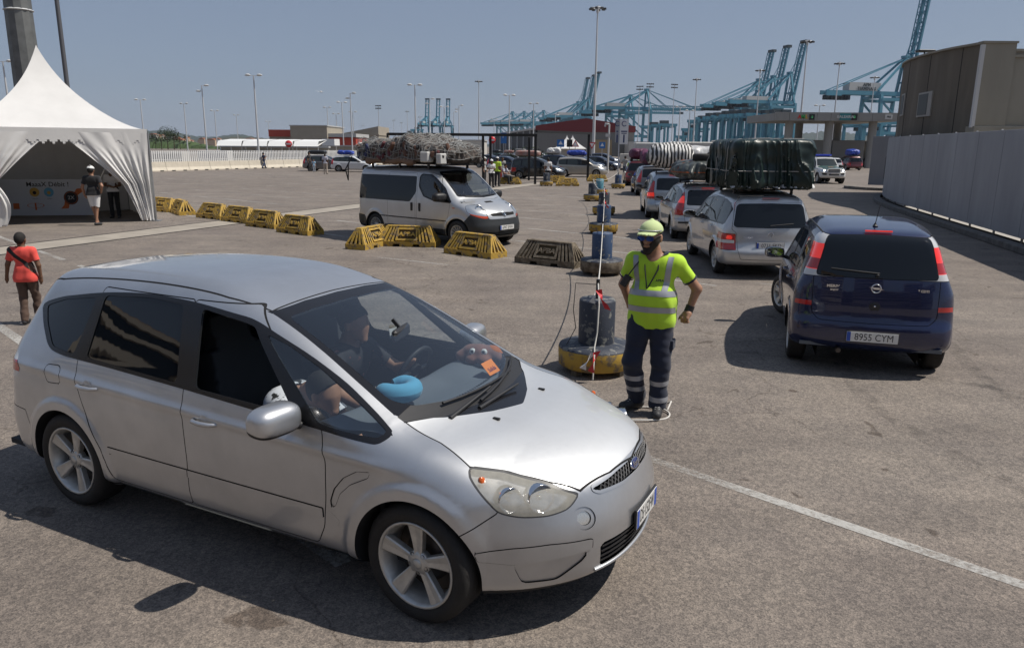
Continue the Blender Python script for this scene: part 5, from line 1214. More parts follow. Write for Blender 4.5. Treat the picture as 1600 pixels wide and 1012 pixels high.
        if zc: g.drop(lambda x,y,z: z-zc)
        else:
            for s in 'LR':
                k_,hp = V3(*J['kn'+s]),V3(*J['hi'+s]); e = (k_-hp)/np.linalg.norm(k_-hp); c = hp+(k_-hp)*.85
                g.drop(lambda x,y,z,c=c,e=e: np.maximum(-((x-c[0])*e[0]+(y-c[1])*e[1]+(z-c[2])*e[2]),np.sqrt((x-c[0])**2+(y-c[1])**2+(z-c[2])**2)-.17))
                kk = (k_+V3(*J['an'+s]))/2; g.drop(lambda x,y,z,c=kk: np.sqrt((x-c[0])**2+(y-c[1])**2+((z-c[2])*.55)**2)-.17)
        if extra: extra(g,r,J,'trousers')
        q = g.get('body'); tri_mesh('trousers' if length == 'long' else 'shorts',q[0],q[1],q[2],bottom,r)
    # shoes
    for s in 'LR':
        a,t = V3(*J['an'+s]),V3(*J['to'+s]); bk = a+(a-t)*[.25,.25,0]; bk[2] = t[2]+.018
        def shoe(x,y,z): 
            f = smin(rc(x,y,z,bk,t+(0,0,.012),.043,.042),rc(x,y,z,a-(0,0,.02),(a+t)/2,.044,.038),.03); return smax(f,(t[2]-.028)-z,.01)
        if res < .02:
            g = surface_nets(shoe,np.minimum(a,t)-.14,np.maximum(a,t)+.14,.010); g.label('sole',lambda x,y,z: z-(t[2]-.008))
            so = tri_mesh('shoe',*g.get('body')[:2],g.get('body')[2],shoes or SHOE,r); q = g.get('sole'); tri_mesh('sole',q[0],q[1],q[2],mat('shoe_sole',(.12,.12,.12),.8),so)
        else:
            g = surface_nets(shoe,np.minimum(a,t)-.14,np.maximum(a,t)+.14,.03); tri_mesh('shoe',g.P,g.T,g.N,shoes or SHOE,r)
    # hair / hats
    hr = min(res,.02)
    def local_mesh(fn,nm,m,box=.16):
        g = surface_nets(lambda x,y,z: fn(*hl(x,y,z)),hd-box,hd+box+.02,hr); return tri_mesh(nm,g.P,g.T,g.N,m,r)
    if hair:
        def fh(X,Y,Z):
            f = (np.sqrt((X/.082)**2+((Y-.016)/.104)**2+((Z-.028)/.106)**2)-1)*.082-(.004 if hair == 'short' else .022)
            return smax(f,-(Z-.012-(-Y)*.75+np.maximum(Y-.04,0)*1.7),.01)
        local_mesh(fh,'hair',HAIR)
    if hat:
        hm,brim = hat
        def fc(X,Y,Z):
            f = (np.sqrt((X/.092)**2+((Y-.008)/.112)**2+((Z-.05)/.088)**2)-1)*.09; f = smax(f,.046-Z+Y*.12,.01)
            f = smin(f,np.sqrt(X**2+(Y-.01)**2+(Z-.138)**2)-.012,.02)
            if brim: f = smin(f,np.maximum(np.sqrt((X/.075)**2+((Y+.085)/.085)**2)*.08-.08,np.abs(Z-.056+.22*(-Y-.08)+X*X*3)-.007),.015)
            return f
        local_mesh(fc,'cap',hm,.2)
    return r,J,hl
def guard():
    LIME = cloth('hi_vis_lime',(.48,.75,.04)); NAV = cloth('navy_twill',(.012,.017,.038)); GRYT = mat('reflective_tape',(.36,.37,.40),.35,.3); CAPM = cloth('pale_lime_cap',(.52,.62,.30))
    pose = dict(head=(-.035,-.05,1.655),headyaw=-.15,belly=.018,shR=(-.195,.02,1.435),elR=(-.30,.10,1.19),wrR=(-.235,.13,.98),haR=(-.16,.12,.93),shL=(.20,.02,1.43),elL=(.375,.13,1.19),wrL=(.315,.10,.985),haL=(.285,.03,.91),curl=.95,palm=-1,bulk=.014,
                hiL=(.095,.0,.93),hiR=(-.095,.0,.93),knL=(.11,-.03,.51),knR=(-.14,-.09,.52),anL=(.105,-.03,.10),anR=(-.115,.06,.10),toL=(.13,-.19,.035),toR=(-.22,-.05,.035))
    def ex(g,r,J,part='shirt'):
        if part == 'shirt':
            z1,z2 = 1.155,1.005; near = lambda x,y,z: np.abs(x)-.215
            for nm,fn in (('reflective_band',lambda x,y,z: np.maximum(np.abs(z-z1+.10*y)-.026,near(x,y,z))),('reflective_band',lambda x,y,z: np.maximum(np.abs(z-z2+.10*y)-.026,near(x,y,z))),
                           ('shoulder_band',lambda x,y,z: np.maximum(np.maximum(np.abs(np.abs(x)-.125-.12*(z-1.2))-.024,z1-z),0*x+z-1.49))):
                nm2 = nm+('1' if nm in g.names else ''); g.label(nm2,fn,('body',))
            for s in 'LR':
                a,e = V3(*J['sh'+s]),V3(*J['el'+s])-V3(*J['sh'+s]); L = np.linalg.norm(e); e = e/L; c = a+e*L*.60
                g.label('cuff'+s,lambda x,y,z,c=c,e=e: np.maximum(-((x-c[0])*e[0]+(y-c[1])*e[1]+(z-c[2])*e[2]),np.sqrt((x-c[0])**2+(y-c[1])**2+(z-c[2])**2)-.12),('body',))
            g.label('collar',lambda x,y,z: np.maximum(1.445-z+.45*np.abs(x)-.30*y,np.sqrt(x*x+(y*.9)**2)-.125),('body',))
            for nm in g.names:
                if nm == 'body': continue
                q = g.get(nm)
                if q: tri_mesh('reflective_band' if 'band' in nm else ('sleeve_cuff' if 'cuff' in nm else 'collar'),q[0]+q[2]*(.003 if 'band' in nm else (.012 if nm == 'collar' else .004)),q[1],q[2],GRYT if 'band' in nm else NAV,r)
        else:
            for i,(s,zz) in enumerate((('L',.33),('L',.175),('R',.36),('R',.24))):
                nm = 'b%d' % i; sx = 1 if s == 'L' else -1
                g.label(nm,lambda x,y,z,sx=sx,zz=zz: np.maximum(np.abs(z-zz-.12*(y))-.024,-x*sx),('body',)); q = g.get(nm)
                if q: tri_mesh('leg_band',q[0]+q[2]*.002,q[1],q[2],GRYT,r)
    r,J,hl = person('person','bearded man in lime hi-vis polo, cap and sunglasses, hand on hip, beside the nearest bollard',(1.30,6.80),-.38,pose,1.80,.0105,SKIN1,LIME,NAV,hair=None,hat=(CAPM,True),extra=ex,hemz=.83,fingers=True)
    hd = V3(*J['head']); M = Matrix.Translation(hd) @ Matrix.Rotation(J['headyaw'],4,'Z') @ Matrix.Scale(1.13,4)
    # beard, ear-side hair, sunglasses
    def fb(X,Y,Z):
        f = (np.sqrt((X/.076)**2+((Y-.012)/.098)**2+((Z-.022)/.102)**2)-1)*.078
        f = smin(f,rc(X,Y,Z,(0,-.025,-.03),(0,-.055,-.095),.062,.030),.04)-.007
        return np.maximum(f,np.maximum(np.maximum(Z+.034-(np.abs(X)-.03)*1.2,Y-.004-.3*Z),-(np.hypot(X*.8,Z+.056)-.016)))
    g = surface_nets(lambda x,y,z: fb(*hl(x,y,z)),hd-.17,hd+.12,.009); tri_mesh('beard',g.P,g.T,g.N,mat('beard_hair',(.022,.015,.012),.85,bump=.5,bscale=300),r)
    def fsd(X,Y,Z): return np.maximum((np.sqrt((X/.080)**2+((Y-.016)/.102)**2+((Z-.024)/.104)**2)-1)*.08-.003,np.maximum(.0-Y,np.abs(Z-.005)-.045))
    g = surface_nets(lambda x,y,z: fsd(*hl(x,y,z)),hd-.15,hd+.15,.009); tri_mesh('hair',g.P,g.T,g.N,HAIR,r)
    b = MB()
    for s in (1,-1):
        def lens(u,v,s=s): a = (u-.5)*2; c = (v-.5)*2; return tuple(M @ Vector((s*(.036+.033*a*math.sqrt(max(0,1-.5*c*c))),-.118+.10*(.036+.033*a)**2*10*.4,.004+.020*c*math.sqrt(max(0,1-.4*a*a)))))
        b.grid(lens,8,5)
    b.build('sunglass_lens',mat('blue_mirror_lens',(.03,.07,.25),.05,.6),r)
    b = MB()
    for s in (1,-1): b.tube([M @ Vector((s*.070,-.100,.012)),M @ Vector((s*.086,-.03,.022)),M @ Vector((s*.086,.02,.012))],.003,5)
    b.tube([M @ Vector((-.012,-.122,.012)),M @ Vector((.012,-.122,.012))],.003,5); b.build('sunglass_frame',BLACKPL,r)
    b = MB(); b.tube([M @ Vector((x,-math.sqrt(max(0,.125**2-(x*1.25)**2))+.012,.062)) for x in np.linspace(-.095,.095,11)],.006,5); b.build('cap_stripe',GRYT,r)
    # lanyard, badge, radio, wristband, shoelaces, trouser pocket
    b = MB(); b.tube([(-.075,-.06,1.47),(-.06,-.115,1.38),(-.035,-.145,1.25),(-.03,-.152,1.20)],.006,5); b.tube([(.06,-.06,1.47),(.055,-.115,1.38),(.0,-.145,1.26),(-.03,-.152,1.20)],.007,5); b.build('lanyard',BLACKPL,r)
    b = MB(); b.cbox(-.045,.045,-.003,.003,-.032,.032,.002,Matrix.Translation((-.015,-.165,1.155)) @ Matrix.Rotation(.2,4,'Y')); b.build('name_badge',mat('badge_grey',(.4,.42,.46),.3),r)
    b = MB(); b.cbox(-.032,.032,-.02,.02,-.055,.055,.008,Matrix.Translation((-.235,-.10,1.26)) @ Matrix.Rotation(.5,4,'Y')); b.tube([(-.22,-.10,1.30),(-.15,-.11,1.40),(-.11,-.06,1.46)],.006,5); b.build('radio_handset',BLACKPL,r)
    text_obj('chest_print','APBA',.030,NAV,r,frame((.085,-.155,1.29),(1,.25,0),(0,-.1,1)),.001,bold=.001)
    w,e = V3(*J['wrL']),V3(*J['wrL'])-V3(*J['elL']); e /= np.linalg.norm(e); b = MB(); b.tube([w-e*.055,w+e*.012],.041,14); b.build('wristband',BLACKPL,r)
    b = MB(); b.cbox(.165,.222,-.06,.06,.64,.73,.006,Matrix.Rotation(.0,4,'Z')); b.build('trouser_pocket',NAV,r)
    for s in 'LR':
        a,t = V3(*J['an'+s]),V3(*J['to'+s]); b = MB(); d_ = (t-a); d_[2] = 0; d_ /= np.linalg.norm(d_); sd = np.array([-d_[1],d_[0],0])
        for k in range(4): c = a+(t-a)*(.30+.14*k)+(0,0,.043-.002*k); b.tube([c-sd*.022,c+sd*.022+(0,0,.002)],.004,4)
        b.build('shoelace',mat('lace_white',(.6,.6,.6),.7),r)
    return r
def boy():
    RED = cloth('coral_tshirt',(.78,.085,.065)); BRN = cloth('brown_trousers',(.085,.05,.035))
    pose = dict(head=(.01,-.01,1.64),elL=(.29,.02,1.17),wrL=(.36,-.03,.95),haL=(.38,-.05,.86),elR=(-.27,.03,1.15),wrR=(-.265,-.01,.92),haR=(-.25,-.03,.83),anL=(.07,.12,.10),toL=(.08,-.03,.04),knL=(.10,.0,.52),knR=(-.09,-.10,.53),anR=(-.07,-.13,.09),toR=(-.09,-.29,.03))
    def ex(g,r,J,part='shirt'):
        if part != 'shirt': return
        fn = lambda x,y,z: np.maximum(np.abs((z-1.27)*.62-x*.62)-.030,1.02-z); g.label('strap',fn,('body',)); q = g.get('strap')
        if q: tri_mesh('bag_strap',q[0]+q[2]*.006,q[1],q[2],cloth('black_strap',(.012,.012,.013)),r)
    r,J,hl = person('person','boy in a coral red t-shirt with black cross-body strap walking away behind the largest car',(-6.75,10.25),PI+.12,pose,1.27,.016,SKIN2,RED,BRN,hair='short',extra=ex,hemz=.84)
    return r
# ---------------------------------------------------------------- concrete barriers, bollards, ropes
BY = mat('worn_yellow_paint',(.44,.28,.045),.7,bump=.4,bscale=45,var=.6,vscale=9,var_col=(.17,.13,.085),detail=14,thresh=(.40,.50))
BYC = mat('bare_weathered_concrete',(.20,.165,.12),.85,bump=.5,bscale=50,var=.6,vscale=8,var_col=(.075,.055,.035),detail=10,thresh=(.35,.6))
BBL = mat('worn_blue_paint',(.030,.062,.135),.6,bump=.4,bscale=40,var=.5,vscale=9,var_col=(.19,.19,.18),detail=14,thresh=(.40,.44))
BDK = mat('dark_navy_paint',(.030,.037,.055),.6,bump=.4,bscale=40,var=.5,vscale=9,var_col=(.17,.17,.16),detail=14,thresh=(.41,.45))
BLB = mat('light_blue_paint',(.10,.28,.36),.6,bump=.4,bscale=40,var=.5,vscale=7,var_col=(.3,.3,.27),detail=12,thresh=(.33,.4))
PAINTW = mat('chipped_white_edge',(.55,.52,.45),.7,bump=.3,bscale=80)
def barrier_proto():
    """trapezoid concrete block with slanted ribs, recessed name panel and two fork slots, 1.5 m long"""
    L,W,H = 1.5,.56,.50; r = empty('barrier',(0,0,0),0,'-','barrier')
    b = MB(); hb = .13
    # base with two fork slots
    xs = [-L/2,-.36,-.16,.16,.36,L/2]
    prof = [(-L/2,0),(-.36,0),(-.34,.07),(-.18,.07),(-.16,0),(.16,0),(.18,.07),(.34,.07),(.36,0),(L/2,0),(L/2,hb),(-L/2,hb)]
    b.prism(prof,-W/2,W/2,Matrix(((1,0,0,0),(0,0,-1,0),(0,1,0,0),(0,0,0,1))))
    base = b.build('base',BY,r)
    # sloping core, slightly smaller than the ribs
    def frus(x0,y0,x1,y1,z0,z1,bb): 
        v = [(-x0,-y0,z0),(x0,-y0,z0),(x0,y0,z0),(-x0,y0,z0),(-x1,-y1,z1),(x1,-y1,z1),(x1,y1,z1),(-x1,y1,z1)]
        bb.add(v,[(0,1,5,4),(1,2,6,5),(2,3,7,6),(3,0,4,7),(4,5,6,7)])
    b = MB(); frus(L/2-.085,W/2-.085,L/2-.26,.03,hb,H-.02,b); core = b.build('core',mat('shade_painted_core',(.10,.075,.04),.9,bump=.4,bscale=40),r)  # dark brown colour paints in the deep shade between the ribs
    def rib(p0,p1,w,d,nrm,name='rib',m=BY):
        q = MB(); p0,p1,nrm = Vector(p0),Vector(p1),Vector(nrm).normalized(); t = (p1-p0).normalized(); s = t.cross(nrm).normalized()*w/2; dn = nrm*d
        v = [p0-s-dn,p0+s-dn,p1+s-dn,p1-s-dn,p0-s,p0+s,p1+s,p1-s]; q.add(v,[(4,5,6,7),(0,4,7,3),(1,2,6,5),(3,7,6,2),(0,1,5,4)]); return q.build(name,m,r)
    zt = H; slope = (W/2-.055)/(zt-hb)
    for sd in (-1,1):
        n = (0,sd*(zt-hb),(W/2-.055))
        yb,yt = sd*W/2,sd*.06
        def pt(x,t,xe=0): return (x*(1-.0*t),yb+(yt-yb)*t,hb+(zt-hb)*t)
        for i,x in enumerate((-.66,-.56,-.46,-.37,.37,.46,.56,.66)):
            top_x = x*.74; rib(pt(x,0),pt(top_x,1),.042,.05,n)
        # edge frame and name panel
        rib(pt(-.72,.0),pt(-.54,1.0),.05,.055,n,'edge_rib'); rib(pt(.72,0),pt(.54,1),.05,.055,n,'edge_rib')
        rib(pt(-.26,.10),pt(-.24,.88),.045,.05,n,'panel_frame'); rib(pt(.26,.10),pt(.24,.88),.045,.05,n,'panel_frame')
        q = MB(); rib(pt(-.28,.84),pt(.28,.84),.05,.05,n,'panel_frame'); rib(pt(-.28,.14),pt(.28,.14),.05,.05,n,'panel_frame')
        M = frame(Vector(pt(0,.48))-Vector(n).normalized()*.012,(-sd,0,0),(0,yt-yb,zt-hb)); text_obj('name_letters','APBA',.155,BY,r,M,.014,bold=.004,sx=1.15)
    for sd in (-1,1):
        n = (sd*(zt-hb),0,.19)
        for y0,y1 in ((-.25,-.055),(-.13,-.03),(0,0),(.13,.03),(.25,.055)):
            rib((sd*L/2,y0,hb),(sd*(L/2-.19),y1,zt),.04,.05,n)
    b = MB(); b.cbox(-(L/2-.19),L/2-.19,-.075,.075,zt-.035,zt+.008,.012); b.build('top_cap',BY,r)
    return r
def bollard_proto():
    r = empty('bollard',(0,0,0),0,'-','bollard')
    b = MB(); b.lathe([(.0005,.07),(.40,.07),(.42,.09),(.425,.27),(.41,.30),(.20,.325),(.0005,.325)],40); b.build('base_drum',BY,r)
    b = MB(); b.lathe([(.422,.278),(.412,.302),(.28,.320),(.20,.328)],40); b.build('drum_top',BDK,r)
    b = MB(); b.lathe([(.203,.30),(.203,.80),(.188,.825),(.0005,.825)],32); b.build('blue_column',BBL,r)
    for k in range(4):
        a = PI/4+k*PI/2; b = MB(); b.box(-.05,.05,-.04,.04,0,.075,Matrix.Translation((.33*math.cos(a),.33*math.sin(a),0)) @ Matrix.Rotation(a,4,'Z')); b.build('foot',BYC,r)
    b = MB(); b.tube([(0,0,.82),(0,0,1.04)],.022,10); b.build('iron_post',BLACKPL,r)
    return r
def build_barriers():
    p = barrier_proto(); G = 'concrete barriers lettered APBA'
    L = [((637,386),-.17,None,'yellow barrier standing broadside, left of the one with chipped white top edge'),((741,401),-.70,None,'yellow barrier with chipped white top edge, beside the van bumper'),((861,416),-.60,BYC,'unpainted brown concrete barrier left of the bollard row'),
         ((577,387),1.2,None,'yellow barrier turned end-on beside the rear wheel of the van'),((464,366),-.68,None,'bright yellow barrier nearest the van in the row of six by the tent'),((413,356),-.66,None,'yellow barrier second nearest the van in the row by the tent'),
         ((372,348),-.66,None,'yellow barrier third nearest the van, on the pale paving strip'),((331,342),-.66,None,'yellow barrier fourth nearest the van, just left of the paving strip'),((280,335),-.95,None,'skewed yellow barrier touching the one at the tent corner'),((253,331),-.62,None,'yellow barrier half hidden behind the tent corner'),
         ((887,291),-.02,None,'distant pale yellow barrier right of the black gantry post'),((869,286),-.15,None,'distant orange-yellow barrier behind the paler one, below the beige car'),((934,284),-.12,None,'distant yellow barrier in front of the beige car nose'),((797,288),-.15,None,'distant yellow barrier a man sits on')]
    for i,((px,py),yw,m,lab) in enumerate(L):
        x,y = gnd(px,py); y += .30
        if i == 0: o = p; o.location = (x,y,0); o.rotation_euler = (0,0,yw); o['label'] = lab; o['group'] = G; index_kids(p)
        else: copy_thing(p,(x,y,0),yw,lab,G,swap={BY: m} if m else None)
def build_bollards():
    p = bollard_proto(); G = 'bollards dividing the two lanes'
    L = [((941,607),None,'nearest dark blue and yellow bollard, beside the man in the lime polo',BDK),((943,433),None,'bollard with bright blue column and bare concrete drum, just behind the man in lime','C'),((945,367),None,'third bollard, blue column with peeling yellow drum, red-white tape on it',None),((945,337),None,'fourth bollard from the man, dark column and brown-yellow drum',BDK),
         ((927,315),None,'fifth bollard, dark navy column, left of the line',BDK),((938,305),None,'distant bollard with pale blue column',BLB),((967,295),None,'farthest blue bollard, right of the pale blue one',None),((854,291),None,'distant dark bollard between the black gantry post and a barrier',BDK)]
    out = []
    for i,((px,py),_,lab,m) in enumerate(L):
        x,y = gnd(px,py); y += .40+.3*(i == 0); sw = {}
        if m == 'C': sw[BY] = BYC; 
        elif m is not None: sw[BBL] = m
        o = copy_thing(p,(x,y,0),.3*i,lab,G,swap=sw)
        out.append((x,y))
    for c in index_kids(p).get(p.name,[]): bpy.data.objects.remove(c)
    bpy.data.objects.remove(p)
    ROPE = mat('white_rope',(.62,.60,.56),.8,bump=.4,bscale=500); TAPE = mat('red_tape',(.55,.03,.04),.5); TAPEW = mat('white_tape',(.7,.7,.7),.5)
    b = MB(); tops = [Vector((x,y,1.0)) for x,y in out[:5]]+[Vector((out[6][0],out[6][1],1.0))]
    for i in range(5):
        a,c = tops[i],tops[i+1]; b.tube([a.lerp(c,t)-Vector((0,0,.22*4*t*(1-t))) for t in np.linspace(0,1,14)],.009,5)
    x,y = out[0]; b.tube([(x,y-.01,1.0),(x-.01,y-.24,.80),(x-.02,y-.245,.5),(x-.05,y-.30,.34),(x-.07,y-.48,.3),(x-.08,y-.49,.03)],.009,5)
    rope = b.build('barrier_rope',ROPE); tag(rope,'thin white rope slung from bollard post to bollard post','rope')
    # wire loops on the posts
    for i,(x,y) in enumerate(out[:1]):
        q = MB(); q.tube([(x,y,.98),(x-.25,y-.02,1.0),(x-.27,y-.05,.70)],.005,5); q.tube([(x-.27,y-.05,.70),(x-.24,y-.06,.5),(x-.35,y-.2,.34)],.005,5); w = q.build('wire',BLACKPL); tag(w,('black wire bent off the post of the nearest bollard','black wire bent off the post of the bollard behind the man')[i],'wire')
    for i,(x,y) in enumerate(out[:4]):
        if i == 1: continue
        def ribbon(p0,dirs,m,w=.035):
            q = MB(); pts = [Vector(p0)]
            for d_ in dirs: pts.append(pts[-1]+Vector(d_))
            v = []
            for k,pt in enumerate(pts): s_ = Vector((math.cos(k*1.3),math.sin(k*1.1)*.6,.2)).normalized()*w; v += [pt-s_,pt+s_]
            q.add(v,[(2*k,2*k+1,2*k+3,2*k+2) for k in range(len(pts)-1)]); return q.build('tape_red' if m is TAPE else 'tape_white',m,e_)
        e_ = empty('warning_tape',(0,0,0),0,['red and white tape hanging on the nearest bollard','','red and white tape tied to the third bollard','red and white tape tied to the fourth bollard'][i],'tape')
        ribbon((x-.02,y-.25,.97),[(.03,-.02,-.07),(.04,-.02,-.08),(.03,0,-.06)],TAPE); ribbon((x-.02,y-.25,.97),[(-.04,-.02,-.05),(-.03,-.01,-.09)],TAPEW)
        if i == 0: ribbon((x-.04,y-.47,.34),[(-.03,-.03,-.10),(-.03,-.0,-.12)],TAPE,.04); ribbon((x-.07,y-.46,.33),[(-.07,-.03,-.10),(-.05,-.0,-.08)],TAPEW,.04)
    gx,gy = 1.45,6.60; q = MB(); q.tube([(gx-.28+.33*math.cos(a),gy+.12+.20*math.sin(a),.012+.008*math.sin(3*a)) for a in np.linspace(-2.4,2.9,30)],.009,6); q.tube([(gx+.05,gy+.22,.012),(gx+.10,gy+.3,.07),(gx+.04,gy+.34,.02)],.009,6)
    c = q.build('rope_coil',ROPE); tag(c,'loose grey rope coiled on the asphalt at the feet of the man in lime','rope')
# ---------------------------------------------------------------- tent
def build_tent():
    WH = mat('white_tent_fabric',(.68,.67,.655),.6,bump=.35,bscale=5,var=.10,vscale=1.2)
    nt = WH.node_tree; b_ = nt.nodes['Principled BSDF']; tl = nt.nodes.new('ShaderNodeBsdfTranslucent'); tl.inputs[0].default_value = (.66,.65,.63,1); mx = nt.nodes.new('ShaderNodeMixShader'); mx.inputs[0].default_value = .03
    nt.links.new(b_.outputs[0],mx.inputs[1]); nt.links.new(tl.outputs[0],mx.inputs[2]); nt.links.new(mx.outputs[0],[n for n in nt.nodes if n.type == 'OUTPUT_MATERIAL'][0].inputs[0]); WF = mat('tent_window_film',(.70,.70,.69),.5)
    FR = mat('galvanised_pole',(.35,.36,.37),.4,.7)
    # front right corner and front left corner on the ground; the front runs to the left of the frame
    FRc = Vector((-11.75,24.75,0)); u = Vector((-.82,-.57,0)).normalized(); v = Vector((-u.y,u.x,0))*-1
    if v.y < 0: v = -v
    W = 5.15; He = 2.50; Hp = 5.52; r = empty('tent',tuple(FRc+u*W/2+v*W/2),0,'white peaked marquee with stepped valance and drawn-back front curtains, left edge','tent')
    c0 = FRc+u*W/2+v*W/2
    def P(a,b_,z): q = FRc+u*a+v*b_-c0; return (q.x,q.y,z)
    fabric = MB(); n = 24
    def roof(side):
        def f(s,t):
            # s along the eave, t up to the peak; hyperbolic sag
            k = (1-t); e = s*W; half = W/2; h = He+.40+(Hp-He-.40)*(.80*t**1.55+.20*t**7)
            ax,bx = half+(e-half)*k,half*(1-k)*1+0*k
            d_ = half*(1-k)
            q = {0: (half+(e-half)*k,d_),1: (W-d_,half+(e-half)*k),2: (half-(e-half)*k,W-d_),3: (d_,half-(e-half)*k)}[side]
            sag = -.10*math.sin(PI*s)*(1-t)*math.sin(PI*min(1,t*3))
            return P(q[0],q[1],h+sag)
        return f
    for k in range(4):
        b = MB(); b.grid(roof(k),24,24); b.build('roof_panel',WH,r)
    # valance with stepped lower edge on all four sides
    for side in range(4):
        b = MB(); N_ = 19; st = [0,.06,.12,.06]
        for i in range(N_*4):
            a0,a1 = W*i/(N_*4),W*(i+1)/(N_*4); dz = st[i % 4]
            def q(a,z): return {0: P(a,-.02,z),1: P(W+.02,a,z),2: P(W-a,W+.02,z),3: P(-.02,W-a,z)}[side]
            b.add([q(a0,He+.07-dz),q(a1,He+.07-dz),q(a1,He+.42),q(a0,He+.42)],[(0,1,2,3)])
        b.build('valance',WH,r)
    # poles
    for a,c in ((0,0),(W,0),(W,W),(0,W)):
        b = MB(); p0,p1 = P(a,c,0),P(a,c,He+.3); b.beam(p0,p1,.07); b.box(p0[0]-.16,p0[0]+.16,p0[1]-.16,p0[1]+.16,0,.02); b.build('corner_pole',FR,r)
    # walls left, right, back
    for nm,f in (('side_wall',lambda s,t: P(-.0+.03*math.sin(s*40),s*W,t*(He+.35))),('side_wall',lambda s,t: P(W+.03*math.sin(s*35),s*W,t*(He+.35))),('back_wall',lambda s,t: P(s*W,W+.03*math.sin(s*50),t*(He+.35)))):
        b = MB(); b.grid(f,60,4); b.build(nm,WH,r)
    # front curtains, tied back: gap opens from the middle of the eave down to the ties
    mid = 2.58
    def curtain(side):
        tie_z = 1.20 if side == 0 else 1.32
        def f(s,t):
            z = (1-t)*(He+.30)      # t 0 top .. 1 bottom
            if z > tie_z:
                k = (He+.30-z)/(He+.30-tie_z); edge = mid*(1-k**.85)+.86*k**.85 if side == 0 else mid+(W-.95-mid)*k**.85
            else:
                k = (tie_z-z)/tie_z; edge = .86-.02*math.sin(k*PI)-.45*k if side == 0 else (W-.95)-.22*math.sin(k*PI)-.10*k
            outer = 0.0 if side == 0 else W; ppos = outer+(edge-outer)*s
            gath = .03+.11*max(0,1-abs(z-tie_z)/.9); fold = gath*math.sin(s*(26)+z*1.5)*.45+.05*math.sin(s*60+z*3)*max(0,1-abs(z-tie_z)/1.2)
            fold += .05*math.sin(s*9+z*2.2)*s
            return P(ppos,-.02+fold-.10*s*(1-abs(2*k-1))*.6,max(.03,z-(0.10*math.sin(s*PI) if t > .95 else 0)))
        return f
    for side in (0,1): b = MB(); b.grid(curtain(side),90,46); b.build('front_curtain',WH,r)
    tent_floor = MB()
    # banner inside
    bx_,by_ = gnd(131,341); bn = Vector((bx_,by_+.6,0))+Vector((-.98,-.17,0))*1.72; bu = Vector((.98,.17,0)); M0 = frame(Vector((bn.x,bn.y,.80)),tuple(bu),(0,0,1))
    e = empty('banner',(bn.x,bn.y,0),0,'long white banner reading MaaaX Débit with maps and round pictures, inside the tent','banner')
    ML = Matrix.Translation(Vector((0,0,.66)))@M0.to_3x3().to_4x4()@Matrix.Scale(.64,4)
    bw = 4.1; b = MB(); b.box(-2.35,bw-1.35,-.95,.95,-.012,.012,ML); b.build('banner_sheet',mat('banner_white',(.62,.65,.70),.5),e)
    DK = mat('banner_black',(.02,.02,.025),.5); OR = mat('banner_orange',(.62,.16,.04),.5); YO = mat('banner_ochre',(.62,.38,.08),.5); BLU = mat('banner_light_blue',(.15,.42,.62),.5)
    def at_(x,z): return ML @ Matrix.Translation((x,z,.016))
    text_obj('banner_title','MaaaX Débit !',.34,DK,e,at_(.60,.68),.002,bold=.002,sx=1.05)
    for x,m,rr in ((-.08,YO,.24),(.62,BLU,.24)):
        b = MB(); b.lathe([(.0005,.004),(rr,.002)],28,at_(x,.28)); b.build('round_picture',m,e); b = MB(); b.lathe([(.0005,.009),(rr*.38,.007)],18,at_(x,.25)); b.build('picture_centre',DK if m is YO else YO,e)
        text_obj('caption','MaaaX' if m is YO else 'Débit',.07,DK,e,at_(x,-.06),.001,sx=1.4)
    b = MB(); b.prism([(1.12,-.60),(1.50,-.58),(1.60,-.25),(1.75,-.05),(2.02,.12),(2.25,.28),(2.42,.25),(2.40,.42),(2.20,.48),(2.0,.46),(1.85,.25),(1.55,.02),(1.35,-.2),(1.30,-.4)],.0,.005,at_(0,0)); b.build('map_picture',OR,e)
    b = MB(); b.lathe([(.0005,.010),(.36,.008)],30,at_(1.68,-.02)); b.build('round_logo',DK,e); b = MB(); torus(b,None,.31,.012,at_(1.68,-.02) @ Matrix.Translation((0,0,.01)),28,5); b.build('logo_ring',OR,e)
    text_obj('logo_mark','2X',.28,mat('banner_pale',(.6,.6,.6),.5),e,at_(1.68,-.02) @ Matrix.Translation((0,0,.01)),.002)
    b = MB(); torus(b,None,.40,.02,at_(-.10,-.42) @ Matrix.Diagonal((1,.30,1,1)),24,5); b.beam(at_(-.10,-.66) @ Vector((0,0,0)),at_(-.10,-.28) @ Vector((0,0,0)),.04); b.build('parasol_picture',OR,e)
    b = MB(); b.box(-1.2,-.9,-.60,-.30,0,.004,at_(0,0)); b.build('orange_patch',OR,e)
    person('person','man in black shirt and white shorts with white headband, at the tent opening',(*gnd(152,352),0),PI+.15,dict(elR=(-.30,.10,1.20),wrR=(-.22,.0,1.0),haR=(-.15,-.02,.97),elL=(.29,.03,1.17),wrL=(.29,-.06,.96),anL=(.0,-.08,.09),toL=(.02,-.2,.03),anR=(-.02,.08,.09),toR=(-.10,-.04,.03),knL=(.06,-.05,.5),knR=(-.05,.02,.5)),1.78,.022,SKIN1,cloth('black_shirt',(.012,.012,.014)),cloth('white_shorts',(.7,.69,.68)),length='shorts',hat=(cloth('white_headband',(.7,.7,.68)),False))
    person('person','man in white shirt and dark trousers in the shade inside the tent',(-13.5,25.6),.2,dict(wrL=(.10,-.2,1.08),haL=(.04,-.24,1.1),wrR=(-.10,-.2,1.12),haR=(-.04,-.24,1.13)),1.72,.022,SKIN2,cloth('white_shirt',(.7,.7,.7)),cloth('dark_trousers',(.012,.013,.016)))
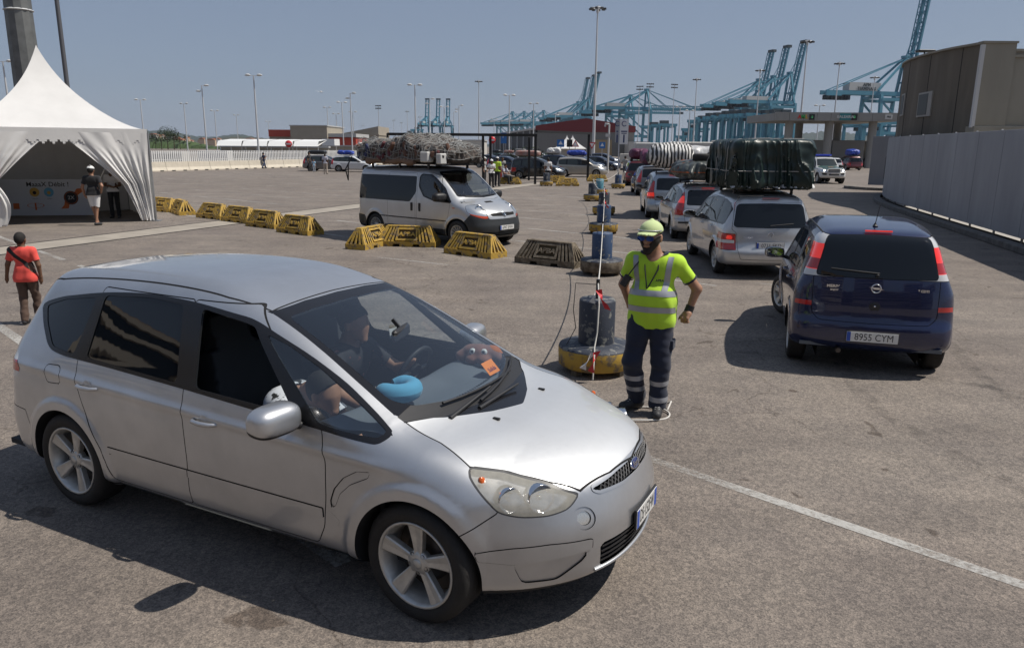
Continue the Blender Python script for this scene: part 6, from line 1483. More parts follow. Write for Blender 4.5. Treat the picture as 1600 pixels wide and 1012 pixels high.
# ---------------------------------------------------------------- roof loads
def lump(dims,pw=5.,amp=.05,fold=0.,seed=1,pleat=.0,bulge=.0):
    """soft box of half sizes dims resting on z = 0"""
    a,b_,c = dims
    def F(x,y,z):
        X,Y,Z = x/a,y/b_,(z-c)/c
        if bulge: X = X/(1+bulge*(1-Z*Z)); Y = Y/(1+bulge*(1-Z*Z))
        f = (np.abs(X)**pw+np.abs(Y)**pw+np.abs(Z)**pw)**(1/pw)-1; f = f*min(a,b_,c)
        f = f+amp*noise3(x,y,z,1.1,seed)+amp*.5*noise3(x,y,z,2.7,seed+1)
        if pleat:
            t = x*1.3+y*1.7*np.sign(x*.7+.01*y)+1.1*noise3(x,y,z*.35,.9,seed+7); ph = np.abs(np.sin(t*4.2)); ph2 = np.abs(np.sin(t*9.7+1+noise3(x,y,z*.3,1.,seed+9)))
            f = f-pleat*((1-ph)**2.5+.5*(1-ph2)**3-.25)*np.clip(1.25-z/(2*c),.15,1)-.06*np.clip(.5-z/(2*c),0,1)
        if fold:
            an = np.arctan2(y/b_,x/a); f = f-fold*(np.abs(np.sin(an*8+3*noise3(x,y,z*.2,1.2,seed+2)))-.45)*np.clip(1.05-(z/(2*c))*.9,.05,1)+fold*.35*noise3(x*1.,y*1.,z*.25,4.5,seed+3)
        return f
    return F
def load_obj(name,label,cat,car,off,F,box,h,m,ex=None):
    """car: (x, y, yaw); off: local offset on the roof"""
    cx,cy,a = car; c,s = math.cos(a),math.sin(a); loc = (cx+off[0]*c-off[1]*s,cy+off[0]*s+off[1]*c,off[2])
    g = surface_nets(F,(-box[0],-box[1],-.05),(box[0],box[1],box[2]),h,newton=1)
    e = empty(name,loc,a,label,cat); cov = tri_mesh('cover',g.P,g.T,g.N,m,e)
    return e,g
def lashing(e,F,curves,r=.012,m=None,name='rope'):
    """ropes drawn over a lump: each curve is (list of directions) projected from outside towards the axis"""
    m = m or mat('load_rope',(.45,.43,.40),.8)
    for pts in curves:
        b = MB(); out = []
        for (p,d_) in pts:
            q = root(F,[p],d_,4.)[0]
            if not np.isnan(q[0]): out.append(tuple(q-np.array(d_)*r*.6))
        if len(out) > 1: b.tube(out,r,5); b.build(name,m,e)
def over(F,x,n=26,W=2.2,zc=.4):
    """directions for a rope running over the load across at position x"""
    return [((x,math.sin(a)*W,zc+math.cos(a)*W),(0,-math.sin(a),-math.cos(a))) for a in np.linspace(-2.0,2.0,n)]
def girth(F,z,n=60,W=2.6): return [((math.cos(a)*W,math.sin(a)*W,z),(-math.cos(a),-math.sin(a),0)) for a in np.linspace(0,2*PI,n)]
def build_loads():
    TARP = mat('green_tarpaulin',(.012,.027,.023),.38,spec=.45,bump=.6,bscale=9,var=.3,vscale=3,stretch=(1,1,.35))
    F = lump((1.08,.80,.45),10,.022,0,11,pleat=.042)
    e,g = load_obj('roof_load','dark green tarpaulin bundle strapped on the silver people carrier, tallest load in the queue','load',(4.95,15.05,1.53),(.55,-.02,1.74),F,(1.5,1.2,1.25),.024,TARP)
    lashing(e,F,[over(F,-.75),over(F,.2),over(F,.9),girth(F,.30)],.008)
    WP = mat('crumpled_foil',(.5,.5,.5),.4,bump=.5,bscale=12); b = MB()
    rs = np.random.RandomState(3); v = []
    for k in range(60):
        x,y = -1.18+rs.rand()*.14,-.80+1.6*k/59; v.append((x,y,-.02+.03*rs.rand())); v.append((x+.10,y,.06+.03*rs.rand()))
    b.add(v,[(2*k,2*k+1,2*k+3,2*k+2) for k in range(59)]); b.build('plastic_sheet',WP,e)
    # bagged load on the estate
    DKT = mat('dark_wrap',(.030,.036,.034),.4,bump=.6,bscale=14,var=.5,vscale=5,var_col=(.10,.11,.105))
    F2 = lump((.95,.72,.26),3.2,.05,.03,21,bulge=.05)
    e,g = load_obj('roof_load','lumpy dark wrapped bundle on the pale silver estate, under the spare tyres','load',(5.28,21.0,1.50),(.35,0,1.62),F2,(1.2,1.0,.65),.035,DKT)
    lashing(e,F2,[over(F2,-.5),over(F2,.1),over(F2,.6),girth(F2,.2)],.012,mat('orange_rope',(.4,.10,.03),.8)); 
    for i,(x,y,z) in enumerate(((-.05,.05,2.13),(.05,-.35,2.17))):
        c,s = math.cos(1.5),math.sin(1.5); t = MB(); t.lathe([(.20,-.09),(.29,-.10),(.325,-.06),(.33,0),(.325,.06),(.29,.10),(.20,.09),(.19,0),(.20,-.09)],36)
        for k in range(12): a = k*PI/6; t.beam((.325*math.cos(a),.325*math.sin(a),-.06),(.325*math.cos(a+.1),.325*math.sin(a+.1),.06),.012)
        o = t.build('spare_tyre',RUBBER,None,(5.28+x*c-y*s,21.0+x*s+y*c,z+.08)); tag(o,('left of two spare tyres lying on the wrapped load of the estate','right of two spare tyres lying on the wrapped load of the estate')[i],'tyre')
    # striped blanket load
    m = mat('striped_blanket',(.7,.7,.7),.8,bump=.2,bscale=60); nt = m.node_tree; L = nt.links; b_ = nt.nodes['Principled BSDF']
    tc = nt.nodes.new('ShaderNodeTexCoord'); nz = nt.nodes.new('ShaderNodeTexNoise'); nz.inputs['Scale'].default_value = 2.2; wv = nt.nodes.new('ShaderNodeTexWave'); wv.wave_type = 'BANDS'; wv.bands_direction = 'Y'; wv.inputs['Scale'].default_value = 2.6; wv.inputs['Distortion'].default_value = 3.2; wv.inputs['Detail'].default_value = 1
    rp = nt.nodes.new('ShaderNodeValToRGB'); rp.color_ramp.interpolation = 'CONSTANT'; rp.color_ramp.elements[0].color = (.02,.022,.025,1); rp.color_ramp.elements[1].position = .5; rp.color_ramp.elements[1].color = (.66,.65,.63,1)
    L.new(tc.outputs['Object'],wv.inputs[0]); L.new(wv.outputs[0],rp.inputs[0]); L.new(rp.outputs[0],b_.inputs['Base Color'])
    F3 = lump((1.15,.85,.44),2.6,.05,.03,31,bulge=.02)
    e,g = load_obj('roof_load','rounded load in black and white striped cloth on the bluish silver people carrier','load',(5.66,27.2,1.47),(.55,0,1.75),F3,(1.5,1.2,1.2),.04,m)
    lashing(e,F3,[over(F3,-.4),over(F3,.4)],.010)
    CL = mat('clear_plastic_wrap',(.5,.5,.5),.35,bump=.5,bscale=20); F4 = lump((.5,.7,.38),2.6,.05,.02,35); e2,g2 = load_obj('roof_load','grey plastic wrapped bundle beside the striped load on the bluish silver people carrier','load',(5.66,27.2,1.47),(.5,-1.0,1.78),F4,(.8,1,1.),.05,CL)
    # netted heap on the van
    VP = (-3.1563,21.36,-.6992)
    def FN(x,y,z):
        hgt = .27+.05*np.sin(x*2.3+1)-.02*(x-.2)+.025*np.sin(x*5.1)
        f = ((np.abs(x+.05)/1.85)**4+(np.abs(y)/.92)**3.2)**(1/3.4)-1; f = f*.8
        f = smax(f,(z-2*hgt)*.9,.25); f = smax(f,-z,.1)
        return f+.05*noise3(x,y,z,2.1,41)+.04*noise3(x,y,z,4.8,42)
    g = surface_nets(FN,(-2.3,-1.3,-.15),(2.2,1.3,1.2),.05,newton=1)
    c,s = math.cos(VP[2]),math.sin(VP[2]); off = (.80,0,2.06); loc = (VP[0]+off[0]*c,VP[1]+off[0]*s,off[2]); e = empty('netted_load',loc,VP[2],'long heap of belongings under a white rope net on the silver van roof','load')
    DM = mat('dark_belongings',(.035,.035,.037),.8,bump=.5,bscale=20,var=.8,vscale=6,var_col=(.15,.12,.10),detail=6)
    tri_mesh('heap',g.P,g.T,g.N,DM,e)
    cols = [mat('bag_maroon',(.10,.02,.025),.7),mat('bag_blue',(.02,.03,.10),.7),mat('bag_grey',(.12,.12,.12),.7),mat('bag_white',(.55,.55,.53),.6),mat('bag_brown',(.12,.06,.04),.8),mat('bag_black',(.015,.015,.017),.6)]
    rs = np.random.RandomState(5)
    for k in range(60):
        p = np.array([(rs.rand()*2-1)*1.7,-2.0 if rs.rand() < .8 else 2.,.08+rs.rand()*.36]); q = root(FN,[p],(0,-math.copysign(1,p[1]),0),3.)[0]
        if np.isnan(q[0]): continue
        b = MB(); sx,sy,sz = .05+.09*rs.rand(),.04+.02*rs.rand(),.03+.06*rs.rand(); M = Matrix.Translation(q) @ Matrix.Rotation(rs.rand()*3,4,'Y') @ Matrix.Rotation(rs.rand(),4,'X')
        b.cbox(-sx,sx,-sy,sy,-sz,sz,.025,M); b.build('bag',cols[rs.randint(6)],e)
    for (x,w,z) in ((1.20,.13,.10),(1.6,.08,.06)):
        q = root(FN,[(x,-2.2,z)],(0,1,0),3.)[0]; b = MB(); b.cbox(-w,w,-.12,.12,-.10,.16,.02,Matrix.Translation(q)); b.build('white_box',cols[3],e)
    b = MB(); q0 = [(x,-.86-.03*math.sin(x*3),.02+.02*math.sin(x*7)) for x in np.linspace(-1.15,.75,24)]; b.tube(q0,[.09+.02*math.sin(i) for i in range(24)],8); b.build('brush_mat',mat('coir_brown',(.20,.13,.09),.9,bump=.9,bscale=60),e)
    NET = mat('net_rope',(.30,.30,.29),.7); nb = MB()
    FO = lambda x,y,z: FN(x,y,z)-.03
    for k in range(40):
        x = -1.8+3.65*k/39; P_ = [((x+.035*math.sin(a*5+k*1.7)+.16*math.sin(a*1.1+k*.12),math.sin(a)*2.2,.2+math.cos(a)*2.2),(0,-math.sin(a),-math.cos(a))) for a in np.linspace(-1.72,1.72,40)]
        q = root(FO,[p for p,_ in P_],np.array([d_ for _,d_ in P_]),3.,90); q = q[~np.isnan(q[:,0])]
        if len(q) > 3: nb.tube(q,.007,4,False)
    for k in range(20):
        a0 = -1.6+3.2*k/19; pts,dd = [],[]
        for x in np.linspace(-1.9,1.85,60):
            a = a0+.05*math.sin(x*4+k*.4)+.03*math.sin(x*9+k*2.1); pts.append((x,math.sin(a)*2.2,.2+math.cos(a)*2.2)); dd.append((0,-math.sin(a),-math.cos(a)))
        q = root(FO,pts,np.array(dd),3.,90); q = q[~np.isnan(q[:,0])]
        if len(q) > 3: nb.tube(q,.007,4,False)
    for z in (.1,.28,.45):
        n_ = 70; A = np.linspace(0,2*PI,n_); P_ = [(math.cos(a)*2.6,math.sin(a)*2.6,z+.04*math.sin(a*9)) for a in A]; q = root(FO,P_,np.array([(-math.cos(a),-math.sin(a),0) for a in A]),3.,120); q = q[~np.isnan(q[:,0])]; nb.tube(q,.007,4,False)
    o = nb.build('net',NET,e); tag(o,kind='stuff')
    b = MB(); b.tube([(-1.9,-.8,.1),(-1.98,-.98,-.25),(-1.85,-1.0,-.55),(-1.95,-.9,-.1)],.018,6); b.build('hanging_strap',BLACKPL,e)
# ---------------------------------------------------------------- ground
ORD = ('first second third fourth fifth sixth seventh eighth ninth tenth eleventh twelfth thirteenth fourteenth fifteenth sixteenth seventeenth eighteenth nineteenth twentieth '+' '.join('twenty-%s' % o for o in 'first second third fourth fifth sixth seventh eighth ninth'.split())).split()
def ground_material():
    m = bpy.data.materials.new('worn_asphalt'); m.use_nodes = True; nt = m.node_tree; L = nt.links; b = nt.nodes['Principled BSDF']; N = nt.nodes.new
    tc = N('ShaderNodeTexCoord'); o = tc.outputs['Object']
    def noise(sc_,det=4,rough=.6,dist=0.):
        n = N('ShaderNodeTexNoise'); n.inputs['Scale'].default_value = sc_; n.inputs['Detail'].default_value = det; n.inputs['Roughness'].default_value = rough; n.inputs['Distortion'].default_value = dist; L.new(o,n.inputs[0]); return n.outputs[0]
    def ramp(src,p0,c0,p1,c1):
        r = N('ShaderNodeValToRGB'); r.color_ramp.elements[0].position = p0; r.color_ramp.elements[0].color = (*c0,1); r.color_ramp.elements[1].position = p1; r.color_ramp.elements[1].color = (*c1,1); L.new(src,r.inputs[0]); return r.outputs[0]
    def mul(a,c):
        x = N('ShaderNodeMix'); x.data_type = 'RGBA'; x.blend_type = 'MULTIPLY'; x.inputs[0].default_value = 1; L.new(a,x.inputs[6]); L.new(c,x.inputs[7]); return x.outputs[2]
    base = ramp(noise(.10,6,.65),.3,GA,.7,GB)
    v = N('ShaderNodeTexVoronoi'); v.inputs['Scale'].default_value = 120; L.new(o,v.inputs[0])
    sep = N('ShaderNodeSeparateColor'); L.new(v.outputs['Color'],sep.inputs[0])
    agg = ramp(sep.outputs[0],.05,(.66,.66,.67),.95,(1.31,1.28,1.25))
    v2 = N('ShaderNodeTexVoronoi'); v2.inputs['Scale'].default_value = 38; L.new(o,v2.inputs[0]); sep2 = N('ShaderNodeSeparateColor'); L.new(v2.outputs['Color'],sep2.inputs[0])
    agg2 = ramp(sep2.outputs[1],.1,(.82,.82,.82),.9,(1.15,1.14,1.12))
    patch = ramp(noise(1.1,8,.7),.36,(.84,.84,.85),.62,(1.08,1.07,1.05))
    st = ramp(noise(2.6,3,.5,.6),.285,(.55,.52,.50),.315,(1,1,1))
    vs = N('ShaderNodeTexVoronoi'); vs.inputs['Scale'].default_value = 1.7; vs.inputs['Randomness'].default_value = 1; L.new(o,vs.inputs[0]); na = N('ShaderNodeMath'); na.operation = 'MULTIPLY_ADD'; na.inputs[1].default_value = .13; L.new(noise(9,3),na.inputs[0]); L.new(vs.outputs['Distance'],na.inputs[2])
    sc2 = N('ShaderNodeSeparateColor'); L.new(vs.outputs['Color'],sc2.inputs[0]); nb_ = N('ShaderNodeMath'); nb_.operation = 'MULTIPLY_ADD'; nb_.inputs[1].default_value = .10; L.new(sc2.outputs[0],nb_.inputs[0]); L.new(na.outputs[0],nb_.inputs[2])
    spots = ramp(nb_.outputs[0],.125,(.50,.46,.44),.150,(1,1,1)); big = ramp(noise(.42,7,.72,.4),.33,(.86,.85,.86),.58,(1.03,1.03,1.02))
    # stretched tyre-worn streaks
    mp = N('ShaderNodeMapping'); mp.inputs['Rotation'].default_value = (0,0,.75); mp.inputs['Scale'].default_value = (.16,1.6,1); L.new(o,mp.inputs[0]); ns = N('ShaderNodeTexNoise'); ns.inputs['Scale'].default_value = 1.2; ns.inputs['Detail'].default_value = 6; L.new(mp.outputs[0],ns.inputs[0])
    sk = ramp(ns.outputs[0],.35,(.88,.88,.88),.65,(1.06,1.06,1.06))
    vc = N('ShaderNodeTexVoronoi'); vc.feature = 'DISTANCE_TO_EDGE'; vc.inputs['Scale'].default_value = .23; ad = N('ShaderNodeVectorMath'); ad.operation = 'MULTIPLY_ADD'; nn_ = N('ShaderNodeTexNoise'); nn_.inputs['Scale'].default_value = 1.3; nn_.inputs['Detail'].default_value = 5; L.new(o,nn_.inputs[0]); ad.inputs[1].default_value = (1.6,1.6,0); L.new(nn_.outputs[1],ad.inputs[0]); L.new(o,ad.inputs[2]); L.new(ad.outputs[0],vc.inputs[0]); crk = ramp(vc.outputs['Distance'],.0008,(.62,.60,.58),.0022,(1,1,1))
    big = mul(big,crk)
    c = mul(mul(mul(mul(mul(mul(mul(base,agg),agg2),patch),st),sk),spots),big)
    L.new(c,b.inputs['Base Color']); b.inputs['Roughness'].default_value = .82; b.inputs['Specular IOR Level'].default_value = .35
    bp = N('ShaderNodeBump'); bp.inputs['Strength'].default_value = .38; bp.inputs['Distance'].default_value = .006; L.new(v.outputs['Distance'],bp.inputs['Height']); L.new(bp.outputs[0],b.inputs['Normal'])
    return m
GA,GB = (.178,.154,.136),(.228,.203,.182)
def marking_mat():
    m = mat('worn_white_line',(.55,.54,.51),.7); nt = m.node_tree; L = nt.links; b = nt.nodes['Principled BSDF']; N = nt.nodes.new
    tc = N('ShaderNodeTexCoord'); n = N('ShaderNodeTexNoise'); n.inputs['Scale'].default_value = 26; n.inputs['Detail'].default_value = 6; n.inputs['Roughness'].default_value = .75; L.new(tc.outputs['Object'],n.inputs[0])
    n2 = N('ShaderNodeTexNoise'); n2.inputs['Scale'].default_value = .7; n2.inputs['Detail'].default_value = 3; L.new(tc.outputs['Object'],n2.inputs[0])
    a = N('ShaderNodeMath'); a.operation = 'ADD'; L.new(n.outputs[0],a.inputs[0]); L.new(n2.outputs[0],a.inputs[1])
    r = N('ShaderNodeValToRGB'); r.color_ramp.elements[0].position = .90; r.color_ramp.elements[1].position = 1.08; r.color_ramp.elements[0].color = (0,0,0,1); r.color_ramp.elements[1].color = (1,1,1,1)
    mr = N('ShaderNodeMapRange'); mr.inputs[1].default_value = .86; mr.inputs[2].default_value = 1.16; mr.inputs[3].default_value = .05; mr.inputs[4].default_value = .70; L.new(a.outputs[0],mr.inputs[0]); L.new(mr.outputs[0],b.inputs['Alpha'])
    return m
def strip_quad(b,p,q,w,z):
    p,q = Vector((p[0],p[1],0)),Vector((q[0],q[1],0)); t = (q-p).normalized(); s = Vector((-t.y,t.x,0))*w/2; zz = Vector((0,0,z)); b.add([p-s+zz,q-s+zz,q+s+zz,p+s+zz],[(0,1,2,3)])
def build_ground():
    b = MB(); xs = [-6000,-600,-120,-30,0,30,120,600,6000]; ys = [-3000,-300,-60,0,30,60,120,400,1200,9000]
    for i in range(len(xs)-1):
        for j in range(len(ys)-1): b.add([(xs[i],ys[j],0),(xs[i+1],ys[j],0),(xs[i+1],ys[j+1],0),(xs[i],ys[j+1],0)],[(0,1,2,3)])
    tag(b.build('ground',ground_material()),'sunlit worn brown-grey asphalt of the port car park',kind='structure')
    LM = marking_mat(); b = MB()
    for k in range(0,14):
        y0 = 3.1+3.42*k; x1 = 3.4 if k > 3 else 60
        if k == 1: strip_quad(b,(-14,y0+14*.985),(-9.75,y0+9.75*.985),.12,.004); strip_quad(b,(-9.0,y0+9.0*.985),(14,y0-14*.94),.10,.004); continue
        if k in (0,): strip_quad(b,(-16,y0+16*.98),(-1,y0+.98),.13,.004); continue
        if k in (2,): continue
        if k == 3: continue
        sl = .86; xa = -38
        strip_quad(b,(xa,y0-xa*sl),(-8.6-.35*(12-k)*0,y0+8.6*sl),.09,.004); strip_quad(b,(-5.6+.33*(k-6),y0-(-5.6+.33*(k-6))*sl),(x1+.35,y0-(x1+.35)*sl),.10,.004)
    for (p,q) in (((1180,442),(1235,448)),((1012,367),(1045,369)),((590,402),(700,414))): strip_quad(b,gnd(*p),gnd(*q),.08,.004)
    tag(b.build('painted_lines',LM),kind='structure')
    TM = mat('tyre_mark',(.045,.04,.038),.8); nt = TM.node_tree; nn = nt.nodes.new('ShaderNodeTexNoise'); nn.inputs['Scale'].default_value = 5; nn.inputs['Detail'].default_value = 6; tc = nt.nodes.new('ShaderNodeTexCoord'); nt.links.new(tc.outputs['Object'],nn.inputs[0]); mr = nt.nodes.new('ShaderNodeMapRange'); mr.inputs[1].default_value = .42; mr.inputs[2].default_value = .75; mr.inputs[3].default_value = 0; mr.inputs[4].default_value = .30; nt.links.new(nn.outputs[0],mr.inputs[0]); nt.links.new(mr.outputs[0],nt.nodes['Principled BSDF'].inputs['Alpha'])
    b = MB(); n_ = 26
    for (pts,w,z) in (([(5.2,1.5),(4.1,4.2),(3.6,7.0),(4.4,10),(5.6,13)],.17,.005),([(6.7,1.3),(5.6,4.2),(5.1,7.0),(5.9,10),(7.1,13)],.17,.0055),([(-6,13),(-3,10.5),(1,9.6),(4,8.4),(9,4.5)],.14,.006),([(-3.4,2.6),(-.5,3.1),(2.6,2.7),(6,1.2)],.16,.0065),([(-8,24),(-4,23.6),(0,21.8),(4,17.5)],.14,.005)):
        P_ = crom(pts,8); T_ = np.gradient(P_,axis=0); T_ /= np.linalg.norm(T_,axis=1,keepdims=True); v = []
        for p,t in zip(P_,T_): v += [(p[0]-t[1]*w/2,p[1]+t[0]*w/2,z),(p[0]+t[1]*w/2,p[1]-t[0]*w/2,z)]
        b.add(v,[(2*i,2*i+1,2*i+3,2*i+2) for i in range(len(P_)-1)])
    tag(b.build('tyre_marks',TM),kind='structure')
    # pale paving strip with dark channel lines
    PV = mat('pale_paving',(.36,.32,.27),.85,bump=.3,bscale=50,var=.25,vscale=1.5,detail=8); CH = mat('channel_gap',(.03,.027,.025),.9)
    A,B = Vector((-14.6,10.9,0)),Vector((2.2,53.5,0)); t = (B-A).normalized(); s = Vector((t.y,-t.x,0)); n = 14; L = (B-A).length/n
    r = empty('paving_strip',tuple(A),0); r['kind'] = 'structure'
    for k in range(n):
        p = A+t*(k*L+.01)-A; q = A+t*((k+1)*L-.01)-A; b = MB(); w0,w1 = -.60,.60
        b.add([p+s*w0+Vector((0,0,.006)),q+s*w0+Vector((0,0,.006)),q+s*w1+Vector((0,0,.006)),p+s*w1+Vector((0,0,.006))],[(3,2,1,0)]); b.build('slab',PV,r)
    for w in (-.66,.66):
        b = MB(); b.add([s*(w-.05)+Vector((0,0,.008)),(B-A)+s*(w-.05)+Vector((0,0,.008)),(B-A)+s*(w+.05)+Vector((0,0,.008)),s*(w+.05)+Vector((0,0,.008))],[(3,2,1,0)]); b.build('drain_channel',CH,r)
# ---------------------------------------------------------------- right side: panel wall, kerb, concrete building
def build_right():
    PN = mat('grey_wall_panel',(.31,.32,.345),.6,bump=.10,bscale=8,var=.20,vscale=1.1,stretch=(1,1,.25),detail=8); KB = mat('dark_kerb_concrete',(.16,.15,.14),.85,bump=.4,bscale=40,var=.4,vscale=5); MT = mat('panel_edge',(.55,.55,.55),.5,.3)
    pts = [gnd(*p) for p in ((1700,414),(1600,386),(1520,366),(1480,356),(1447,345),(1424,335),(1405,322),(1388,312),(1376,303))]
    pts = [(11.6,13.4),(12.75,18.0),(13.75,21.9),(14.75,25.9),(15.6,29.2),(16.45,32.4),(17.5,35.6),(18.9,38.8),(20.4,41.4)]
    path = crom(pts,30); seg = np.linalg.norm(np.diff(path,axis=0),axis=1); cum = np.concatenate([[0],np.cumsum(seg)])
    def pos(d_): return np.array([np.interp(d_,cum,path[:,0]),np.interp(d_,cum,path[:,1])])
    r = empty('panel_wall',(*pts[0],0),0,'tall grey metal panel wall curving along the right side above a dark kerb','wall')
    W = 2.05; k = 0; z0,z1 = .26,3.0
    while k*W < cum[-1]-.3:
        a,c = pos(k*W),pos(min((k+1)*W,cum[-1])); t = (c-a)/np.linalg.norm(c-a); n = np.array([t[1],-t[0]]); M = frame((a[0]-pts[0][0],a[1]-pts[0][1],0),(t[0],t[1],0),(0,0,1)); L = np.linalg.norm(c-a)
        b = MB(); b.cbox(.012,L-.012,z0,z1,-.03,.03,.006,M); p = b.build('panel',PN,r)
        b = MB(); b.box(.0,.05,.12,z1-.02,.05,.10,M); b.build('panel_post',KB,r)
        b = MB(); b.cbox(.3,.36,z1-.0,z1+.03,-.02,.02,.004,M); b.build('lifting_eye',MT,p); k += 1
    b = MB(); M = None; a = pos(cum[-1]-3.4); t = (pos(cum[-1]-3.3)-a); t /= np.linalg.norm(t); M = frame((a[0]-pts[0][0]-t[1]*.045,a[1]-pts[0][1]+t[0]*.045,0),(t[0],t[1],0),(0,0,1)); b.box(0,.12,1.0,2.1,-.01,.01,M); b.build('wall_slot',BLACKPL,r)
    # second, farther wall piece
    r2 = empty('panel_wall',(22.6,48.5,0),0,'short far piece of grey panel wall right of the patrol car','wall')
    for i in range(4):
        x0 = i*1.35; b = MB(); M = frame((0,0,0),(.80,-.60,0),(0,0,1)); b.cbox(x0+.01,x0+1.34,.25,3.25,-.03,.03,.006,M); b.build('panel',PN,r2)
    kr = empty('kerb',(*pts[0],0),0); kr['kind'] = 'structure'; off = .42
    kp = [(p[0]-.0,p[1]) for p in path]; L = 1.0; n = int(cum[-1]/L)
    for i in range(n):
        a,c = pos(i*L),pos((i+1)*L); t = (c-a)/np.linalg.norm(c-a); ln = np.linalg.norm(c-a); M = frame((a[0]-pts[0][0],a[1]-pts[0][1],0),(t[0],t[1],0),(0,0,1)); b = MB(); b.cbox(.006,ln-.006,0,.17,-.42,-.10,.02,M); b.build('kerb_stone',KB,kr)
    pl = MB(); v = []; 
    for i in range(len(path)):
        t = path[min(i+1,len(path)-1)]-path[max(i-1,0)]; t /= np.linalg.norm(t); nn = np.array([t[1],-t[0]])
        v += [(path[i][0]-nn[0]*(-.10),path[i][1],.16),(path[i][0]+nn[0]*6,path[i][1]+nn[1]*6,.16)]
    pl.add(v,[(2*i,2*i+1,2*i+3,2*i+2) for i in range(len(path)-1)]); tag(pl.build('pavement',mat('pale_pavement',(.36,.34,.31),.85,bump=.2,bscale=30)),'pale pavement behind the panel wall',kind='structure')
    k2 = empty('kerb',(22.3,47.6,0),0); k2['kind'] = 'structure'
    for i in range(9):
        a0 = 2.6+i*.30; a1 = a0+.29; R0,R1 = 2.2,2.55; b = MB(); b.prism([(R0*math.cos(a0),R0*math.sin(a0)),(R1*math.cos(a0),R1*math.sin(a0)),(R1*math.cos(a1),R1*math.sin(a1)),(R0*math.cos(a1),R0*math.sin(a1))],0,.16,Matrix.Translation((1.5,.8,0))); b.build('kerb_stone',KB,k2)
    # building
    C1 = mat('stained_brown_concrete',(.16,.138,.108),.85,bump=.3,bscale=18,var=.35,vscale=.8,detail=10,stretch=(1,1,.22)); C2 = mat('grey_beige_concrete',(.29,.27,.225),.85,bump=.3,bscale=18,var=.18,vscale=.9,detail=10,stretch=(1,1,.22))
    C3 = mat('tan_concrete',(.30,.22,.12),.85,bump=.3,bscale=18,var=.3,vscale=.9,stretch=(1,1,.3)); FRM = mat('pale_window_frame',(.30,.29,.27),.6); PIPE = mat('pale_downpipe',(.50,.50,.50),.5)
    r = empty('concrete_building',(20,36,0),0,'stained brown concrete building with curved roofline and small windows behind the panel wall','building')
    # curved west face split in cast panels
    fp = crom([(22.0,44.5),(20.6,41.5),(19.5,38.0),(18.9,34.5),(18.75,31.8)],6); o = np.array([20,36]); n = len(fp)-1
    for i in range(n):
        a,c = fp[i]-o,fp[i+1]-o; b = MB(); t = (c-a)/np.linalg.norm(c-a); nn = np.array([-t[1],t[0]])*-1
        z = [6.95-.015*k_ for k_ in (i,i+1)]
        b.add([(a[0],a[1],0),(c[0],c[1],0),(c[0],c[1],z[1]),(a[0],a[1],z[0]),(a[0]+.3,a[1]+.1,z[0]),(c[0]+.3,c[1]+.1,z[1]),(a[0]+.3,a[1]+.1,6),(c[0]+.3,c[1]+.1,6)],[(0,1,2,3),(3,2,5,4),(4,5,7,6)]); b.build('wall_panel',C1,r)
        b = MB(); b.beam((a[0]-.03,a[1],z[0]+.03),(c[0]-.03,c[1],z[1]+.03),.16,.08); b.build('coping',C2,r)
        if i % 6 == 3: b = MB(); b.box(a[0]-.008,a[0]+.008,a[1]-.02,a[1]+.02,0,z[0]-.05); b.build('panel_joint',DARKVOID,r)
    def yz(i): return fp[i]-o
    for (i,z0_,z1_,w) in ((8,4.15,5.25,.50),(15,3.95,5.05,.85)):
        i = min(i,n-2); a,c = yz(i),yz(i+1); t = (c-a)/np.linalg.norm(c-a); M = frame((a[0]-.02,a[1],0),(t[0],t[1],0),(0,0,1)); b = MB(); b.box(-w,w,z0_,z1_,-.06,.04,M)
        wf = b.build('window',FRM,r); b = MB(); b.box(-w+.1,w*.45,z0_+.08,z1_-.08,-.075,.055,M); b.build('pane',mat('dark_office_pane',(.03,.035,.033),.45),wf)
    # downpipe and the lighter south face
    b = MB(); b.box(-1.33,-1.19,-4.38,-4.24,3.35,6.55); b.build('downpipe',PIPE,r)
    b = MB(); b.box(-1.2,.15,-4.22,-3.9,3.42,6.62); b.box(.15,14,-4.12,-3.9,3.42,6.32); sw = b.build('upper_wall',C2,r)
    b = MB(); b.box(-1.22,14,-4.35,-3.9,0,3.0); b.build('lower_wall',C1,r); b = MB(); b.box(-1.26,14,-4.50,-3.9,3.16,3.40); b.build('ledge',C2,r); b = MB(); b.box(-1.22,14,-4.33,-3.95,2.0,3.15); b.build('tan_band',C3,r)
    b = MB(); b.box(.10,14,-4.20,-3.95,6.32,6.42); b.box(-1.24,.18,-4.28,-3.9,6.62,6.70); b.build('coping',C2,r)
    b = MB(); b.cbox(1.25,2.45,-4.16,-4.10,5.05,5.42,.01); wf = b.build('window',FRM,r); b = MB(); b.box(1.29,2.41,-4.172,-4.165,5.10,5.38); b.build('pane',mat('amber_reflecting_pane',(.10,.075,.035),.08,.4),wf)
    b = MB(); b.prism([(p[0]-20+.25,p[1]-36) for p in fp]+[(14,-4.2),(14,9)],6.1,6.2); b.build('roof',C2,r)
    b = MB(); b.cbox(-.55,.25,-.2,.2,7.05,7.15,.02,Matrix.Translation((.1,2.4,.0))); b.beam((.0,2.4,6.4),(-.1,2.4,7.1),.05); b.cbox(.95,1.1,2.3,2.5,6.9,7.1,.02); b.beam((1.0,2.4,6.4),(1.0,2.4,6.95),.03); b.build('roof_floodlight',BLACKPL,r)
